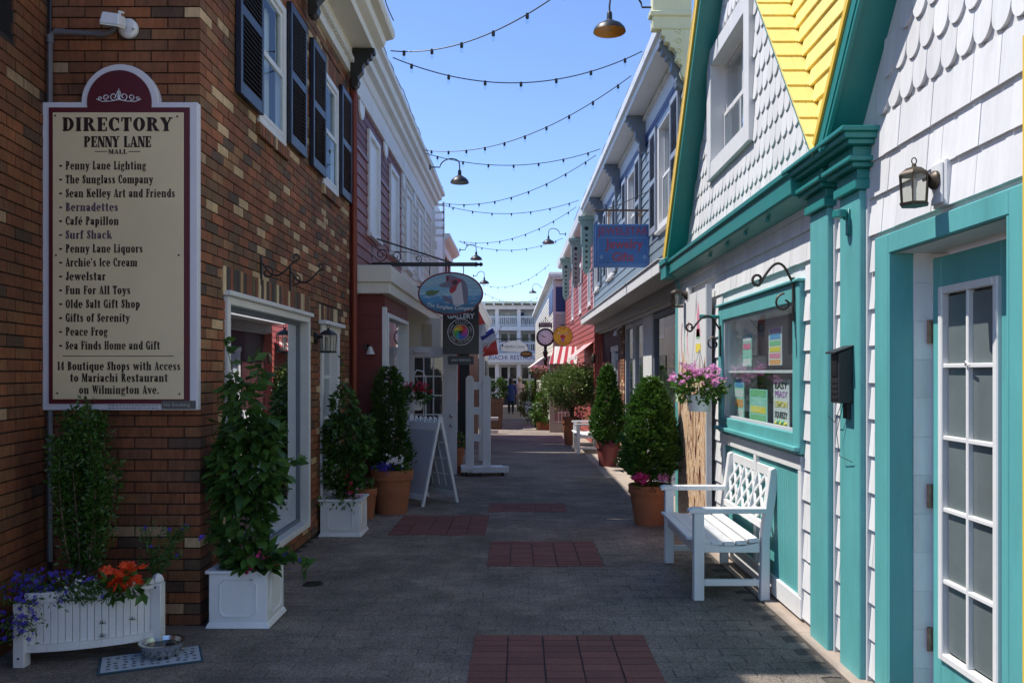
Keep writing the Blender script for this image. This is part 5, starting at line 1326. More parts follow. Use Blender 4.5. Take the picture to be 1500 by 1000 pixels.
# recessed teal door
q = MB(-1)
q.box(.001,.032,L_(3.97),L_(4.12),-.02,2.205); q.box(.001,.032,L_(2.88),L_(2.99),-.02,2.205); q.box(.001,.031,L_(2.99),L_(3.97),2.11,2.205)
dt = q.build('door_casing', teal, ic, bevel=.005)
q = MB(-1); q.box(-.08,.03,L_(3.955),L_(3.969),-.02,2.108); q.box(-.2,.03,L_(2.991),L_(3.005),-.02,2.108); q.build('jamb_board', teal, dt)
q = MB(-1); q.box(-.24,-.081,L_(3.962),L_(3.969),-.02,2.108); q.build('jamb_backing', oldwhite, dt)
u = MB(-1); u.prism([(-.165,0,0),(-.081,0,0),(-.081,0,.18),(-.165,0,.18)], (0,-.012,0)); um = u.mesh('jamb_shingle', whitesh)
for k in range(12): link('jamb_shingle', um, dt, (0, L_(3.9615)-rnd.uniform(0,.003), -.02+k*.181))
q = MB(-1); q.box(-.245,-.166,L_(3.93),L_(3.961),-.02,2.108); q.box(-.235,-.17,L_(3.915),L_(3.93),-.02,2.10); q.build('inner_casing', oldwhite, dt, bevel=.004)
q = MB(-1); q.box(-.6,0,L_(2.95),L_(4.0),2.109,2.13); q.build('recess_ceiling', oldwhite, dt)
q = MB(-1); q.box(-.3,.04,L_(2.99),L_(3.97),-.05,.02); q.build('threshold', woodbr, dt)
tdr = thing('teal_glazed_door', 'teal entrance door with ten white framed panes, set back in the shop front at right', 'door', (1.975, 3.93, .02))
q = MB(-1)
dy0, dy1 = -.88, 0.0
gy0, gy1, gz0, gz1 = -.56, -.08, .22, 1.92
q.box(0,.045,gy1,dy1,0,2.06); q.box(0,.045,dy0,gy0,0,2.06); q.box(0,.0445,gy0,gy1,gz1,2.06); q.box(0,.0445,gy0,gy1,0,gz0); q.build('door_leaf', teal, tdr, bevel=.004)
q = MB(-1); f = .035
q.box(.02,.062,gy0,gy0+f,gz0,gz1); q.box(.02,.062,gy1-f,gy1,gz0,gz1); q.box(.02,.061,gy0+f,gy1-f,gz1-f,gz1); q.box(.02,.061,gy0+f,gy1-f,gz0,gz0+f); q.build('glazing_frame', white, tdr, bevel=.005)
q = MB(-1); q.box(.022,.055,(gy0+gy1)/2-.010,(gy0+gy1)/2+.010,gz0+f,gz1-f)
for k in range(1,5): z = gz0+f+(gz1-gz0-2*f)*k/5; q.box(.023,.054,gy0+f,gy1-f,z-.010,z+.010)
q.build('muntins', white, tdr, bevel=.003)
for i in range(2):
    for k in range(5):
        ya = gy0+f+(gy1-gy0-2*f)*i/2+.011; yb = gy0+f+(gy1-gy0-2*f)*(i+1)/2-.011; za = gz0+f+(gz1-gz0-2*f)*k/5+.011; zb = gz0+f+(gz1-gz0-2*f)*(k+1)/5-.011
        p = MB(-1); p.box(.030,.034,ya,yb,za,zb); p.build('pane', mat('frosted_door_glass', (.125,.15,.15), .22, .12, 3, dirt=.3) if i+k == 0 else bpy.data.materials['frosted_door_glass'], tdr)
q = MB(-1); q.box(-.02,-.015,dy0,dy1,0,2.06); q.build('inner_blind', plain('grey_blind', (.34,.37,.36), .7), tdr)
for z in (.28, .95, 1.72):
    q = MB(-1); q.box(.02,.062,.004,.022,z-.055,z+.055); q.tube([(.06,.004,z-.055),(.06,.004,z+.055)], .009, 6); q.build('hinge', rust, tdr)
q = MB(-1); q.tube([(.06,(gy0+gy1)/2-.0,1.56),(.075,(gy0+gy1)/2-.03,1.575),(.07,(gy0+gy1)/2-.05,1.56)], .005, 6); q.build('small_hook', white, tdr)
q = MB(-1); q.box(.0,.05,L_(2.79),L_(2.875),-.02,2.7); q.build('yellow_corner_trim', yellowtrim, ic)

# lanterns
def lantern(label, loc, S, size=1.0, white_block=True, frame_m=bronze, group='wall lanterns'):
    t = thing('wall_lantern', label, 'lantern', loc, (0,0,0), group)
    s_ = size
    if white_block:
        q = MB(S); q.box(0,.03,-.075*s_,.075*s_,-.13*s_,.13*s_); q.box(.03,.042,-.06*s_,.06*s_,-.115*s_,.115*s_); q.build('mounting_block', white, t, bevel=.005)
    b0 = .04 if white_block else 0
    q = MB(); q.lathe([(.052*s_,0),(.052*s_,.015),(.035*s_,.03),(.012*s_,.035)], 20); q.build('back_plate', frame_m, t, (S*b0,0,.02*s_), (0,R(90)*S,0))
    q = MB(S); q.tube([(b0+.02,0,.02*s_),(b0+.055*s_,0,.03*s_),(b0+.075*s_,0,.02*s_)], .011*s_, 8); q.build('arm', frame_m, t)
    cx_ = b0+.125*s_
    q = MB(S); q.lathe([(.084*s_,.045*s_),(.082*s_,.055*s_),(.045*s_,.085*s_),(.015*s_,.095*s_),(.012*s_,.11*s_)], 6, (cx_,0,0), 0, (True,True))
    q.tube([(cx_+.014*s_*math.cos(a_), .0, .128*s_+.018*s_*math.sin(a_)) for a_ in [2*PI*k/10 for k in range(11)]], .0035*s_, 5)
    q.lathe([(.077*s_,-.125*s_),(.082*s_,-.115*s_),(.082*s_,-.108*s_)], 6, (cx_,0,0))
    q.build('cap_and_base', frame_m, t)
    q = MB(S)
    for k in range(6):
        a_ = 2*PI*k/6; q.tube([(cx_+.072*s_*math.cos(a_), .072*s_*math.sin(a_), -.11*s_),(cx_+.082*s_*math.cos(a_), .082*s_*math.sin(a_), .048*s_)], .004*s_, 4)
    q.build('cage_bars', frame_m, t)
    q = MB(S); q.lathe([(.067*s_,-.108*s_),(.077*s_,.044*s_)], 6, (cx_,0,0), 0, (False,False)); g_ = q.build('glass_shade', glass('lantern_glass', (.9,.9,.85), .7, .1, .06), t)
    q = MB(S); q.lathe([(.012*s_,-.10*s_),(.012*s_,-.03*s_),(.02*s_,0),(.008*s_,.03*s_)], 8, (cx_,0,0)); q.build('candle_lamp', frost, t)
    return t
lantern('hexagonal glass wall lantern above the teal entrance door at right', (1.765, 3.48, 2.33), -1, .74)
lantern('small hexagonal wall lantern at the far corner of the white shingled shop', (1.755, 8.62, 2.32), -1, .85)
lantern('black wall lantern on the brick wall beside the narrow window', (XL+.004, 8.02, 1.86), 1, 1.0, False, black)
# teal pulley bracket on pilaster and mailbox
q = MB(-1); q.box(0,.012,-.02,.02,-.10,.035); q.lathe([(.035,-.02),(.035,.02)], 14, (.05,0,.01)); q.tube([(0,0,-.02),(.03,0,-.01)], .01, 6)
t = thing('teal_bracket', 'small round teal bracket high on the nearer teal pilaster', 'bracket', (1.708, 4.36, 2.36)); q.build('bracket', teald, t, bevel=.003)
t = thing('black_mailbox', 'black intercom style mailbox on the nearer teal pilaster', 'mailbox', (1.707, 4.36, 1.53))
q = MB(-1); q.hexa([(0,-.055,-.14),(.075,-.055,-.14),(.075,.055,-.14),(0,.055,-.14),(0,-.055,.15),(.075,-.055,.12),(.075,.055,.12),(0,.055,.15)]); q.build('box_body', blackpl, t, bevel=.004)
q = MB(-1); q.hexa([(0,-.065,.15),(.10,-.065,.115),(.10,.065,.115),(0,.065,.15),(0,-.065,.16),(.10,-.065,.125),(.10,.065,.125),(0,.065,.16)]); q.build('lid', blackpl, t, bevel=.002)
q = MB(-1); q.box(.076,.079,-.04,.04,.0,.10); q.build('slot_plate', black, t)
for k in range(4): q = MB(-1); q.box(.076,.078,-.045,.045,-.12+k*.028,-.105+k*.028); q.build('louvre', blackpl, t)
q = MB(-1); q.box(0,.02,-.03,.03,-.22,-.141); q.build('lower_plate', blackpl, t)
q = MB(-1); q.tube([(.03,.02,-.14),(.035,.08,-.22),(.02,.14,-.25),(.02,.24,-.22)], .002, 4); q.tube([(.03,0,-.14),(.03,.09,-.3),(.03,.05,-.42),(.01,-.07,-.44)], .002, 4); q.build('loose_wire', black, t)
# hooks
iron_hook('iron_hook', -1, (1.72, 5.27, 2.02), .26, bronze, 'dark iron scroll hook above the near corner of the teal window', -1, 1.25)
iron_hook('basket_hook', -1, (1.72, 7.20, 1.83), .30, bronze, 'dark iron scroll hook carrying the pink flower basket', -1, 1.2)
t = thing('teal_bracket', 'short teal pipe bracket at the far upper edge of the teal window', 'bracket', (1.72, 7.26, 2.03))
q = MB(-1); q.tube([(0,0,0),(.16,0,0)], .014, 8); q.tube([(.12,0,0),(.17,0,0)], .019, 8); q.build('bracket', teald, t)
# mural boards leaning by the corner
MU = thing('painted_board', 'tall board painted with an ice cream cone above shaggy brown and orange palm bark', 'painted board', (1.70, 8.28, gz(8.3)))
mural = bpy.data.materials.new('painted_bark'); mural.use_nodes = True
N = mural.node_tree.nodes; L = mural.node_tree.links; tc = N.new('ShaderNodeTexCoord'); mp = N.new('ShaderNodeMapping'); mp.inputs['Scale'].default_value = (1, 5, 1.5)
mp.inputs['Rotation'].default_value = (.25, 0, 0)
L.new(tc.outputs['Object'], mp.inputs[0]); n1 = N.new('ShaderNodeTexNoise'); n1.inputs['Scale'].default_value = 1.5; n1.inputs['Detail'].default_value = 8; n1.inputs['Distortion'].default_value = 2.4; L.new(mp.outputs[0], n1.inputs[0])
cr = N.new('ShaderNodeValToRGB'); L.new(n1.outputs[0], cr.inputs[0]); e = cr.color_ramp.elements; e[0].position = .36; e[0].color = (.06,.025,.02,1); e[1].position = .70; e[1].color = (.80,.62,.40,1)
for p_, c_ in ((.42,(.25,.10,.05)),(.455,(.72,.50,.30)),(.485,(.78,.70,.58)),(.51,(.42,.13,.06)),(.535,(.80,.50,.20)),(.57,(.75,.68,.56)),(.60,(.30,.12,.06)),(.64,(.78,.55,.28))): k_ = e.new(p_); k_.color = (*c_, 1)
sp = N.new('ShaderNodeSeparateXYZ'); L.new(tc.outputs['Object'], sp.inputs[0]); n2 = N.new('ShaderNodeTexNoise'); n2.inputs['Scale'].default_value = 5; mp2 = N.new('ShaderNodeMapping'); mp2.inputs['Scale'].default_value = (1,3.5,.3); L.new(tc.outputs['Object'], mp2.inputs[0]); L.new(mp2.outputs[0], n2.inputs[0])
ma = N.new('ShaderNodeMath'); ma.operation = 'MULTIPLY_ADD'; ma.inputs[1].default_value = -1.0; L.new(n2.outputs[0], ma.inputs[0]); L.new(sp.outputs[2], ma.inputs[2])
ml = N.new('ShaderNodeMapRange'); ml.inputs[1].default_value = 1.14; ml.inputs[2].default_value = 1.2; L.new(ma.outputs[0], ml.inputs[0])
mxx = N.new('ShaderNodeMix'); mxx.data_type = 'RGBA'; L.new(ml.outputs[0], mxx.inputs[0]); L.new(cr.outputs[0], mxx.inputs[6]); mxx.inputs[7].default_value = (.72,.72,.71,1)
L.new(mxx.outputs[2], N['Principled BSDF'].inputs['Base Color']); N['Principled BSDF'].inputs['Roughness'].default_value = .45
q = MB(-1); q.box(0,.02,-.70,.04,.02,2.36); q.build('front_board', mural, MU)
q = MB(-1); q.box(-.03,.012,.045,.70,.02,2.30); q.build('rear_board', mural, MU)
q = MB(-1); q.box(-.02,.028,-.745,-.701,.0,2.38); q.box(-.02,-.001,-.70,.04,.0,2.37); q.build('board_edge', trimgrey, MU)
q = MB(-1); q.prism([(.022,-.36,2.18),(.022,-.28,1.93),(.022,-.44,1.93)], (.002,0,0)); q.box(.022,.024,-.44,-.28,1.93,2.0); q.build('cone_scoop', pkp, MU)
q = MB(-1); q.prism([(.021,-.36,2.26),(.021,-.31,2.12),(.021,-.33,1.98),(.021,-.39,1.98),(.021,-.41,2.12)], (.002,0,0)); q.build('ice_cream_swirl', pkp, MU)
q = MB(-1); q.box(.0215,.023,-.47,-.25,1.78,1.86); q.build('label_green', ylp, MU)
o = text('FRESH', .05, grp, MU, (-.0215,-.36,1.92), ON_R, 1, .0005); fit(o, .16)
q = MB(-1)
for a_ in range(3): q.tube([(.013,.15+.16*a_,1.75),(.013,.2+.15*a_,1.95),(.013,.12+.17*a_,2.1)], .006, 4, a_ % 2)
q.build('script_strokes', [pkp, mintp], MU)
# bench
def bench(label, loc, Lh=1.21, group=None):
    t = thing('garden_bench', label, 'bench', loc, (0,0,0), group)
    h = Lh/2
    for y_ in (-h+.035, h-.035):
        q = MB(); q.box(-.265,-.195,y_-.035,y_+.035,0,.60); q.build('leg', white, t, bevel=.004)
        q = MB(); q.prism([(.19,y_-.035,0),(.255,y_-.035,0),(.255,y_-.035,.42),(.32,y_-.035,.88),(.29,y_-.035,.915),(.26,y_-.035,.90),(.20,y_-.035,.45)], (0,.07,0)); q.build('leg', white, t, bevel=.004)
        q = MB(); q.prism([(-.30,y_-.04,.60),(-.30,y_-.04,.625),(-.27,y_-.04,.637),(.235,y_-.04,.637),(.228,y_-.04,.60)], (0,.08,0)); q.build('armrest', white, t, bevel=.006, seg=2)
        q = MB(); q.box(-.194,.189,y_-.015,y_+.015,.10,.145); q.build('stretcher', white, t, bevel=.003)
        q = MB(); q.prism([(-.195,y_-.018,.33),(.19,y_-.018,.33),(.19,y_-.018,.40),(.08,y_-.018,.375),(-.08,y_-.018,.375),(-.195,y_-.018,.405)], (0,.036,0)); q.build('side_rail', white, t, bevel=.003)
    q = MB(); q.box(-.245,-.215,-h+.072,h-.072,.30,.39); q.build('front_rail', white, t, bevel=.003)
    q = MB(); q.box(.205,.235,-h+.072,h-.072,.30,.38); q.build('rear_rail', white, t, bevel=.003)
    prof = [(-.265,.415,8),(-.185,.403,4),(-.105,.392,1),(-.02,.388,-1),(.065,.395,-4),(.15,.41,-7)]
    for (x, z, an) in prof:
        q = MB(); q.box(-.037,.037,-h+.01 if x > -.2 and x < .2 else -h+.072,h-.01 if x > -.2 and x < .2 else h-.072,-.01,.01); q.build('seat_slat', white, t, (x+.0,0,z), (0,R(an),0), bevel=.003)
    # back frame and lattice in the leaning plane
    def bp(u, v): return (.21+.105*(v-.45)/.45 if v > .45 else .21, u, v)
    q = MB(); q.bar(bp(-h+.07,.87), bp(h-.07,.87), .035, .07, (1,0,0) if False else (0,0,1)); q.build('top_rail', white, t, bevel=.003)
    q = MB(); q.bar(bp(-h+.07,.51), bp(h-.07,.51), .03, .05); q.build('back_rail', white, t, bevel=.003)
    for k in range(3):
        u0 = -h+.07+(2*h-.14)*k/3; u1 = -h+.07+(2*h-.14)*(k+1)/3; um_ = (u0+u1)/2
        segs = [((u0,.535),(u1,.835)),((u1,.535),(u0,.835)),((um_,.535),(u0,.69)),((um_,.535),(u1,.69)),((um_,.835),(u0,.69)),((um_,.835),(u1,.69))]
        for a_, b_ in segs: q = MB(); q.bar(bp(*a_), bp(*b_), .022, .016, (1,0,0)); q.build('lattice_bar', white, t)
        if k: q = MB(); q.bar(bp(u0,.535), bp(u0,.835), .03, .02, (0,1,0)); q.build('lattice_post', white, t)
    return t
BE = bench('white garden bench with lattice back beside the teal panelling', (1.455, 6.35, gz(6.35)))
dup(BE, 'white wooden bench further up the alley between the tall tub shrub and the cone shrub', (1.45, 18.2, gz(18.2)))
# ------------------------------------------------------------------ blue building on the right
TH = .012
bl = thing('blue_shop_building', 'blue grey clapboard building with shuttered windows over white shop fronts, beyond the ice cream shop', 'building', (1.885, 9.45, 0), (0,0,TH))
BLN = 10.25
bw = []
for yc in (1.28, 4.18, 7.08, 9.75): bw.append((yc-.5, yc+.5, 3.42, 4.86))
q = MB(-1); walls(q, -.25, 0, 0, BLN, 2.75, 5.2, bw); q.box(-3,-.25,0,.2,-.4,5.2); q.box(-3,-.25,BLN-.2,BLN,-.4,5.2); q.build('wall', bluesid, bl)
siding(bl, -1, .001, 0, BLN, 2.8, 4.84, .132, bw, bluesid, t=.02)
for i, a in enumerate(bw[:3]+[bw[3]]):
    window(bl, -1, 0, a[0], a[1], a[2], a[3], white, .09, .10, (2,2), .03, winglass, interior, .5, True, 'window', [(0,.35),(.65,1)])
    shutter(bl, -1, .022, a[0]-.50, a[0]-.02, a[2]+.02, a[3]-.02, shutgrey); shutter(bl, -1, .022, a[1]+.02, min(BLN-.01, a[1]+.50), a[2]+.02, a[3]-.02, shutgrey)
profile_run(bl, -1, [(0,4.86),(.025,4.86),(.025,4.93),(.03,4.93),(.03,5.0),(0,5.0)], 0, BLN, bluedk, 'blue_band', .002)
profile_run(bl, -1, [(0,5.001),(.03,5.001),(.03,5.17),(.05,5.2),(.05,5.27),(.30,5.28),(.31,5.34),(.35,5.36),(.36,5.46),(0,5.48)], -.05, BLN, white, 'cornice', .003)
dm2_ = MB(-1); dm2_.box(0,.04,0,.05,0,.055); dm2 = dm2_.mesh('dentil', cream)
for k in range(100):
    if .1+k*.10 < BLN-.1: link('dentil', dm2, bl, (-.031, .1+k*.10, 5.19))
for y_ in (.02, 2.75, 5.6, 8.45): corbel(bl, -1, .03, y_, y_+.13, 5.275, .29, .52, bluegrey)
q = MB(-1); q.box(-.02,.42,-.12,-.001,5.36,5.85); q.box(-.02,.45,-.14,.001,5.50,5.56); q.build('end_cap', mustard, bl, bevel=.01)
corbel(bl, -1, -.02, -.115, -.002, 5.359, .34, .55, mustard)
q = MB(-1)
for k in range(4): q.tube([(.04+a_, -.118, 5.0+.11*k+b_) for a_, b_ in spiral(.08,.0,.045,.01,0,PI*2.2,14)], .008, 4)
q.build('scroll_relief', mustard, bl)
# canopy and recessed shop fronts
q = MB(-1); q.box(.30,.34,-.08,BLN,2.66,2.80); q.box(-.1,.36,-.08,BLN,2.80,2.815); cn = q.build('canopy_fascia', white, bl, bevel=.004)
q = MB(-1); q.box(-.8,.299,-.02,BLN,2.655,2.67); q.build('canopy_soffit', mat('grey_soffit_paint', (.42,.42,.42), .6, .04), bl)
q = MB(-1); q.box(-.06,-.0,0,BLN,2.47,2.653); q.build('soffit_beam', greydoor, bl)
q = MB(-1); q.box(-.35,-.06,.0,BLN,2.44,2.47); q.build('shop_ceiling', trimgrey, bl)
so_ = -.16
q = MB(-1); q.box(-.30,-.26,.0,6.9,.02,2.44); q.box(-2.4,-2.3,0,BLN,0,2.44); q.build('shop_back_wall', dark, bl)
q = MB(-1); q.box(so_-.10,so_+.02,3.25,4.05,-.3,2.44); pst = q.build('shop_pillar', white, bl, bevel=.006)
for (a, b) in ((.1,3.2),(4.12,5.15),(5.25,6.3)):
    f_ = MB(-1); f_.box(so_-.08,so_,a,a+.07,0,2.43); f_.box(so_-.08,so_,b-.07,b,0,2.43); f_.box(so_-.08,so_-.002,a+.07,b-.07,2.34,2.43); f_.box(so_-.08,so_-.002,a+.07,b-.07,-.3,.25)
    fo = f_.build('shop_window', trimgrey if a > 4 else bluegrey, bl, bevel=.004)
    p = MB(-1); p.box(so_-.045,so_-.04,a+.07,b-.07,.25,2.34); p.build('pane', glass('shop_glass', refl=.8), fo)
q = MB(-1); q.box(-.255,-.24,.9,2.7,1.62,2.2); q.build('yellow_poster', plain('ochre_poster', (.40,.25,.04)), bl)
for k in range(5):
    q = MB(-1); q.box(-.25,-.235,4.3+.42*k,4.3+.42*k+.24,1.0+.2*(k%2),1.9); q.build('hanging_goods', plain('indigo_goods', (.03,.04,.12)), bl)
q = MB(-1); q.box(so_-.1,so_,6.31,6.95,-.3,2.44); q.build('brick_pier', mortar, bl)
b3 = MB(-1); b3.box(0,.015,0,BL-MJ,0,BH-MJ); b3m = b3.mesh('brick', brickm)
for k in range(36):
    for j in range(3): link('brick', b3m, bl, (-so_, 6.33+j*BL-(0 if k % 2 else .0), .0+k*BH))
q = MB(-1); walls(q, so_-.1, so_, 6.96, BLN, -.4, 2.44, [(7.35,8.75,-.2,2.1)]); q.build('dark_red_wall', plain('oxblood_paint', (.07,.018,.02), .6), bl)
sd = thing('white_shop_door', 'white panelled glass shop door in the dark red wall behind the cone shrub', 'door', (1.885-.16*-1, 9.45+8.05, gz(17.4)), (0,0,TH))
q = MB(-1); q.box(-.02,.06,-.70,-.58,0,2.15); q.box(-.02,.06,.58,.70,0,2.15); q.box(-.02,.08,-.74,.74,2.15,2.28); q.build('door_casing', white, sd, bevel=.004)
q = MB(-1); q.box(-.02,.02,-.57,-.35,0,2.1); q.box(-.02,.02,.35,.57,0,2.1); q.box(-.02,.019,-.35,.35,0,.5); q.box(-.02,.019,-.35,.35,1.95,2.1); q.build('door_leaf', trimgrey, sd, bevel=.003)
q = MB(-1); q.box(-.01,.0,-.35,.35,.5,1.95); q.build('pane', plain('grey_door_glass', (.22,.23,.24), .15), sd)
q = MB(-1); q.box(.02,.04,.40,.50,.85,1.15); q.ball((.06,.45,1.0), .03, 8); q.build('door_handle', black, sd)
t = thing('starfish_ornament', 'white starfish ornament on the white shop pillar', 'ornament', (1.885+.13, 9.45+3.6, 1.88))
q = MB(-1)
for k in range(5): a_ = 2*PI*k/5+.3; q.hexa([(0,-.02,-.02),(0,.02,-.02),(0,.02,.02),(0,-.02,.02),(.01,.09*math.cos(a_)-.005,.09*math.sin(a_)),(.01,.09*math.cos(a_)+.005,.09*math.sin(a_)),(.02,.09*math.cos(a_)+.005,.09*math.sin(a_)+.005),(.02,.09*math.cos(a_)-.005,.09*math.sin(a_)+.005)])
q.build('starfish', whitepl, t)
t = thing('wall_spotlight', 'pale spotlight under the canopy of the blue building', 'lamp', (1.93, 15.9, 2.36))
q = MB(-1); q.tube([(0,0,.05),(.06,0,.03),(.1,0,-.02)], .012, 6); q.lathe([(.02,0),(.05,-.10),(.045,-.10)], 12, (.12,0,-.02), 0, (True,False)); q.build('spotlight', whitepl, t)

# coral building
co = thing('coral_shop_building', 'coral red clapboard building with mint green brackets under its eave, beyond the blue building', 'building', (1.76, 19.72, 0), (0,0,TH))
CLN = 10.3; cwin = [(.9,1.6,3.2,4.6),(3.6,4.3,3.2,4.6),(6.5,7.2,3.2,4.6)]
q = MB(-1); walls(q, -.25, 0, 0, CLN, -.5, 5.2, cwin); q.box(-3,-.25,0,.2,-.5,5.2); q.box(-3,-.25,CLN-.2,CLN,-.5,5.2); q.build('wall', coral, co)
siding(co, -1, .001, 0, CLN, 0, 4.9, .14, cwin, coral, t=.022)
for a in cwin: window(co, -1, 0, *a, white, .10, .10, (1,2), .03)
q = MB(-1); q.box(.001,.035,.0,.10,2.8,5.0); q.build('corner_board', white, co)
profile_run(co, -1, [(0,4.9),(.03,4.9),(.03,5.2),(.25,5.24),(.30,5.28),(.34,5.44),(.0,5.46)], 0, CLN, white, 'cornice', .003)
def mint_bracket(y_):
    q = MB(-1)
    q.prism([(.04,y_,5.2),(.36,y_,5.2),(.36,y_,5.08),(.33,y_,5.04),(.33,y_,4.55),(.30,y_,4.50),(.30,y_,4.0),(.26,y_,3.9),(.22,y_,3.84),(.18,y_,3.86),(.14,y_,3.95),(.10,y_,4.0),(.10,y_,4.5),(.05,y_,4.6)], (0,.09,0))
    q.box(.02,.40,y_-.03,y_+.12,5.12,5.21); q.box(.05,.37,y_-.015,y_+.105,5.04,5.09)
    b = q.build('bracket', mint, co, bevel=.006)
    for k, (z, r_) in enumerate(((4.92,.05),(4.76,.028),(4.64,.035),(4.50,.025),(4.38,.034),(4.25,.024),(4.13,.032),(4.0,.022))):
        q = MB(); q.lathe([(r_,0),(r_,.003)], 12); q.build('round_hole', dark, b, (-.205, y_-.001, z), (R(90),0,0))
    q = MB(-1); q.tube([(.0,y_+.045,4.5),(.03,y_+.045,4.0),(.12,y_+.045,3.9)], .02, 6); q.build('rod', mint, b)
for y_ in (-.02, 3.2, 7.2): mint_bracket(y_)
# striped awnings
redc = plain('red_awning_cloth', (.42,.03,.05), .8); whc = plain('white_awning_cloth', (.70,.66,.62), .8)
AW = thing('striped_awning', 'red and white striped awning under the round yellow sign', 'awning', (.86, 24.6, 1.80))
n = 8
for k in range(n):
    x0, x1 = .80*k/n, .80*(k+1)/n
    q = MB(); q.hexa([(x0,0,0),(x1,0,0),(x1,.02,0),(x0,.02,0),(x0+.16,.5,.52),(x1+.06,.5,.52),(x1+.06,.52,.52),(x0+.16,.52,.52)] if k == 0 else [(x0,0,0),(x1,0,0),(x1,.02,0),(x0,.02,0),(x0+.06+.10*(1-k/n),.5,.52),(x1+.06+.10*(1-(k+1)/n),.5,.52),(x1+.06,.52,.52),(x0+.06,.52,.52)]); q.build('stripe', (redc, whc)[k % 2], AW)
q = MB(); q.add([(0,0,0),(.12,.5,.52),(.0,.5,0)], [(0,1,2)]); q.build('side_flap', whc, AW)
A2 = thing('striped_awning', 'red and white striped awning on the coral wall above the round leafed tub shrub', 'awning', (1.74, 19.9, 2.28), (0,0,TH))
for k in range(10):
    y0_, y1_ = .26*k, .26*(k+1); q = MB(-1); q.hexa([(0,y0_,0),(0,y1_,0),(0,y1_,-.015),(0,y0_,-.015),(.42,y0_,-.34),(.42,y1_,-.34),(.42,y1_,-.355),(.42,y0_,-.355)]); q.build('stripe', (redc, whc)[k % 2], A2)
q = MB(-1); q.box(.41,.43,0,2.6,-.42,-.34); q.build('valance', whc, A2)
t = thing('wall_lantern', 'old bronze wall lantern at the end of the brick pier beyond the shop windows', 'lantern', (1.80, 19.3, 1.85), (0,0,0), 'wall lanterns')
q = MB(-1); q.box(0,.02,-.05,.05,-.12,.12); q.lathe([(.03,-.10),(.05,-.08),(.06,.05),(.03,.10),(.01,.14)], 8, (.12,0,0)); q.tube([(.02,0,.05),(.07,0,.09)], .01, 5); q.build('lantern_body', bronze, t)
# open grey door beneath the awning
GD = thing('open_grey_door', 'grey door with paned window standing open square to the alley under the striped awning', 'door', (.88, 25.2, gz(25.2)))
q = MB(); q.box(0,.16,0,.05,0,2.12); q.box(.56,.70,0,.05,0,2.12); q.box(.16,.56,.001,.049,1.50,2.12); q.box(.16,.56,.001,.049,0,.28); q.build('door_frame', greydoor, GD, bevel=.004)
q = MB(); q.box(.16,.56,.02,.03,.28,1.5); q.build('pane', plain('pinkish_display', (.30,.18,.18), .1), GD)
q = MB()
for k in range(3): q.box(.26+.1*k,.28+.1*k,-.004,.019,.28,1.5)
for k in range(5): q.box(.16,.56,-.005,.0195,.3+.28*k,.325+.28*k)
q.build('muntins', white, GD)
# end white and blue building
wbk = thing('blue_panel_building', 'cream clapboard building end with a navy blue upper panel, beyond the coral building', 'building', (1.22, 30.4, gz(30)), (0,0,TH))
q = MB(-1); q.box(0,-3,0,22,-.5,5.2); q.build('wall', trimgrey, wbk)
siding(wbk, -1, .001, .1, 21.9, 0, 4.9, .15, [], creamsid, t=.02, maxlen=8)
q = MB(-1); q.box(.02,-3,-.30,22,5.2,5.27); q.box(.22,-3.1,-.32,22,5.271,5.40); q.box(.20,-3.1,-.28,22,5.40,5.46); q.build('roof_edge', white, wbk, bevel=.01)
q = MB(-1); q.box(-.07,-1.2,-.02,-.001,4.05,4.95); q.build('blue_panel', bluedk, wbk)
q = MB(-1); q.box(.03,-.06,-.03,-.001,0,5.19); q.box(-.06,-1.2,-.03,-.001,3.95,4.045); q.box(-.06,-1.2,-.03,-.001,4.955,5.19); q.build('white_trim', white, wbk)
q = MB(-1); q.box(.001,.035,.3,3.2,4.1,4.9); q.build('blue_window_panel', bluedk, wbk)
u = MB(-1); u.box(0,-1.1,-.014,0,0,.19); um = u.mesh('siding_board', creamsid)
for k in range(20): link('siding_board', um, wbk, (.07, -.0-rnd.uniform(.001,.003), .1+k*.192))
q = MB(); q.hexa([(-.85,0,2.05),(0,0,2.05),(0,5,2.05),(-.85,5,2.05),(-.3,0,2.45),(0,0,2.45),(0,5,2.45),(-.3,5,2.45)]); q.build('white_awning', whc, wbk)

# hanging Jewelstar sign
JS = thing('blue_jewelry_sign', 'blue hanging sign with red lettering JEWELSTAR Jewelry Gifts', 'sign', (1.47, 12.0, 3.355))
bluep = mat('blue_sign_paint', (.035,.13,.36), .45, .12, 5, dirt=.2); redl = plain('dull_red_lettering', (.30,.045,.08)); palel = plain('pale_blue_line', (.16,.28,.50))
q = MB(); q.box(-.415,.415,0,.03,-.31,.31); q.build('board', bluep, JS, bevel=.003)
q = MB()
for (a,b,c_,d_) in ((-.40,.40,.29,.30),(-.40,.40,-.30,-.29),(-.40,-.39,-.30,.30),(.39,.40,-.30,.30),(-.36,.36,.112,.12),(-.36,.36,-.27,-.262),(-.36,-.352,-.27,.12),(.352,.36,-.27,.12)): q.box(a,b,-.001,-.003,c_,d_)
q.build('border_line', palel, JS)
o = text('JEWELSTAR', .15, redl, JS, (0,-.003,.205), FR, 1, .001, 'CENTER', .001); fit(o, .72)
o = text('Jewelry', .19, redl, JS, (.02,-.003,.02), FR, 1, .001, 'CENTER', .003); fit(o, .54)
o = text('Gifts', .17, redl, JS, (.0,-.003,-.165), FR, 1, .001, 'CENTER', .003); fit(o, .30)
q = MB()
for sg in (-1,1): q.prism([(sg*.31,-.001,-.12),(sg*.34,-.001,-.16),(sg*.31,-.001,-.20),(sg*.28,-.001,-.16)], (0,-.002,0))
q.build('diamond_mark', palel, JS)
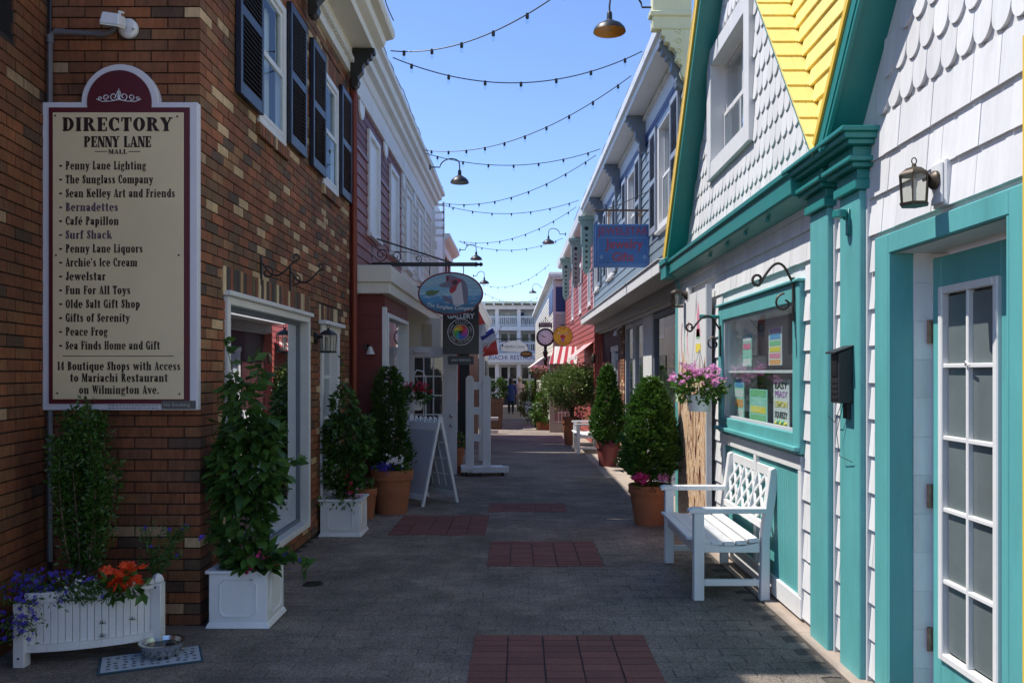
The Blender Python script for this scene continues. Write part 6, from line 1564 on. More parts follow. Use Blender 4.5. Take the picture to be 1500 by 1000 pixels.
JB = thing('sign_bracket', 'twisted brown iron bar bracket holding the blue hanging sign', 'bracket', (1.86, 12.0, 3.86))
q = MB(); q.tube([(0,0,0),(-.80,0,0)], .014, 6); q.build('bar', bronze, JB)
q = MB()
for k in range(26): q.tube([(-.03*k-.02,-.014,-.010),(-.03*k-.03,-.014,.012)], .004, 4)
q.build('twist', rust, JB)
q = MB(); q.tube([(0,0,.28),(-.25,0,.17),(-.45,0,.08),(-.62,0,.02)], .006, 5); q.tube([(-.66+a_,0,.05+b_) for a_, b_ in spiral(0,0,.045,.012,-PI/2,PI*1.6,12)], .006, 5); q.tube([(0,0,.3),(0,0,-.1)], .012, 5); q.build('brace', black, JB)
q = MB()
for x_ in (-.15,-.60): q.tube([(x_,0,-.01),(x_,0,-.20)], .007, 5); q.tube([(x_+.018*math.cos(a_),0,-.06+.03*math.sin(a_)) for a_ in [2*PI*k/8 for k in range(9)]], .005, 4)
q.build('hanging_ring', amber, JB)
# round yellow toy shop sign
YS = thing('round_yellow_sign', 'round yellow sign with red border lettering hung near the striped awning', 'sign', tuple(W(824.5, 492, 24)))
yp = plain('toy_sign_yellow', (.88,.66,.05)); q = MB(); q.lathe([(.285,0),(.285,.04)], 32); q.build('rim', plain('brown_rim', (.10,.04,.02)), YS, (0,.04,0), FR)
q = MB(); q.lathe([(.270,0),(.270,.004)], 32); q.build('face', yp, YS, (0,.001,0), FR)
for s_, aa in (('FUN FOR ALL', 90),('TOYS', -90)):
    n_ = len(s_)
    for k, ch in enumerate(s_):
        if ch == ' ': continue
        sp_ = 15; an = R(aa+(sp_*((n_-1)/2-k) if aa > 0 else -sp_*((n_-1)/2-k)))
        text(ch, .085, plain('sign_red', (.5,.05,.03)), YS, (.212*math.cos(an), -.006, .212*math.sin(an)), (R(90), -(an-PI/2 if aa > 0 else an+PI/2), 0), 1, .0005)
q = MB(); q.lathe([(.075,0),(.075,.003)], 18, (0,0,0), 0, (True,True), 1, .8); q.build('red_patch', plain('toy_red', (.55,.08,.03)), YS, (.0,-.004,-.02), FR)
q = MB(); q.lathe([(.05,0),(.05,.003)], 14); q.build('purple_patch', prp, YS, (-.0,-.006,-.11), FR)
q = MB()
for sg in (-1,1): q.tube([(sg*.05,-.006,.02),(sg*.10,-.006,.07),(sg*.16,-.006,.08)], .016, 5)
q.build('cream_strokes', cream, YS)
q = MB(); q.tube([(-.1,.02,.33),(.34,.02,.33)], .012, 5); q.tube([(0,.02,.28),(0,.02,.33)], .01, 5); q.build('hanger', black, YS)
# street clock
CK = thing('street_clock', 'black iron post clock with round white face and a small PENNY LANE plate on top', 'clock', (.90, 30.0, gz(30)))
zc = H+51*30/K-gz(30)
q = MB(); q.lathe([(.16,0),(.16,.15),(.10,.2),(.08,.5),(.06,.6),(.055,zc-.85),(.09,zc-.8),(.05,zc-.7),(.10,zc-.55),(.05,zc-.45),(.06,zc-.33)], 12); q.build('post', black, CK)
q = MB(); q.lathe([(.31,-.09),(.33,-.05),(.33,.05),(.31,.09)], 32); q.build('clock_case', black, CK, (0,0,zc), FR)
q = MB(); q.lathe([(.255,0),(.255,.01)], 32); q.build('dial', mat('cream_dial', (.74,.84,.84), .4), CK, (0,-.09,zc), FR)
for k in range(12):
    a_ = 2*PI*k/12; q = MB(); q.bar((.19*math.sin(a_),-.102,zc+.19*math.cos(a_)), (.235*math.sin(a_),-.102,zc+.235*math.cos(a_)), .018, .004, (0,1,0)); q.build('hour_mark', black, CK)
q = MB(); q.bar((0,-.106,zc),(-.12,-.106,zc+.05),.022,.004,(0,1,0)); q.build('hour_hand', black, CK)
q = MB(); q.bar((0,-.11,zc),(-.19,-.11,zc+.10),.014,.004,(0,1,0)); q.build('minute_hand', black, CK)
q = MB(); q.box(-.24,.24,-.03,.03,zc+.36,zc+.52); q.build('name_plate', black, CK, bevel=.01)
o = text('PENNY LANE', .11, prt, CK, (0,-.034,zc+.44), FR, 1, .001); fit(o, .40)
q = MB(); q.tube([(-.22,0,zc+.3),(-.22,0,zc+.36)], .015, 5); q.tube([(.22,0,zc+.3),(.22,0,zc+.36)], .015, 5)
for k in range(-2, 3): q.tube([(.05*k,0,zc+.52),(.075*k,0,zc+.60-.012*k*k),(.06*k,0,zc+.66-.02*k*k)], .012, 5)
q.ball((0,0,zc+.70), .03, 6); q.build('finial', black, CK)

# ------------------------------------------------------------------ gooseneck lamps
def gooseneck(label, mount, reach, drop, S, size=1.0, inner=None):
    t = thing('gooseneck_lamp', label, 'lamp', mount, (0,0,0), 'gooseneck lamps on the eaves')
    q = MB(); q.lathe([(.05,0),(.05,.02),(.02,.03)], 14); q.build('wall_plate', black, t, (0,0,0), (0,R(90)*S,0))
    path = [(0,0,0),(reach*.35,0,.0)]+[(reach*.35+reach*.65*(.5-.5*math.cos(PI*k/10)), 0, (.17*math.sin(PI*k/10*.9))*size) for k in range(1, 11)]
    path[-1] = (reach,0,.02); path.append((reach,0,-.05))
    q = MB(S); q.tube([(a_,b_,c_) for a_,b_,c_ in path], .011, 7); q.build('arm', black, t)
    r_ = .185*size
    q = MB(); q.lathe([(.022,0),(.03,-.02),(.032,-.09),(.05,-.10),(.07,-.115),(r_*.75,-.15),(r_*.95,-.19),(r_,-.225)], 28, (0,0,0), 0, (True,False)); q.lathe([(r_-.004,-.224),(r_*.93,-.19),(r_*.72,-.155),(.06,-.125),(.02,-.12)], 28, (0,0,0), 1, (False,False))
    q.build('shade', [black, inner or plain('grey_enamel', (.35,.35,.34), .35)], t, (S*reach,0,-.05))
    q = MB(); q.ball((0,0,-.19), .032, 8); q.build('lamp_bulb', bulbglass, t, (S*reach,0,-.05))
    return t
gooseneck('black gooseneck lamp with amber inner shade at top right of the alley', (1.56, 9.40, 5.63), .56, 0, -1, .98, amber)
gooseneck('black gooseneck lamp on the cream shop eave at left', tuple(W(629, 245, 14.7)), .53, 0, 1, .88)
gooseneck('black gooseneck lamp on the eave beyond the mint brackets at right', tuple(W(829, 343, 25.0)), .52, 0, -1, 1.0)
gooseneck('black gooseneck lamp on the pink trimmed building at left', tuple(W(673, 366, 23.5)), .47, 0, 1, .9)
gooseneck('black gooseneck lamp just above the oval dolphin sign', tuple(W(693, 404, 30.0)), .40, 0, 1, .95)
gooseneck('black gooseneck lamp on the blue panelled building near the clock', tuple(W(798, 421, 42.0)), .60, 0, -1, 1.05)
# ------------------------------------------------------------------ string lights
sock = MB(); sock.lathe([(.008,.012),(.016,.008),(.018,-.035),(.014,-.045)], 8); sockm = sock.mesh('socket', blackpl)
bul = MB(); bul.ball((0,0,-.07), .022, 8, sz=1.4); bulm = bul.mesh('bulb', bulbglass)
def string_light(a, b, sag, n, label):
    a = Vector(a); b = Vector(b); t = thing('string_light', label, 'string light', tuple(a), (0,0,0), 'string lights across the alley')
    P = lambda u: (b-a)*u+Vector((0,0,-4*sag*u*(1-u)))
    q = MB(); q.tube([P(k/36) for k in range(37)], .0065, 5); q.build('cable', blackpl, t)
    for k in range(n):
        p = P((k+.5)/n); s_ = link('socket', sockm, t, tuple(p)); link('bulb', bulm, s_)
string_light((-1.48,9.6,5.22), (1.62,7.0,5.95), .50, 9, 'nearest bulb string, rising out of the picture at the top')
string_light((-1.48,9.75,5.2), (1.5,10.35,5.50), .34, 7, 'second bulb string, sagging low across the open sky')
string_light((-1.65,14.3,5.33), (1.48,11.2,5.50), .34, 10, 'third bulb string, slanting up to the blue building')
string_light((-1.65,14.5,5.33), (1.42,14.87,5.50), .25, 7, 'fourth bulb string, nearly level behind the left gooseneck lamp')
string_light((-1.74,18.8,5.33), (1.38,15.3,5.50), .32, 9, 'fifth bulb string, slanting up above the blue hanging sign')
string_light((-1.74,19.0,5.33), (1.34,19.2,5.48), .25, 7, 'sixth bulb string, level above the right gooseneck lamp')
string_light((-1.74,23.9,5.28), (1.33,20.0,5.48), .34, 9, 'seventh bulb string, slanting up to the mint brackets')
string_light((-1.74,24.0,5.28), (1.25,24.5,5.46), .30, 7, 'eighth bulb string, level beneath the slanting seventh one')
string_light((-1.7,36,5.35), (1.1,31.5,5.6), .45, 9, 'ninth bulb string, small and far, ending on the blue panelled building')
string_light((-1.7,37,5.1), (1.0,44,5.5), .40, 9, 'farthest bulb string, low over the balcony building')

for (pts_, lab) in (([(-1.43,4.9,5.49),(-1.42,7,5.5),(-1.43,9.65,5.49)],'thin black cable along the brick building cornice'),([(-1.66,9.8,5.48),(-1.65,12,5.49),(-1.66,14.5,5.48),(-1.65,18.3,5.48)],'thin black cable along the cornice of the red and cream shops'),([(1.545,9.5,5.48),(1.50,13,5.49),(1.44,18,5.48),(1.40,22,5.47)],'thin black cable along the blue building cornice')):
    t = thing('eave_cable', lab, 'cable', pts_[0]); q = MB(); base_ = Vector(pts_[0]); pp = []
    for a_, b_ in zip(pts_[:-1], pts_[1:]):
        for k in range(12): u_ = k/12; pp.append(Vector(a_).lerp(Vector(b_), u_)-base_+Vector((rnd.uniform(-.01,.01),0,rnd.uniform(-.006,.02))))
    q.tube(pp, .007, 5); q.build('cable', blackpl, t)
# ------------------------------------------------------------------ planters on the left
def square_planter(label, loc, w_, h_, group='white square planters'):
    t = thing('white_planter', label, 'planter', loc, (0,0,0), group); a = w_/2
    q = MB()
    for (x0,x1,y0,y1) in ((-a,a,-a,-a+.02),(-a,a,a-.02,a),(-a,-a+.02,-a+.02,a-.02),(a-.02,a,-a+.02,a-.02)): q.box(x0,x1,y0,y1,.03,h_-.02)
    q.build('box', whitepl, t, bevel=.004)
    q = MB(); r_ = a+.018
    for (x0,x1,y0,y1) in ((-r_,r_,-r_,-a+.03),(-r_,r_,a-.03,r_),(-r_,-a+.03,-a+.03,a-.03),(a-.03,r_,-a+.03,a-.03)): q.box(x0,x1,y0,y1,h_-.02,h_)
    q.build('rim', whitepl, t, bevel=.005, seg=2)
    q = MB(); q.hexa([(-r_,-r_,0),(r_,-r_,0),(r_,r_,0),(-r_,r_,0),(-a-.003,-a-.003,.035),(a+.003,-a-.003,.035),(a+.003,a+.003,.035),(-a-.003,a+.003,.035)]); q.build('foot', whitepl, t, bevel=.004)
    m = a*.62; zb, zt = h_*.2, h_*.84
    for rz in (0, 90):
        q = MB(); c_ = .03; P8 = [(-m+c_,zb),(m-c_,zb),(m,zb+c_),(m,zt-c_),(m-c_,zt),(-m+c_,zt),(-m,zt-c_),(-m,zb+c_)]
        q.tube([(x,-a-.002,z) for x,z in P8+[P8[0]]], .006, 6); q.build('raised_moulding', whitepl, t, (0,0,0), (0,0,R(rz)))
    q = MB(); q.box(-a+.02,a-.02,-a+.02,a-.02,h_-.07,h_-.05); q.build('soil', soil, t)
    return t
square_planter('white square panelled planter at the brick corner, nearest the viewer', (-1.712, 5.27, 0), .355, .35)
square_planter('white square panelled planter beyond the big shop window', (-1.745, 8.32, gz(8.3)), .385, .36)
def pot(name, label, loc, r_, h_, m, kind=0, group=None):
    t = thing(name, label, 'pot', loc, (0,0,0), group)
    q = MB(); q.lathe([(r_*.70,0),(r_*.92,h_*.78)], 32, (0,0,0), 0, (True,False)); q.build('body', m, t)
    q = MB(); q.lathe([(r_*.92,h_*.78),(r_*.99,h_*.785),(r_,h_*.86),(r_*.975,h_*.87),(r_*1.0,h_*.97),(r_*.97,h_),(r_*.90,h_),(r_*.87,h_*.86),(r_*.80,h_*.8)], 32, (0,0,0), 0, (False,False)); q.build('rim', m, t)
    if kind: q = MB(); q.lathe([(r_*.815,h_*.42),(r_*.83,h_*.425),(r_*.835,h_*.445),(r_*.82,h_*.455)], 32, (0,0,0), 0, (False,False)); q.build('band', m, t)
    q = MB(); q.lathe([(.001,h_*.88),(r_*.88,h_*.87)], 24, (0,0,0), 0, (False,False)); q.build('soil', soil, t)
    return t
pot('terracotta_pot', 'large banded terracotta pot with the reddish cone shrub beside the board sign', (-1.47, 9.62, gz(9.6)), .245, .50, terra, 1)
pot('terracotta_pot', 'small terracotta pot squeezed between the white planter and the large banded pot', (-1.70, 9.25, gz(9.3)), .125, .33, terra)
pot('terracotta_pot', 'terracotta pot with the egg shaped shrub beside the white bench', (1.375, 8.86, gz(8.9)), .235, .42, terra)
pot('red_pot', 'red brown pot with the narrow cone shrub', (1.565, 15.0, gz(15)), .215, .41, redpot)
pot('terracotta_tub', 'weathered terracotta tub with the round leafy tree', (1.24, 20.2, gz(20.2)), .24, .66, terra, 1)
pot('terracotta_pot', 'terracotta pot of flowers at the foot of the open white door', (-1.08, 13.9, gz(13.9)), .16, .42, terra)

# wooden planter with bowed front
WP = thing('wooden_planter', 'weathered white slatted wooden planter with bowed front at lower left', 'planter', (-2.335, 4.56, 0))
A_ = Vector((-.295, -.13, 0)); B_ = Vector((.315, .12, 0))
def bow(u):
    p = A_.lerp(B_, u); n = Vector(((B_-A_).y, -(B_-A_).x, 0)).normalized(); return p+n*(.05*4*u*(1-u))
hz = lambda u: .365+.02*u
ns = 17
for k in range(ns):
    u0, u1 = .05+.9*k/ns, .05+.9*(k+1)/ns; a = bow(u0); b = bow(u1); g_ = (b-a)*.03; a = a+g_; b = b-g_; n = Vector(((b-a).y, -(b-a).x, 0)).normalized()*.012
    z0, z1 = .075+.035*math.sin(PI*(u0+u1)/2)*0+.0, hz((u0+u1)/2)-.005
    q = MB(); q.hexa([a-n+Vector((0,0,z0)), b-n+Vector((0,0,z0)), b+Vector((0,0,z0)), a+Vector((0,0,z0)), a-n+Vector((0,0,z1)), b-n+Vector((0,0,z1)), b+Vector((0,0,z1)), a+Vector((0,0,z1))]); q.build('slat', oldwhite, WP, bevel=.002)
for (za, zb, nm) in ((-.03,.02,'top_rail'),(-.30,-.255,'bottom_rail')):
    q = MB()
    for k in range(12):
        a = bow(.03+.94*k/12); b = bow(.03+.94*(k+1)/12); n = Vector(((b-a).y, -(b-a).x, 0)).normalized()
        h0 = hz(k/12)+za if za > -.1 else .075; h1 = hz(k/12)+zb if za > -.1 else .115; h2 = hz((k+1)/12)+za if za > -.1 else .075; h3 = hz((k+1)/12)+zb if za > -.1 else .115
        n1, n2 = n*.003, n*.018
        q.hexa([a-n1+Vector((0,0,h0)), a+n2+Vector((0,0,h0)), b+n2+Vector((0,0,h2)), b-n1+Vector((0,0,h2)), a-n1+Vector((0,0,h1)), a+n2+Vector((0,0,h1)), b+n2+Vector((0,0,h3)), b-n1+Vector((0,0,h3))])
    q.build(nm, oldwhite, WP)
for P_, hh in ((A_, .385), (B_, .43), (A_+Vector((-.0,.30,0)), .36), (B_+Vector((-.24,.24,0)), .36)):
    q = MB(); q.box(P_.x-.03, P_.x+.03, P_.y-.03, P_.y+.03, 0, hh-.05); q.lathe([(.03,hh-.05),(.036,hh-.045),(.036,hh-.03),(.026,hh-.01),(.008,hh)], 4, (P_.x,P_.y,0)) if hh > .4 else None
    q.build('post', oldwhite, WP, bevel=.003)
q = MB(); q.bar(A_+Vector((-.0,.03,.21)), A_+Vector((-.03,.33,.21)), .02, .26); q.build('side_panel', oldwhite, WP)
q = MB(); q.bar(B_+Vector((-.03,.03,.21)), B_+Vector((-.24,.22,.21)), .02, .26); q.build('side_panel', oldwhite, WP)
q = MB(); q.face([bow(.05)+Vector((0,0,.33)), bow(.5)+Vector((0,.01,.33)), bow(.95)+Vector((0,0,.33)), B_+Vector((-.24,.22,.33)), A_+Vector((-.03,.34,.33))]); q.build('soil', soil, WP)
q = MB(); 
for P_, z in ((A_,.05),(B_,.36)): q.tube([(P_.x,P_.y-.031,z),(P_.x,P_.y-.034,z)], .006, 6)
q.build('screw_head', black, WP)
blk_print = plain('faded_grey_stencil', (.10,.12,.12))
for (u, z) in ((.60,.20),(.60,.13),(.82,.20)):
    p = bow(u)+Vector((0,-.021,z)); q = MB()
    for k in range(5): a_ = PI*k/4; q.tube([(p.x,p.y,p.z),(p.x+.02*math.cos(a_),p.y+.001,p.z+.018*math.sin(a_))], .0022, 4)
    q.build('stencil_mark', blk_print, WP)

def leafy(name, label, loc, cat='plant', group=None): return thing(name, label, cat, loc, (0,0,0), group)
def pts_arr(L): return np.array([tuple(p) for p in L], float)
# upright shrub in the wooden planter
t = leafy('upright_shrub', 'tall narrow small leaved shrub rising in front of the directory board', (-2.50, 4.80, .32), 'shrub')
P_, D_ = [], []; q = MB()
for k in range(26):
    a_ = rnd.uniform(0, 2*PI); rr = rnd.uniform(.02,.165); hh = rnd.uniform(.62, 1.10)*(1-.12*rr/.16); tw = rnd.uniform(-.03,.03)
    path = [Vector((rr*.35*math.cos(a_), rr*.35*math.sin(a_), 0)), Vector((rr*.8*math.cos(a_)+tw*.3, rr*.8*math.sin(a_), hh*.4)), Vector((rr*math.cos(a_)+tw, rr*math.sin(a_), hh*.75)), Vector((rr*.95*math.cos(a_)+tw*1.5, rr*.95*math.sin(a_), hh))]
    q.tube(path, [.006,.005,.004,.002], 5)
    for j in range(420):
        u = rnd.uniform(.06,1)**.75*.999*3; i = min(2, int(u)); p = path[i].lerp(path[i+1], u-i); g_ = Vector((rnd.gauss(0,.020), rnd.gauss(0,.020), rnd.gauss(0,.01)))
        P_.append(p+g_*.8); D_.append((g_*30+Vector((0,0,.6))))
q.build('stems', woodbr, t); leaves('foliage', pts_arr(P_), pts_arr(D_), .026, .015, lf_dark, t)
# lobelia, alyssum, orange flowers, feathery greens
t = leafy('blue_lobelia', 'trailing dark blue flowers spilling over the left end of the wooden planter', (-2.60, 4.50, .36), 'flowers')
c = [(rnd.gauss(.05,.12), rnd.gauss(-.02,.07)-.02, rnd.uniform(-.02,.14)) for _ in range(150)]+[(rnd.uniform(-.09,.10), -.13-rnd.random()*.06, rnd.uniform(-.20,.04)) for _ in range(60)]+[(rnd.gauss(-.08,.05),rnd.gauss(0,.05),rnd.gauss(.02,.05)) for _ in range(25)]
leaves('foliage', np.array([(x+rnd.gauss(0,.03),y+.01,z-.02) for x,y,z in c*3]), np.array([(0,-.2,.4)]*len(c)*3), .03, .010, lf_mid, t, jitter=.8)
flowers('petals', c, .013, pt_blue, t)
t = leafy('white_alyssum', 'small white flowers in the middle of the wooden planter', (-2.33, 4.50, .36), 'flowers')
c = [(rnd.gauss(0,.07), rnd.gauss(-.03,.04), rnd.uniform(.0,.10)) for _ in range(60)]
leaves('foliage', np.array([(x+rnd.gauss(0,.03),y+.01,z-.03) for x,y,z in c*9]), np.array([(0,-.2,.6)]*len(c)*9), .032, .009, lf_mid, t, jitter=.8); flowers('petals', c, .009, pt_white, t)
t = leafy('orange_begonia', 'bright orange red flowers at the right part of the wooden planter', (-2.135, 4.56, .37), 'flowers')
c = [(rnd.gauss(0,.055), rnd.gauss(-.04,.03), rnd.uniform(.02,.15)) for _ in range(34)]
flowers('petals', c, .034, pt_or, t, 6); flowers('inner_petals', [(x,y-.008,z+.004) for x,y,z in c], .018, pt_or, t, 5)
leaves('foliage', np.array([(x*1.2,y+.01,z-.05) for x,y,z in c*2]), np.array([(0,-.6,-.1)]*len(c)*2), .075, .035, lf_dark, t, jitter=.6)
t = leafy('feathery_plant', 'loose feathery green plant with a few purple flowers behind the right planter post', (-2.08, 4.78, .34), 'plant')
P_, D_ = [], []; q = MB(); fl = []
for k in range(20):
    e_ = Vector((rnd.uniform(-.10,.20), rnd.uniform(-.05,.05), rnd.uniform(.15,.36))); q.tube([(0,0,0), e_*.6+Vector((0,0,.05)), e_], .002, 4); fl.append(e_)
    for j in range(26): u = rnd.uniform(.25,1); P_.append(e_*u+Vector((rnd.gauss(0,.02),rnd.gauss(0,.02),.03*math.sin(PI*u)))); D_.append((rnd.gauss(0,1),rnd.gauss(0,1),.5))
q.build('stems', lf_mid, t); leaves('foliage', pts_arr(P_), pts_arr(D_), .035, .008, lf_mid, t); flowers('petals', fl[:7]+[Vector((.26,.02,.27)),Vector((.255,.0,.26))], .016, pt_blue, t)
# dog mat and bowl
DM = thing('dog_mat', 'pale grey mat with dark paw prints and a blue edge on the pavement', 'mat', (-1.985, 4.52, .003), (0,0,R(24)))
q = MB(); q.box(-.255,.255,-.14,.14,0,.006); q.build('edge', plain('slate_blue_edge', (.03,.08,.11), .8), DM, bevel=.002)
q = MB(); q.box(-.242,.242,-.127,.127,.0061,.0075); q.build('mat_face', mat('pale_mat', (.42,.47,.50), .85, .1, 12), DM)
q = MB()
for i in range(11):
    for j in range(5):
        x, y = -.21+i*.042+rnd.uniform(-.006,.006), -.09+j*.043+rnd.uniform(-.006,.006); a_ = rnd.uniform(0,6)
        if rnd.random() < .12: continue
        q.lathe([(.0075,.0077),(.0075,.0082)], 8, (x,y,0))
        for k in range(4): q.lathe([(.0034,.0077),(.0034,.0082)], 6, (x+.0125*math.cos(a_+k*.6), y+.0125*math.sin(a_+k*.6), 0))
q.build('paw_prints', plain('navy_print_ink', (.02,.035,.05)), DM, stuff=True)
DB = thing('dog_bowl', 'steel dog bowl of water standing on the paw print mat', 'bowl', (-1.955, 4.585, .010))
q = MB(); q.lathe([(.085,0),(.098,.02),(.105,.060),(.107,.066)], 32, (0,0,0), 0, (True,False)); q.build('body', steel, DB)
q = MB(); q.lathe([(.107,.066),(.118,.070),(.120,.074),(.112,.077),(.100,.074),(.092,.05),(.075,.02),(.001,.018)], 32, (0,0,0), 0, (False,False)); q.build('rim_and_basin', steel, DB)
q = MB(); q.lathe([(.001,.052),(.094,.052)], 32, (0,0,0), 0, (False,False)); wm = mat('clear_water', (.02,.025,.025), .02, 0); q.build('water', wm, DB)
q = MB()
for k in range(14):
    a_ = 2*PI*k/14; q.ball((.1005*math.cos(a_), .1005*math.sin(a_), .030), .006, 5)
    for j in (-1,0,1): q.ball((.103*math.cos(a_+j*.07), .103*math.sin(a_+j*.07), .041), .003, 4)
q.build('paw_emboss', plain('dark_grey_paw', (.12,.12,.12)), DB, stuff=True)

# vine leaves as single parts
lm = MB(); lw, ll = .5, 1.0
lm.add([(0,0,0),(.22,.25,.06),(.27,.5,.05),(.17,.78,.0),(0,1,-.12),(-.17,.78,.0),(-.27,.5,.05),(-.22,.25,.06),(0,.5,-.01)], [(0,1,8),(1,2,8),(2,3,8),(3,4,8),(4,5,8),(5,6,8),(6,7,8),(7,0,8)], 0, True)
lfA, lfB = lm.mesh('leaf', lf_dark), lm.mesh('leaf', lf_mid)
def vine(name, label, loc, boxes, n_single, n_rest, tend, Lf=.08, cat='plant', flowers_=None, rm=lf_mid):
    t = leafy(name, label, loc, cat); q = MB()
    q.tube([(-.05,0,-.05),(-.06,.02,.5),(-.05,0,1.0)], .008, 5); q.tube([(.06,0,-.05),(.05,.02,.5),(.05,0,.9)], .008, 5)
    for p in tend: q.tube([Vector(a) for a in p], .0028, 4)
    q.build('stems', lf_mid, t); tot = sum(b[6] for b in boxes)
    def pick():
        r_ = rnd.uniform(0, tot)
        for b in boxes:
            r_ -= b[6]
            if r_ <= 0: break
        u = unit(rng.normal(size=(1,3)))[0]*rnd.uniform(.45,1)**.5
        return Vector((b[0]+u[0]*b[3], b[1]+u[1]*b[4], b[2]+u[2]*b[5])), Vector((u[0], u[1]-.3, rnd.uniform(-.7,.3)))
    for k in range(n_single):
        p, d = pick(); p.y -= .04; d = (d+Vector((rnd.gauss(0,.5),rnd.gauss(0,.4)-.3,rnd.gauss(0,.3)))).normalized()
        o = link('leaf', lfA if rnd.random() < .4 else lfB, t, tuple(p)); e_ = d.to_track_quat('Y', 'Z').to_euler(); e_.y += rnd.gauss(0,.7) if False else 0; o.rotation_euler = e_
        s_ = Lf*rnd.uniform(.6,1.25); o.scale = (s_,)*3
    A_, B__ = [], []
    for k in range(n_rest): p, d = pick(); A_.append(p); B__.append(d)
    for pth in tend:
        for k in range(18): u = rnd.uniform(.2,1)*(len(pth)-1); i = min(len(pth)-2, int(u)); p = Vector(pth[i]).lerp(Vector(pth[i+1]), u-i); A_.append(p); B__.append(Vector((rnd.gauss(0,1),rnd.gauss(0,1),rnd.gauss(0,.6))))
    leaves('foliage', pts_arr(A_), pts_arr(B__), Lf*.85, Lf*.45, rm, t, jitter=.5)
    return t
t = vine('mandevilla_vine', 'large leaved climbing vine in the white planter at the brick corner', (-1.712, 5.27, .31),
     [(-.03,0,.28,.15,.12,.30,2.6),(.02,-.03,.62,.23,.16,.24,4.5),(.06,-.02,.86,.16,.13,.12,2),(-.04,0,1.08,.09,.08,.16,.7),(.08,-.08,.08,.15,.10,.09,1)], 290, 1300,
     [[(0,0,.95),(-.10,.02,1.25),(-.16,.05,1.45)],[(0,0,1.0),(.06,.05,1.2),(.0,.1,1.35)],[(.1,-.05,.1),(.28,-.08,.12),(.36,-.1,.06),(.40,-.1,.03)],[(.1,0,.5),(.22,.1,.65),(.27,.2,.68)],[(-.1,0,.6),(-.18,-.1,.85),(-.10,-.12,.98)]], .105)
flowers('magenta_petals', [(.10+rnd.gauss(0,.03), -.17+rnd.gauss(0,.02), .10+rnd.gauss(0,.03)) for _ in range(4)]+[(.20+rnd.gauss(0,.03), -.15, .08+rnd.gauss(0,.02)) for _ in range(4)]+[(-.0,-.15,.20)], .034, pt_mag, t, 5)
flowers('blue_petals', [(.30,-.13,.04),(.36,-.12,.09),(.26,-.12,.12),(-.42,-.15,.2),(.27,-.10,.13)], .015, pt_blue, t, 5)
t = vine('mandevilla_vine', 'bushy climbing vine in the second white planter beside the narrow window', (-1.745, 8.32, gz(8.3)+.32),
     [(.0,0,.30,.20,.16,.26,3),(.03,0,.62,.26,.18,.26,4),(.0,.0,.95,.12,.10,.22,.8)], 150, 2600,
     [[(0,0,.9),(-.02,.02,1.2),(-.03,0,1.45)],[(.1,0,.7),(.25,-.1,.85),(.30,-.1,.8)],[(-.2,-.1,.3),(-.26,-.1,.05),(-.22,-.15,-.05)]], .075)
leaves('bright_foliage', np.array([(rnd.uniform(-.2,.15), -.17+rnd.gauss(0,.02), rnd.gauss(.0,.03)) for _ in range(60)]), np.array([(0,-1,-.3)]*60), .05, .04, lf_bright, t)
flowers('pink_petals', [(.10+rnd.gauss(0,.05), -.15, .08+rnd.gauss(0,.05)) for _ in range(14)], .018, pt_pink, t)
flowers('red_petals', [(.08+rnd.gauss(0,.02), -.16, .14+rnd.gauss(0,.04)) for _ in range(8)], .02, pt_red, t)
def conifer(name, label, loc, prof, n, m, Ls=.055, cat='shrub', stem=True, lean=.7):
    """prof: (z, r) outline of the crown"""
    t = leafy(name, label, loc, cat); P_, D_ = [], []
    zs = np.array([p[0] for p in prof]); rs = np.array([p[1] for p in prof]); wts = rs/rs.sum()
    q = MB(); q.tube([(0,0,-.05),(0,0,zs[-1]*.9)], [.02,.006], 6); q.build('trunk', woodbr, t)
    ph = [rnd.uniform(0,6) for _ in range(6)]; n = int(n*1.7); Ls *= .86
    for k in range(n):
        while True:
            z = rnd.uniform(zs[0], zs[-1]); r0 = float(np.interp(z, zs, rs))
            if rnd.random() < r0/rs.max()+.05: break
        a_ = rnd.uniform(0,2*PI); bump = 1+.10*math.sin(2*a_+z*6+ph[2])+.10*math.sin(3*a_+z*9+ph[0])+.08*math.sin(5*a_-z*14+ph[1])+.07*math.sin(9*a_+z*25+ph[3])
        r_ = r0*bump*rnd.choice((rnd.uniform(.84,1.06), rnd.uniform(.5,.95), rnd.uniform(.9,1.22) if rnd.random() < .35 else rnd.uniform(.8,1)))
        c = Vector((r_*math.cos(a_), r_*math.sin(a_), z)); out = Vector((math.cos(a_), math.sin(a_), lean+rnd.gauss(0,.25))).normalized()
        side = Vector((-math.sin(a_)+rnd.gauss(0,.5), math.cos(a_)+rnd.gauss(0,.5), rnd.gauss(0,.6))).normalized()
        for j in range(-3, 4): P_.append(c+out*abs(j)*-.004); D_.append(out+side*j*.28)
    leaves('foliage', pts_arr(P_), pts_arr(D_), Ls, Ls*.28, m, t, jitter=.12)
    return t
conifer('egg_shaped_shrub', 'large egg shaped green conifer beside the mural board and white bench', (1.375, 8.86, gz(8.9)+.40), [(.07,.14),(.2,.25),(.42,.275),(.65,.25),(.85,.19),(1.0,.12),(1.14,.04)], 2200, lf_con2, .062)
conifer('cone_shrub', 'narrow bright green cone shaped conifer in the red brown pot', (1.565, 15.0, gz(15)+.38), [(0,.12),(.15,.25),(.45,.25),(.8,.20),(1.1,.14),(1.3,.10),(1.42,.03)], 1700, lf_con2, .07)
conifer('dark_cone_shrub', 'dark reddish green cone conifer in the large banded terracotta pot', (-1.51, 9.66, gz(9.6)+.46), [(0,.15),(.2,.23),(.5,.20),(.8,.17),(1.05,.13),(1.2,.06)], 1500, lf_dark, .05)
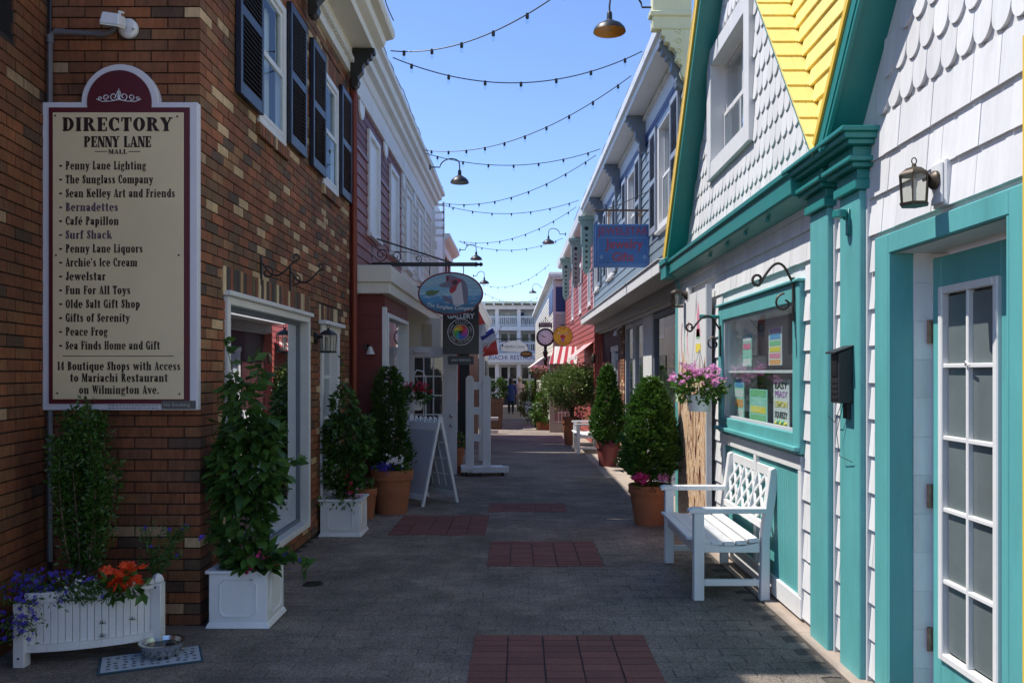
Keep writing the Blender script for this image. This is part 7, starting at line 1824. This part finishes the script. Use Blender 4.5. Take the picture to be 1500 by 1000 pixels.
# flowers under shrubs
def flower_bed(name, label, loc, spec, leaf=lf_mid, nl=160, r=(.15,.15,.05), L_=.05):
    t = leafy(name, label, loc, 'flowers')
    p, d = blob_pts(nl, (0,0,0), r, .2); leaves('foliage', p, d+np.array([0,-.2,.4]), L_, L_*.5, leaf, t)
    for (nm, m, cx_, cy_, cz_, s_, n, sz_) in spec: flowers(nm, [(cx_+rnd.gauss(0,s_), cy_+rnd.gauss(0,s_*.7), cz_+rnd.gauss(0,s_*.5)) for _ in range(n)], sz_, m, t)
    return t
flower_bed('pot_flowers', 'red pink and mauve flowers around the foot of the egg shaped shrub', (1.36, 8.70, gz(8.9)+.45), [('red_petals',pt_mag,-.13,-.07,.06,.04,46,.030),('pink_petals',pt_pink,.11,-.09,.07,.04,34,.022)], lf_mid, 140, (.20,.12,.06))
flower_bed('pot_flowers', 'purple pink flowers at the foot of the narrow cone shrub', (1.55, 14.85, gz(15)+.42), [('pink_petals',pt_mag,-.02,-.05,.04,.07,22,.028)], lf_dark, 120, (.19,.12,.07))
flower_bed('pot_flowers', 'white and dark blue flowers in the large banded pot at left', (-1.44, 9.46, gz(9.6)+.53), [('white_petals',pt_white,.03,-.07,.09,.05,60,.018),('blue_petals',pt_blue,-.08,-.10,.03,.06,70,.016)], lf_bright, 170, (.23,.14,.05), .035)
flower_bed('pot_flowers', 'small pinkish flowers in the small terracotta pot', (-1.70, 9.22, gz(9.3)+.34), [('pink_petals',pt_pink,-.03,-.02,.06,.03,8,.014)], lf_mid, 90, (.10,.10,.10), .05)
flower_bed('pot_flowers', 'yellow and green plants in the pot at the foot of the open white door', (-1.08, 13.85, gz(13.9)+.52), [('orange_petals',pt_or,.02,-.08,-.02,.05,8,.02),('pink_petals',pt_pink,-.02,-.08,.05,.06,6,.02)], lf_var, 320, (.18,.16,.16), .06)
# hanging baskets
def basket(label, loc, petm, r_, spread, n, zf, leafmat, L_=.06, nl=420):
    t = thing('hanging_basket', label, 'flower basket', loc, (0,0,0))
    q = MB(); q.lathe([(r_*.72,-.13),(r_*.78,-.12),(r_*.95,-.01),(r_,0),(r_,.012),(r_*.92,.012),(r_*.9,-.01)], 28, (0,0,0), 0, (True,False)); q.build('pot', whitepl, t)
    q = MB()
    for k in range(3): a_ = 2*PI*k/3+.3; q.tube([(r_*math.cos(a_), r_*math.sin(a_), 0),(0,0,.40)], .003, 4)
    q.build('hanger_wire', trimgrey, t)
    p, d = blob_pts(nl, (0,0,.07), (spread, spread*.8, .12), .3); leaves('foliage', p, d+np.array([0,-.1,-.1]), L_, L_*.75, leafmat, t)
    cs = []
    for k in range(n):
        a_ = rnd.uniform(0, 2*PI); rr = spread*rnd.uniform(.3,1.1); cz_ = zf*rnd.uniform(.7,1.25)*(1-.35*(rr/spread)**2)
        for j in range(9): cs.append((rr*math.cos(a_)+rnd.gauss(0,.018), rr*.8*math.sin(a_)+rnd.gauss(0,.018), cz_+rnd.gauss(0,.014)))
    flowers('petals', cs, .017, petm, t)
    return t
basket('hanging basket overflowing with pink geraniums in front of the painted board', (1.535, 7.20, 1.345), pt_pink, .115, .22, 44, .24, lf_bright)
basket('hanging basket of dark red geraniums in front of the open white door', (-1.43, 11.3, 1.17), pt_red, .14, .23, 22, .22, lf_dark)
t = thing('shepherd_crook', 'thin white crook pole carrying the red geranium basket', 'pole', (-1.27, 11.3, gz(11.3)))
q = MB(); q.tube([(0,0,0),(0,0,1.55),(-.04,0,1.64),(-.12,0,1.66),(-.16,0,1.60)], .008, 6); q.build('pole', white, t)
# round leafy tree in the tub
t = leafy('tub_tree', 'round headed leafy tree with twisting stem in the weathered tub', (1.24, 20.2, gz(20.2)+.58), 'tree')
q = MB()
for k in range(5):
    a_ = 2*PI*k/5; q.tube([(0,0,0),(.05*math.cos(a_),.05*math.sin(a_),.3),(.16*math.cos(a_+.5),.16*math.sin(a_+.5),.6),(.34*math.cos(a_+.7),.3*math.sin(a_+.7),.9)], [.03,.025,.018,.008], 6)
q.build('trunk', woodbr, t)
p, d = blob_pts(11000, (-.02,0,.82), (.60,.5,.46), .35, 90); keep = p[:,2] > .12; leaves('foliage', p[keep], d[keep]+np.array([0,0,.2]), .062, .036, lf_var, t)
flower_bed('pot_flowers', 'deep pink flowers at the foot of the round headed tub tree', (1.42, 19.9, gz(20)+.72), [('pink_petals',pt_mag,.0,-.05,.0,.07,16,.035)], lf_dark, 160, (.20,.15,.16), .06)
# blank A frame board sign
AB = thing('blank_board_sign', 'blank white folding sandwich board with a moulded handle, its end towards the viewer', 'sandwich board', (-.967, 10.245, gz(10.2)), (0,0,R(131.8)))
# local: x along the hinge, y across the feet
HB, WB, SB = 1.09, .66, .26
for sg in (-1, 1):
    def T(x, z, o=0): return (x, sg*(SB*(1-z/HB)+o), z)
    def panel(x0, x1, z0, z1, o0, o1, nm, m=whitepl, bv=.004, par=AB):
        q = MB(); q.hexa([T(x0,z0,o0),T(x1,z0,o0),T(x1,z0,o1),T(x0,z0,o1),T(x0,z1,o0),T(x1,z1,o0),T(x1,z1,o1),T(x0,z1,o1)]); return q.build(nm, m, par, bevel=bv)
    panel(0,.035,0,HB,-.018,.018,'side_frame'); panel(WB-.035,WB,0,HB,-.018,.018,'side_frame')
    panel(.035,WB-.035,.07,.14,-.014,.014,'bottom_rail'); panel(.035,WB-.035,.90,1.0,-.014,.014,'top_rail')
    panel(.036,WB-.036,.14,.90,-.004,.010,'panel', mat('grey_white_panel', (.50,.52,.55), .4, .03, 3))
    for k in range(5):
        x0 = .10+.10*k
        q = MB(); q.hexa([T(x0,1.0,-.01),T(x0+.05,1.0,-.01),T(x0+.05,1.0,.01),T(x0,1.0,.01),T(x0+.015,1.065,-.008),T(x0+.035,1.065,-.008),T(x0+.035,1.065,.008),T(x0+.015,1.065,.008)]); q.build('handle_rib', whitepl, AB, bevel=.004)
    for x in (.16,.30,.44):
        q = MB(); q.bar(T(x,.2,-.012), T(x,.85,-.012), .018, .008, (0,1,0)); q.build('inner_rib', whitepl, AB)
    q = MB()
    for z in (.35,.55,.75): q.bar(T(.06,z,-.012), T(WB-.06,z,-.012), .010, .014)
    q.build('cross_ribs', whitepl, AB, stuff=True)
# rolling white post stand
ST = thing('rolling_post_stand', 'white wooden stand of two round topped posts on a castered base in the alley', 'stand', (-.66, 13.55, gz(13.55)), (0,0,R(6)))
q = MB(); q.box(-.12,.46,-.22,-.12,.06,.155); q.build('base_beam', white, ST, bevel=.005)
q = MB(); q.box(-.30,-.12,-.21,.3,.07,.14); q.build('base_beam', white, ST, bevel=.005)
q = MB(); q.box(-.12,.40,-.12,.32,.09,.12); q.build('base_deck', white, ST, bevel=.004)
for x, y in ((-.16,-.13),(.11,-.135)):
    q = MB(); w2 = .065; q.prism([(x-w2,y-.02,.12),(x+w2,y-.02,.12)]+[(x+w2*math.cos(PI*k/8), y-.02, 1.54+w2*math.sin(PI*k/8)) for k in range(9)], (0,.04,0)); q.build('post', white, ST, bevel=.004)
for z in (.55,.98,1.38): q = MB(); q.box(-.10,.05,-.115,-.09,z,z+.12); q.build('cross_rail', white, ST, bevel=.003)
for x, y in ((-.26,.25),(-.22,-.15),(.0,-.17),(.36,-.17),(.36,.27)):
    q = MB(); q.tube([(x-.018,y,.032),(x+.018,y,.032)], .032, 12); q.box(x-.02,x+.02,y-.02,y+.02,.05,.07); q.build('caster', blackpl, ST)
t = thing('tall_white_post', 'taller square white post with cap just behind the rolling stand', 'post', tuple([W(706, 600, 16).x, 16, gz(16)]))
q = MB(); q.box(-.055,.055,-.05,.05,0,2.45); q.build('shaft', white, t, bevel=.004); q = MB(); q.box(-.085,.085,-.08,.08,2.45,2.52); q.box(-.07,.07,-.07,.07,2.38,2.41); q.build('cap', white, t, bevel=.006)
# brown bin with plants and low white shelf
t = thing('brown_planter_box', 'tall brown wooden planter box on the left before the far walkers', 'planter', (W(726,0,27).x, 27, gz(27)))
q = MB(); q.hexa([(-.20,-.2,0),(.2,-.2,0),(.2,.2,0),(-.2,.2,0),(-.24,-.24,.85),(.24,-.24,.85),(.24,.24,.85),(-.24,.24,.85)]); q.build('box', woodbr, t); q = MB(); q.box(-.27,.27,-.27,.27,.85,1.0); q.build('rim', woodbr, t, bevel=.01)
for k in range(4): q = MB(); q.box(-.19+k*.1,-.11+k*.1,-.255,-.235,.06,.84); q.build('plank', woodbr, t)
t = leafy('planter_shrub', 'mixed green shrub in the tall brown planter box', (W(724,0,27).x, 27, gz(27)+1.2), 'shrub'); p, d = blob_pts(1300, (0,0,.05), (.42,.3,.35), .3, 20); leaves('foliage', p, d, .09, .04, lf_mid, t); leaves('bright_foliage', p[:300]*.9, d[:300], .09, .04, lf_bright, t)
t = thing('low_white_bench', 'low white wooden seat in front of the brown planter box', 'bench', (W(720,0,24).x, 24.5, gz(24.5)))
for z in (.38,.0): q = MB(); q.box(-.18,.18,-.1,.1,z+.02,z+.10); q.build('slat', white, t)
q = MB(); q.box(-.18,-.10,-.08,.08,.0,.5); q.build('leg', white, t)
# right: planter trough, flower post, plants near clock
t = thing('terracotta_trough', 'low orange terracotta trough beneath the leafy plant left of the grey door', 'planter', (.74, 26.5, gz(26.5)))
q = MB(); q.hexa([(-.20,-.12,0),(.20,-.12,0),(.20,.12,0),(-.20,.12,0),(-.23,-.14,.22),(.23,-.14,.22),(.23,.14,.22),(-.23,.14,.22)]); q.box(-.24,.24,-.15,.15,.22,.26); q.build('trough', terra, t, bevel=.006); q = MB(); q.box(-.22,.22,-.13,.13,.2,.262); q.build('soil', soil, t)
t = leafy('broad_leaf_plant', 'bright broad leaved plant standing in the low terracotta trough', (.72, 26.5, gz(26.5)+.25), 'plant'); p, d = blob_pts(900, (0,0,.48), (.32,.22,.48), .2, 22); leaves('foliage', p, d+np.array([0,0,.3]), .14, .05, lf_bright, t)
FB = thing('flower_pole', 'black pole carrying a round basket of pink flowers below the clock', 'flower stand', (.50, 27.5, gz(27.5)))
q = MB(); q.lathe([(.10,0),(.10,.03),(.035,.06),(.035,1.62),(.06,1.66)], 10); q.build('pole', black, FB)
q = MB(); q.lathe([(.10,-.15),(.22,.05),(.24,.08)], 16, (.08,0,1.72), 0, (True,False)); q.build('basket', woodbr, FB)
p, d = blob_pts(500, (.12,0,1.88), (.34,.28,.13), .3); leaves('foliage', p, d, .07, .05, lf_mid, FB); flowers('petals', [tuple(x*1.03) for x in p[:260]], .035, petal('coral_pink_petals', (.75,.22,.30), (.72,.35,.42)), FB)
t = leafy('climbing_greens', 'dark climbing greens wrapped round the foot of the flower pole', (.52, 27.5, gz(27.5)), 'plant'); p, d = blob_pts(900, (.06,0,.7), (.20,.18,.75), .2, 20); leaves('foliage', p, d, .09, .05, lf_dark, t); flowers('petals', [tuple(x) for x in p[p[:,2]>.9][:40]], .03, pt_red, t)
t = leafy('pale_shrub', 'pale green shrub left of the flower pole near the paper sign', (.30, 31, gz(31)), 'shrub'); p, d = blob_pts(700, (0,0,.75), (.3,.25,.5), .3, 14); leaves('foliage', p, d, .10, .05, lf_var, t)
t = thing('frog_board_sign', 'white sandwich board lettered PEACE FROG near the walkers', 'sandwich board', (.42, 34.5, gz(34.5)))
q = MB(); q.hexa([(-.30,-.18,0),(.30,-.18,0),(.30,-.15,0),(-.30,-.15,0),(-.30,0,.72),(.30,0,.72),(.30,.03,.72),(-.30,.03,.72)]); q.build('panel', whitepl, t); q = MB(); q.hexa([(-.30,.18,0),(.30,.18,0),(.30,.15,0),(-.30,.15,0),(-.30,.06,.72),(.30,.06,.72),(.30,.035,.72),(-.30,.035,.72)]); q.build('panel', whitepl, t)
for s_, z in (('PEACE',.58),('FROG',.14)): o = text(s_, .16, black, t, (0,-.185+.25*z,z), (R(90-14),0,0), 1, .001, 'CENTER', .004); fit(o, .48)
q = MB(); q.lathe([(.09,0),(.09,.004)], 12, (0,0,0), 0, (True,True), 1.6, 1); q.build('frog_blot', plain('dark_green_ink', (.02,.05,.02)), t, (0,-.10,.36), (R(76),0,0))
t = thing('doorstep', 'pale sunlit concrete step in front of the open grey door', 'step', (.65, 27.1, gz(27.1)))
q = MB(); q.box(-.55,.75,-.55,.55,-.05,.03); q.build('slab', concrete, t, bevel=.01)
# plants and chairs hinted before the far building
for k, (px_, Y_, r_, m, lab) in enumerate(((704,42,.5,lf_mid,'leafy shrub at the left foot of the far white building'),(785,44,.6,lf_var,'grey green shrub right of the walkers before the far building'),(800,40,.5,lf_mid,'green shrub behind the clock post'))):
    t = leafy('far_shrub', lab, (W(px_,0,Y_).x, Y_, gz(Y_)), 'shrub', 'shrubs before the far building'); p, d = blob_pts(700, (0,0,.8), (r_,.4,.8), .3, 16); leaves('foliage', p, d, .14, .08, m, t)

# ------------------------------------------------------------------ two walkers
def skin_body(name, joints, edges, m, parent, sub=2):
    me = bpy.data.meshes.new(name); me.from_pydata([j[0] for j in joints], edges, []); me.materials.append(m)
    o = bpy.data.objects.new(name, me); C.objects.link(o); o.parent = parent
    b = bmesh.new(); b.from_mesh(me); ly = b.verts.layers.skin.verify(); b.verts.ensure_lookup_table()
    for i, j in enumerate(joints): b.verts[i][ly].radius = (j[1], j[2] if len(j) > 2 else j[1])
    b.verts[0][ly].use_root = True; b.to_mesh(me); b.free()
    sk = o.modifiers.new('skin', 'SKIN'); sk.use_smooth_shade = True
    su = o.modifiers.new('sub', 'SUBSURF'); su.levels = sub; su.render_levels = sub
    return o
skinm = mat('skin', (.45,.26,.18), .5, .03)
def person(label, loc, rotz, hgt, top_m, leg_m, hair_m, long_coat, stride=.10, hat=None):
    t = thing('person', label, 'person', loc, (0,0,R(rotz)))
    J = [((0,0,.95),.14,.10),((0,0,1.10),.12,.09),((0,0,1.30),.145,.095),((0,0,1.42),.10,.07),((0,0,1.49),.045,.045),((0,0,1.56),.07,.075),((0,-.01,1.64),.085,.095),((0,0,1.71),.05,.06),
         ((-.09,0,.90),.085,.085),((-.09,-stride*.5,.50),.058,.06),((-.09,stride*.6,.09),.036,.04),((-.09,stride*.6-.12,.04),.034,.025),
         ((.09,0,.90),.085,.085),((.09,stride*.2,.50),.058,.06),((.09,-stride,.09),.036,.04),((.09,-stride-.12,.04),.034,.025),
         ((-.18,0,1.39),.05,.05),((-.23,.03,1.13),.038,.04),((-.22,-.05,.90),.028,.03),((-.22,-.08,.80),.032,.016),
         ((.18,0,1.39),.05,.05),((.23,-.03,1.13),.038,.04),((.22,-.12,.92),.028,.03),((.22,-.16,.83),.032,.016)]
    Ed = [(0,1),(1,2),(2,3),(3,4),(4,5),(5,6),(6,7),(0,8),(8,9),(9,10),(10,11),(0,12),(12,13),(13,14),(14,15),(3,16),(16,17),(17,18),(18,19),(3,20),(20,21),(21,22),(22,23)]
    skin_body('body', J, Ed, skinm, t)
    if long_coat: pr = [(.19,.62),(.18,.85),(.155,1.08),(.185,1.30),(.17,1.40),(.07,1.48)]
    else: pr = [(.16,.88),(.15,1.08),(.18,1.30),(.165,1.40),(.07,1.48)]
    q = MB(); q.lathe(pr, 20, (0,0,0), 0, (False,False), 1.0, .72); q.build('coat' if long_coat else 'shirt', top_m, t)
    for sg, ys_ in ((-1,(.0,.03,-.05)),(1,(.0,-.03,-.12))):
        q = MB(); q.tube([(sg*.17,0,1.40),(sg*.235,ys_[1],1.13),(sg*.225,ys_[2],.92)], [.062,.052,.042], 10); q.build('sleeve', top_m, t)
    for sg, k_, f_ in ((-1,-stride*.5,stride*.6),(1,stride*.2,-stride)):
        q = MB(); q.tube([(sg*.085,0,.93),(sg*.09,k_,.50),(sg*.09,f_,.10)], [.095,.070,.05], 10); q.build('trouser_leg', leg_m, t)
        q = MB(); q.ball((sg*.09,f_-.06,.045), .05, 8, 0, .8, 2.2, .8); q.build('shoe', black, t)
    q = MB(); q.ball((0,.02,1.66), .105, 10, 0, .92, 1.05, 1.05); 
    if long_coat: q.lathe([(.06,1.25),(.11,1.35),(.115,1.5),(.10,1.66)], 14, (0,.045,0), 0, (True,True), 1, .6)
    q.build('hair', hair_m, t)
    if hat: q = MB(); q.lathe([(.17,1.69),(.11,1.70),(.10,1.78),(.02,1.80)], 16); q.build('hat', hat, t)
    for sg in (-1,1): q = MB(); q.ball((sg*.03,-.098,1.655), .009, 5); q.build('eye', black, t)
    q = MB(); q.ball((0,-.112,1.625), .014, 5); q.build('nose', skinm, t)
    return t
person('person in a long blue coat and dark trousers walking away, long dark hair', (W(748.5,0,40).x, 40, gz(40)), 180, 1.62, plain('royal_blue_cloth', (.012,.03,.16), .8), plain('navy_trousers', (.01,.012,.02), .8), plain('dark_hair', (.012,.01,.008), .5), True)
person('person in a pale pink top and pale hat walking away beside the blue coat', (W(761,0,43).x, 43, gz(43)), 180, 1.65, plain('pale_pink_cloth', (.55,.40,.40), .8), plain('beige_trousers', (.25,.2,.16), .8), plain('fair_hair', (.30,.20,.10), .5), False, .1, plain('straw_hat', (.55,.50,.42), .8))
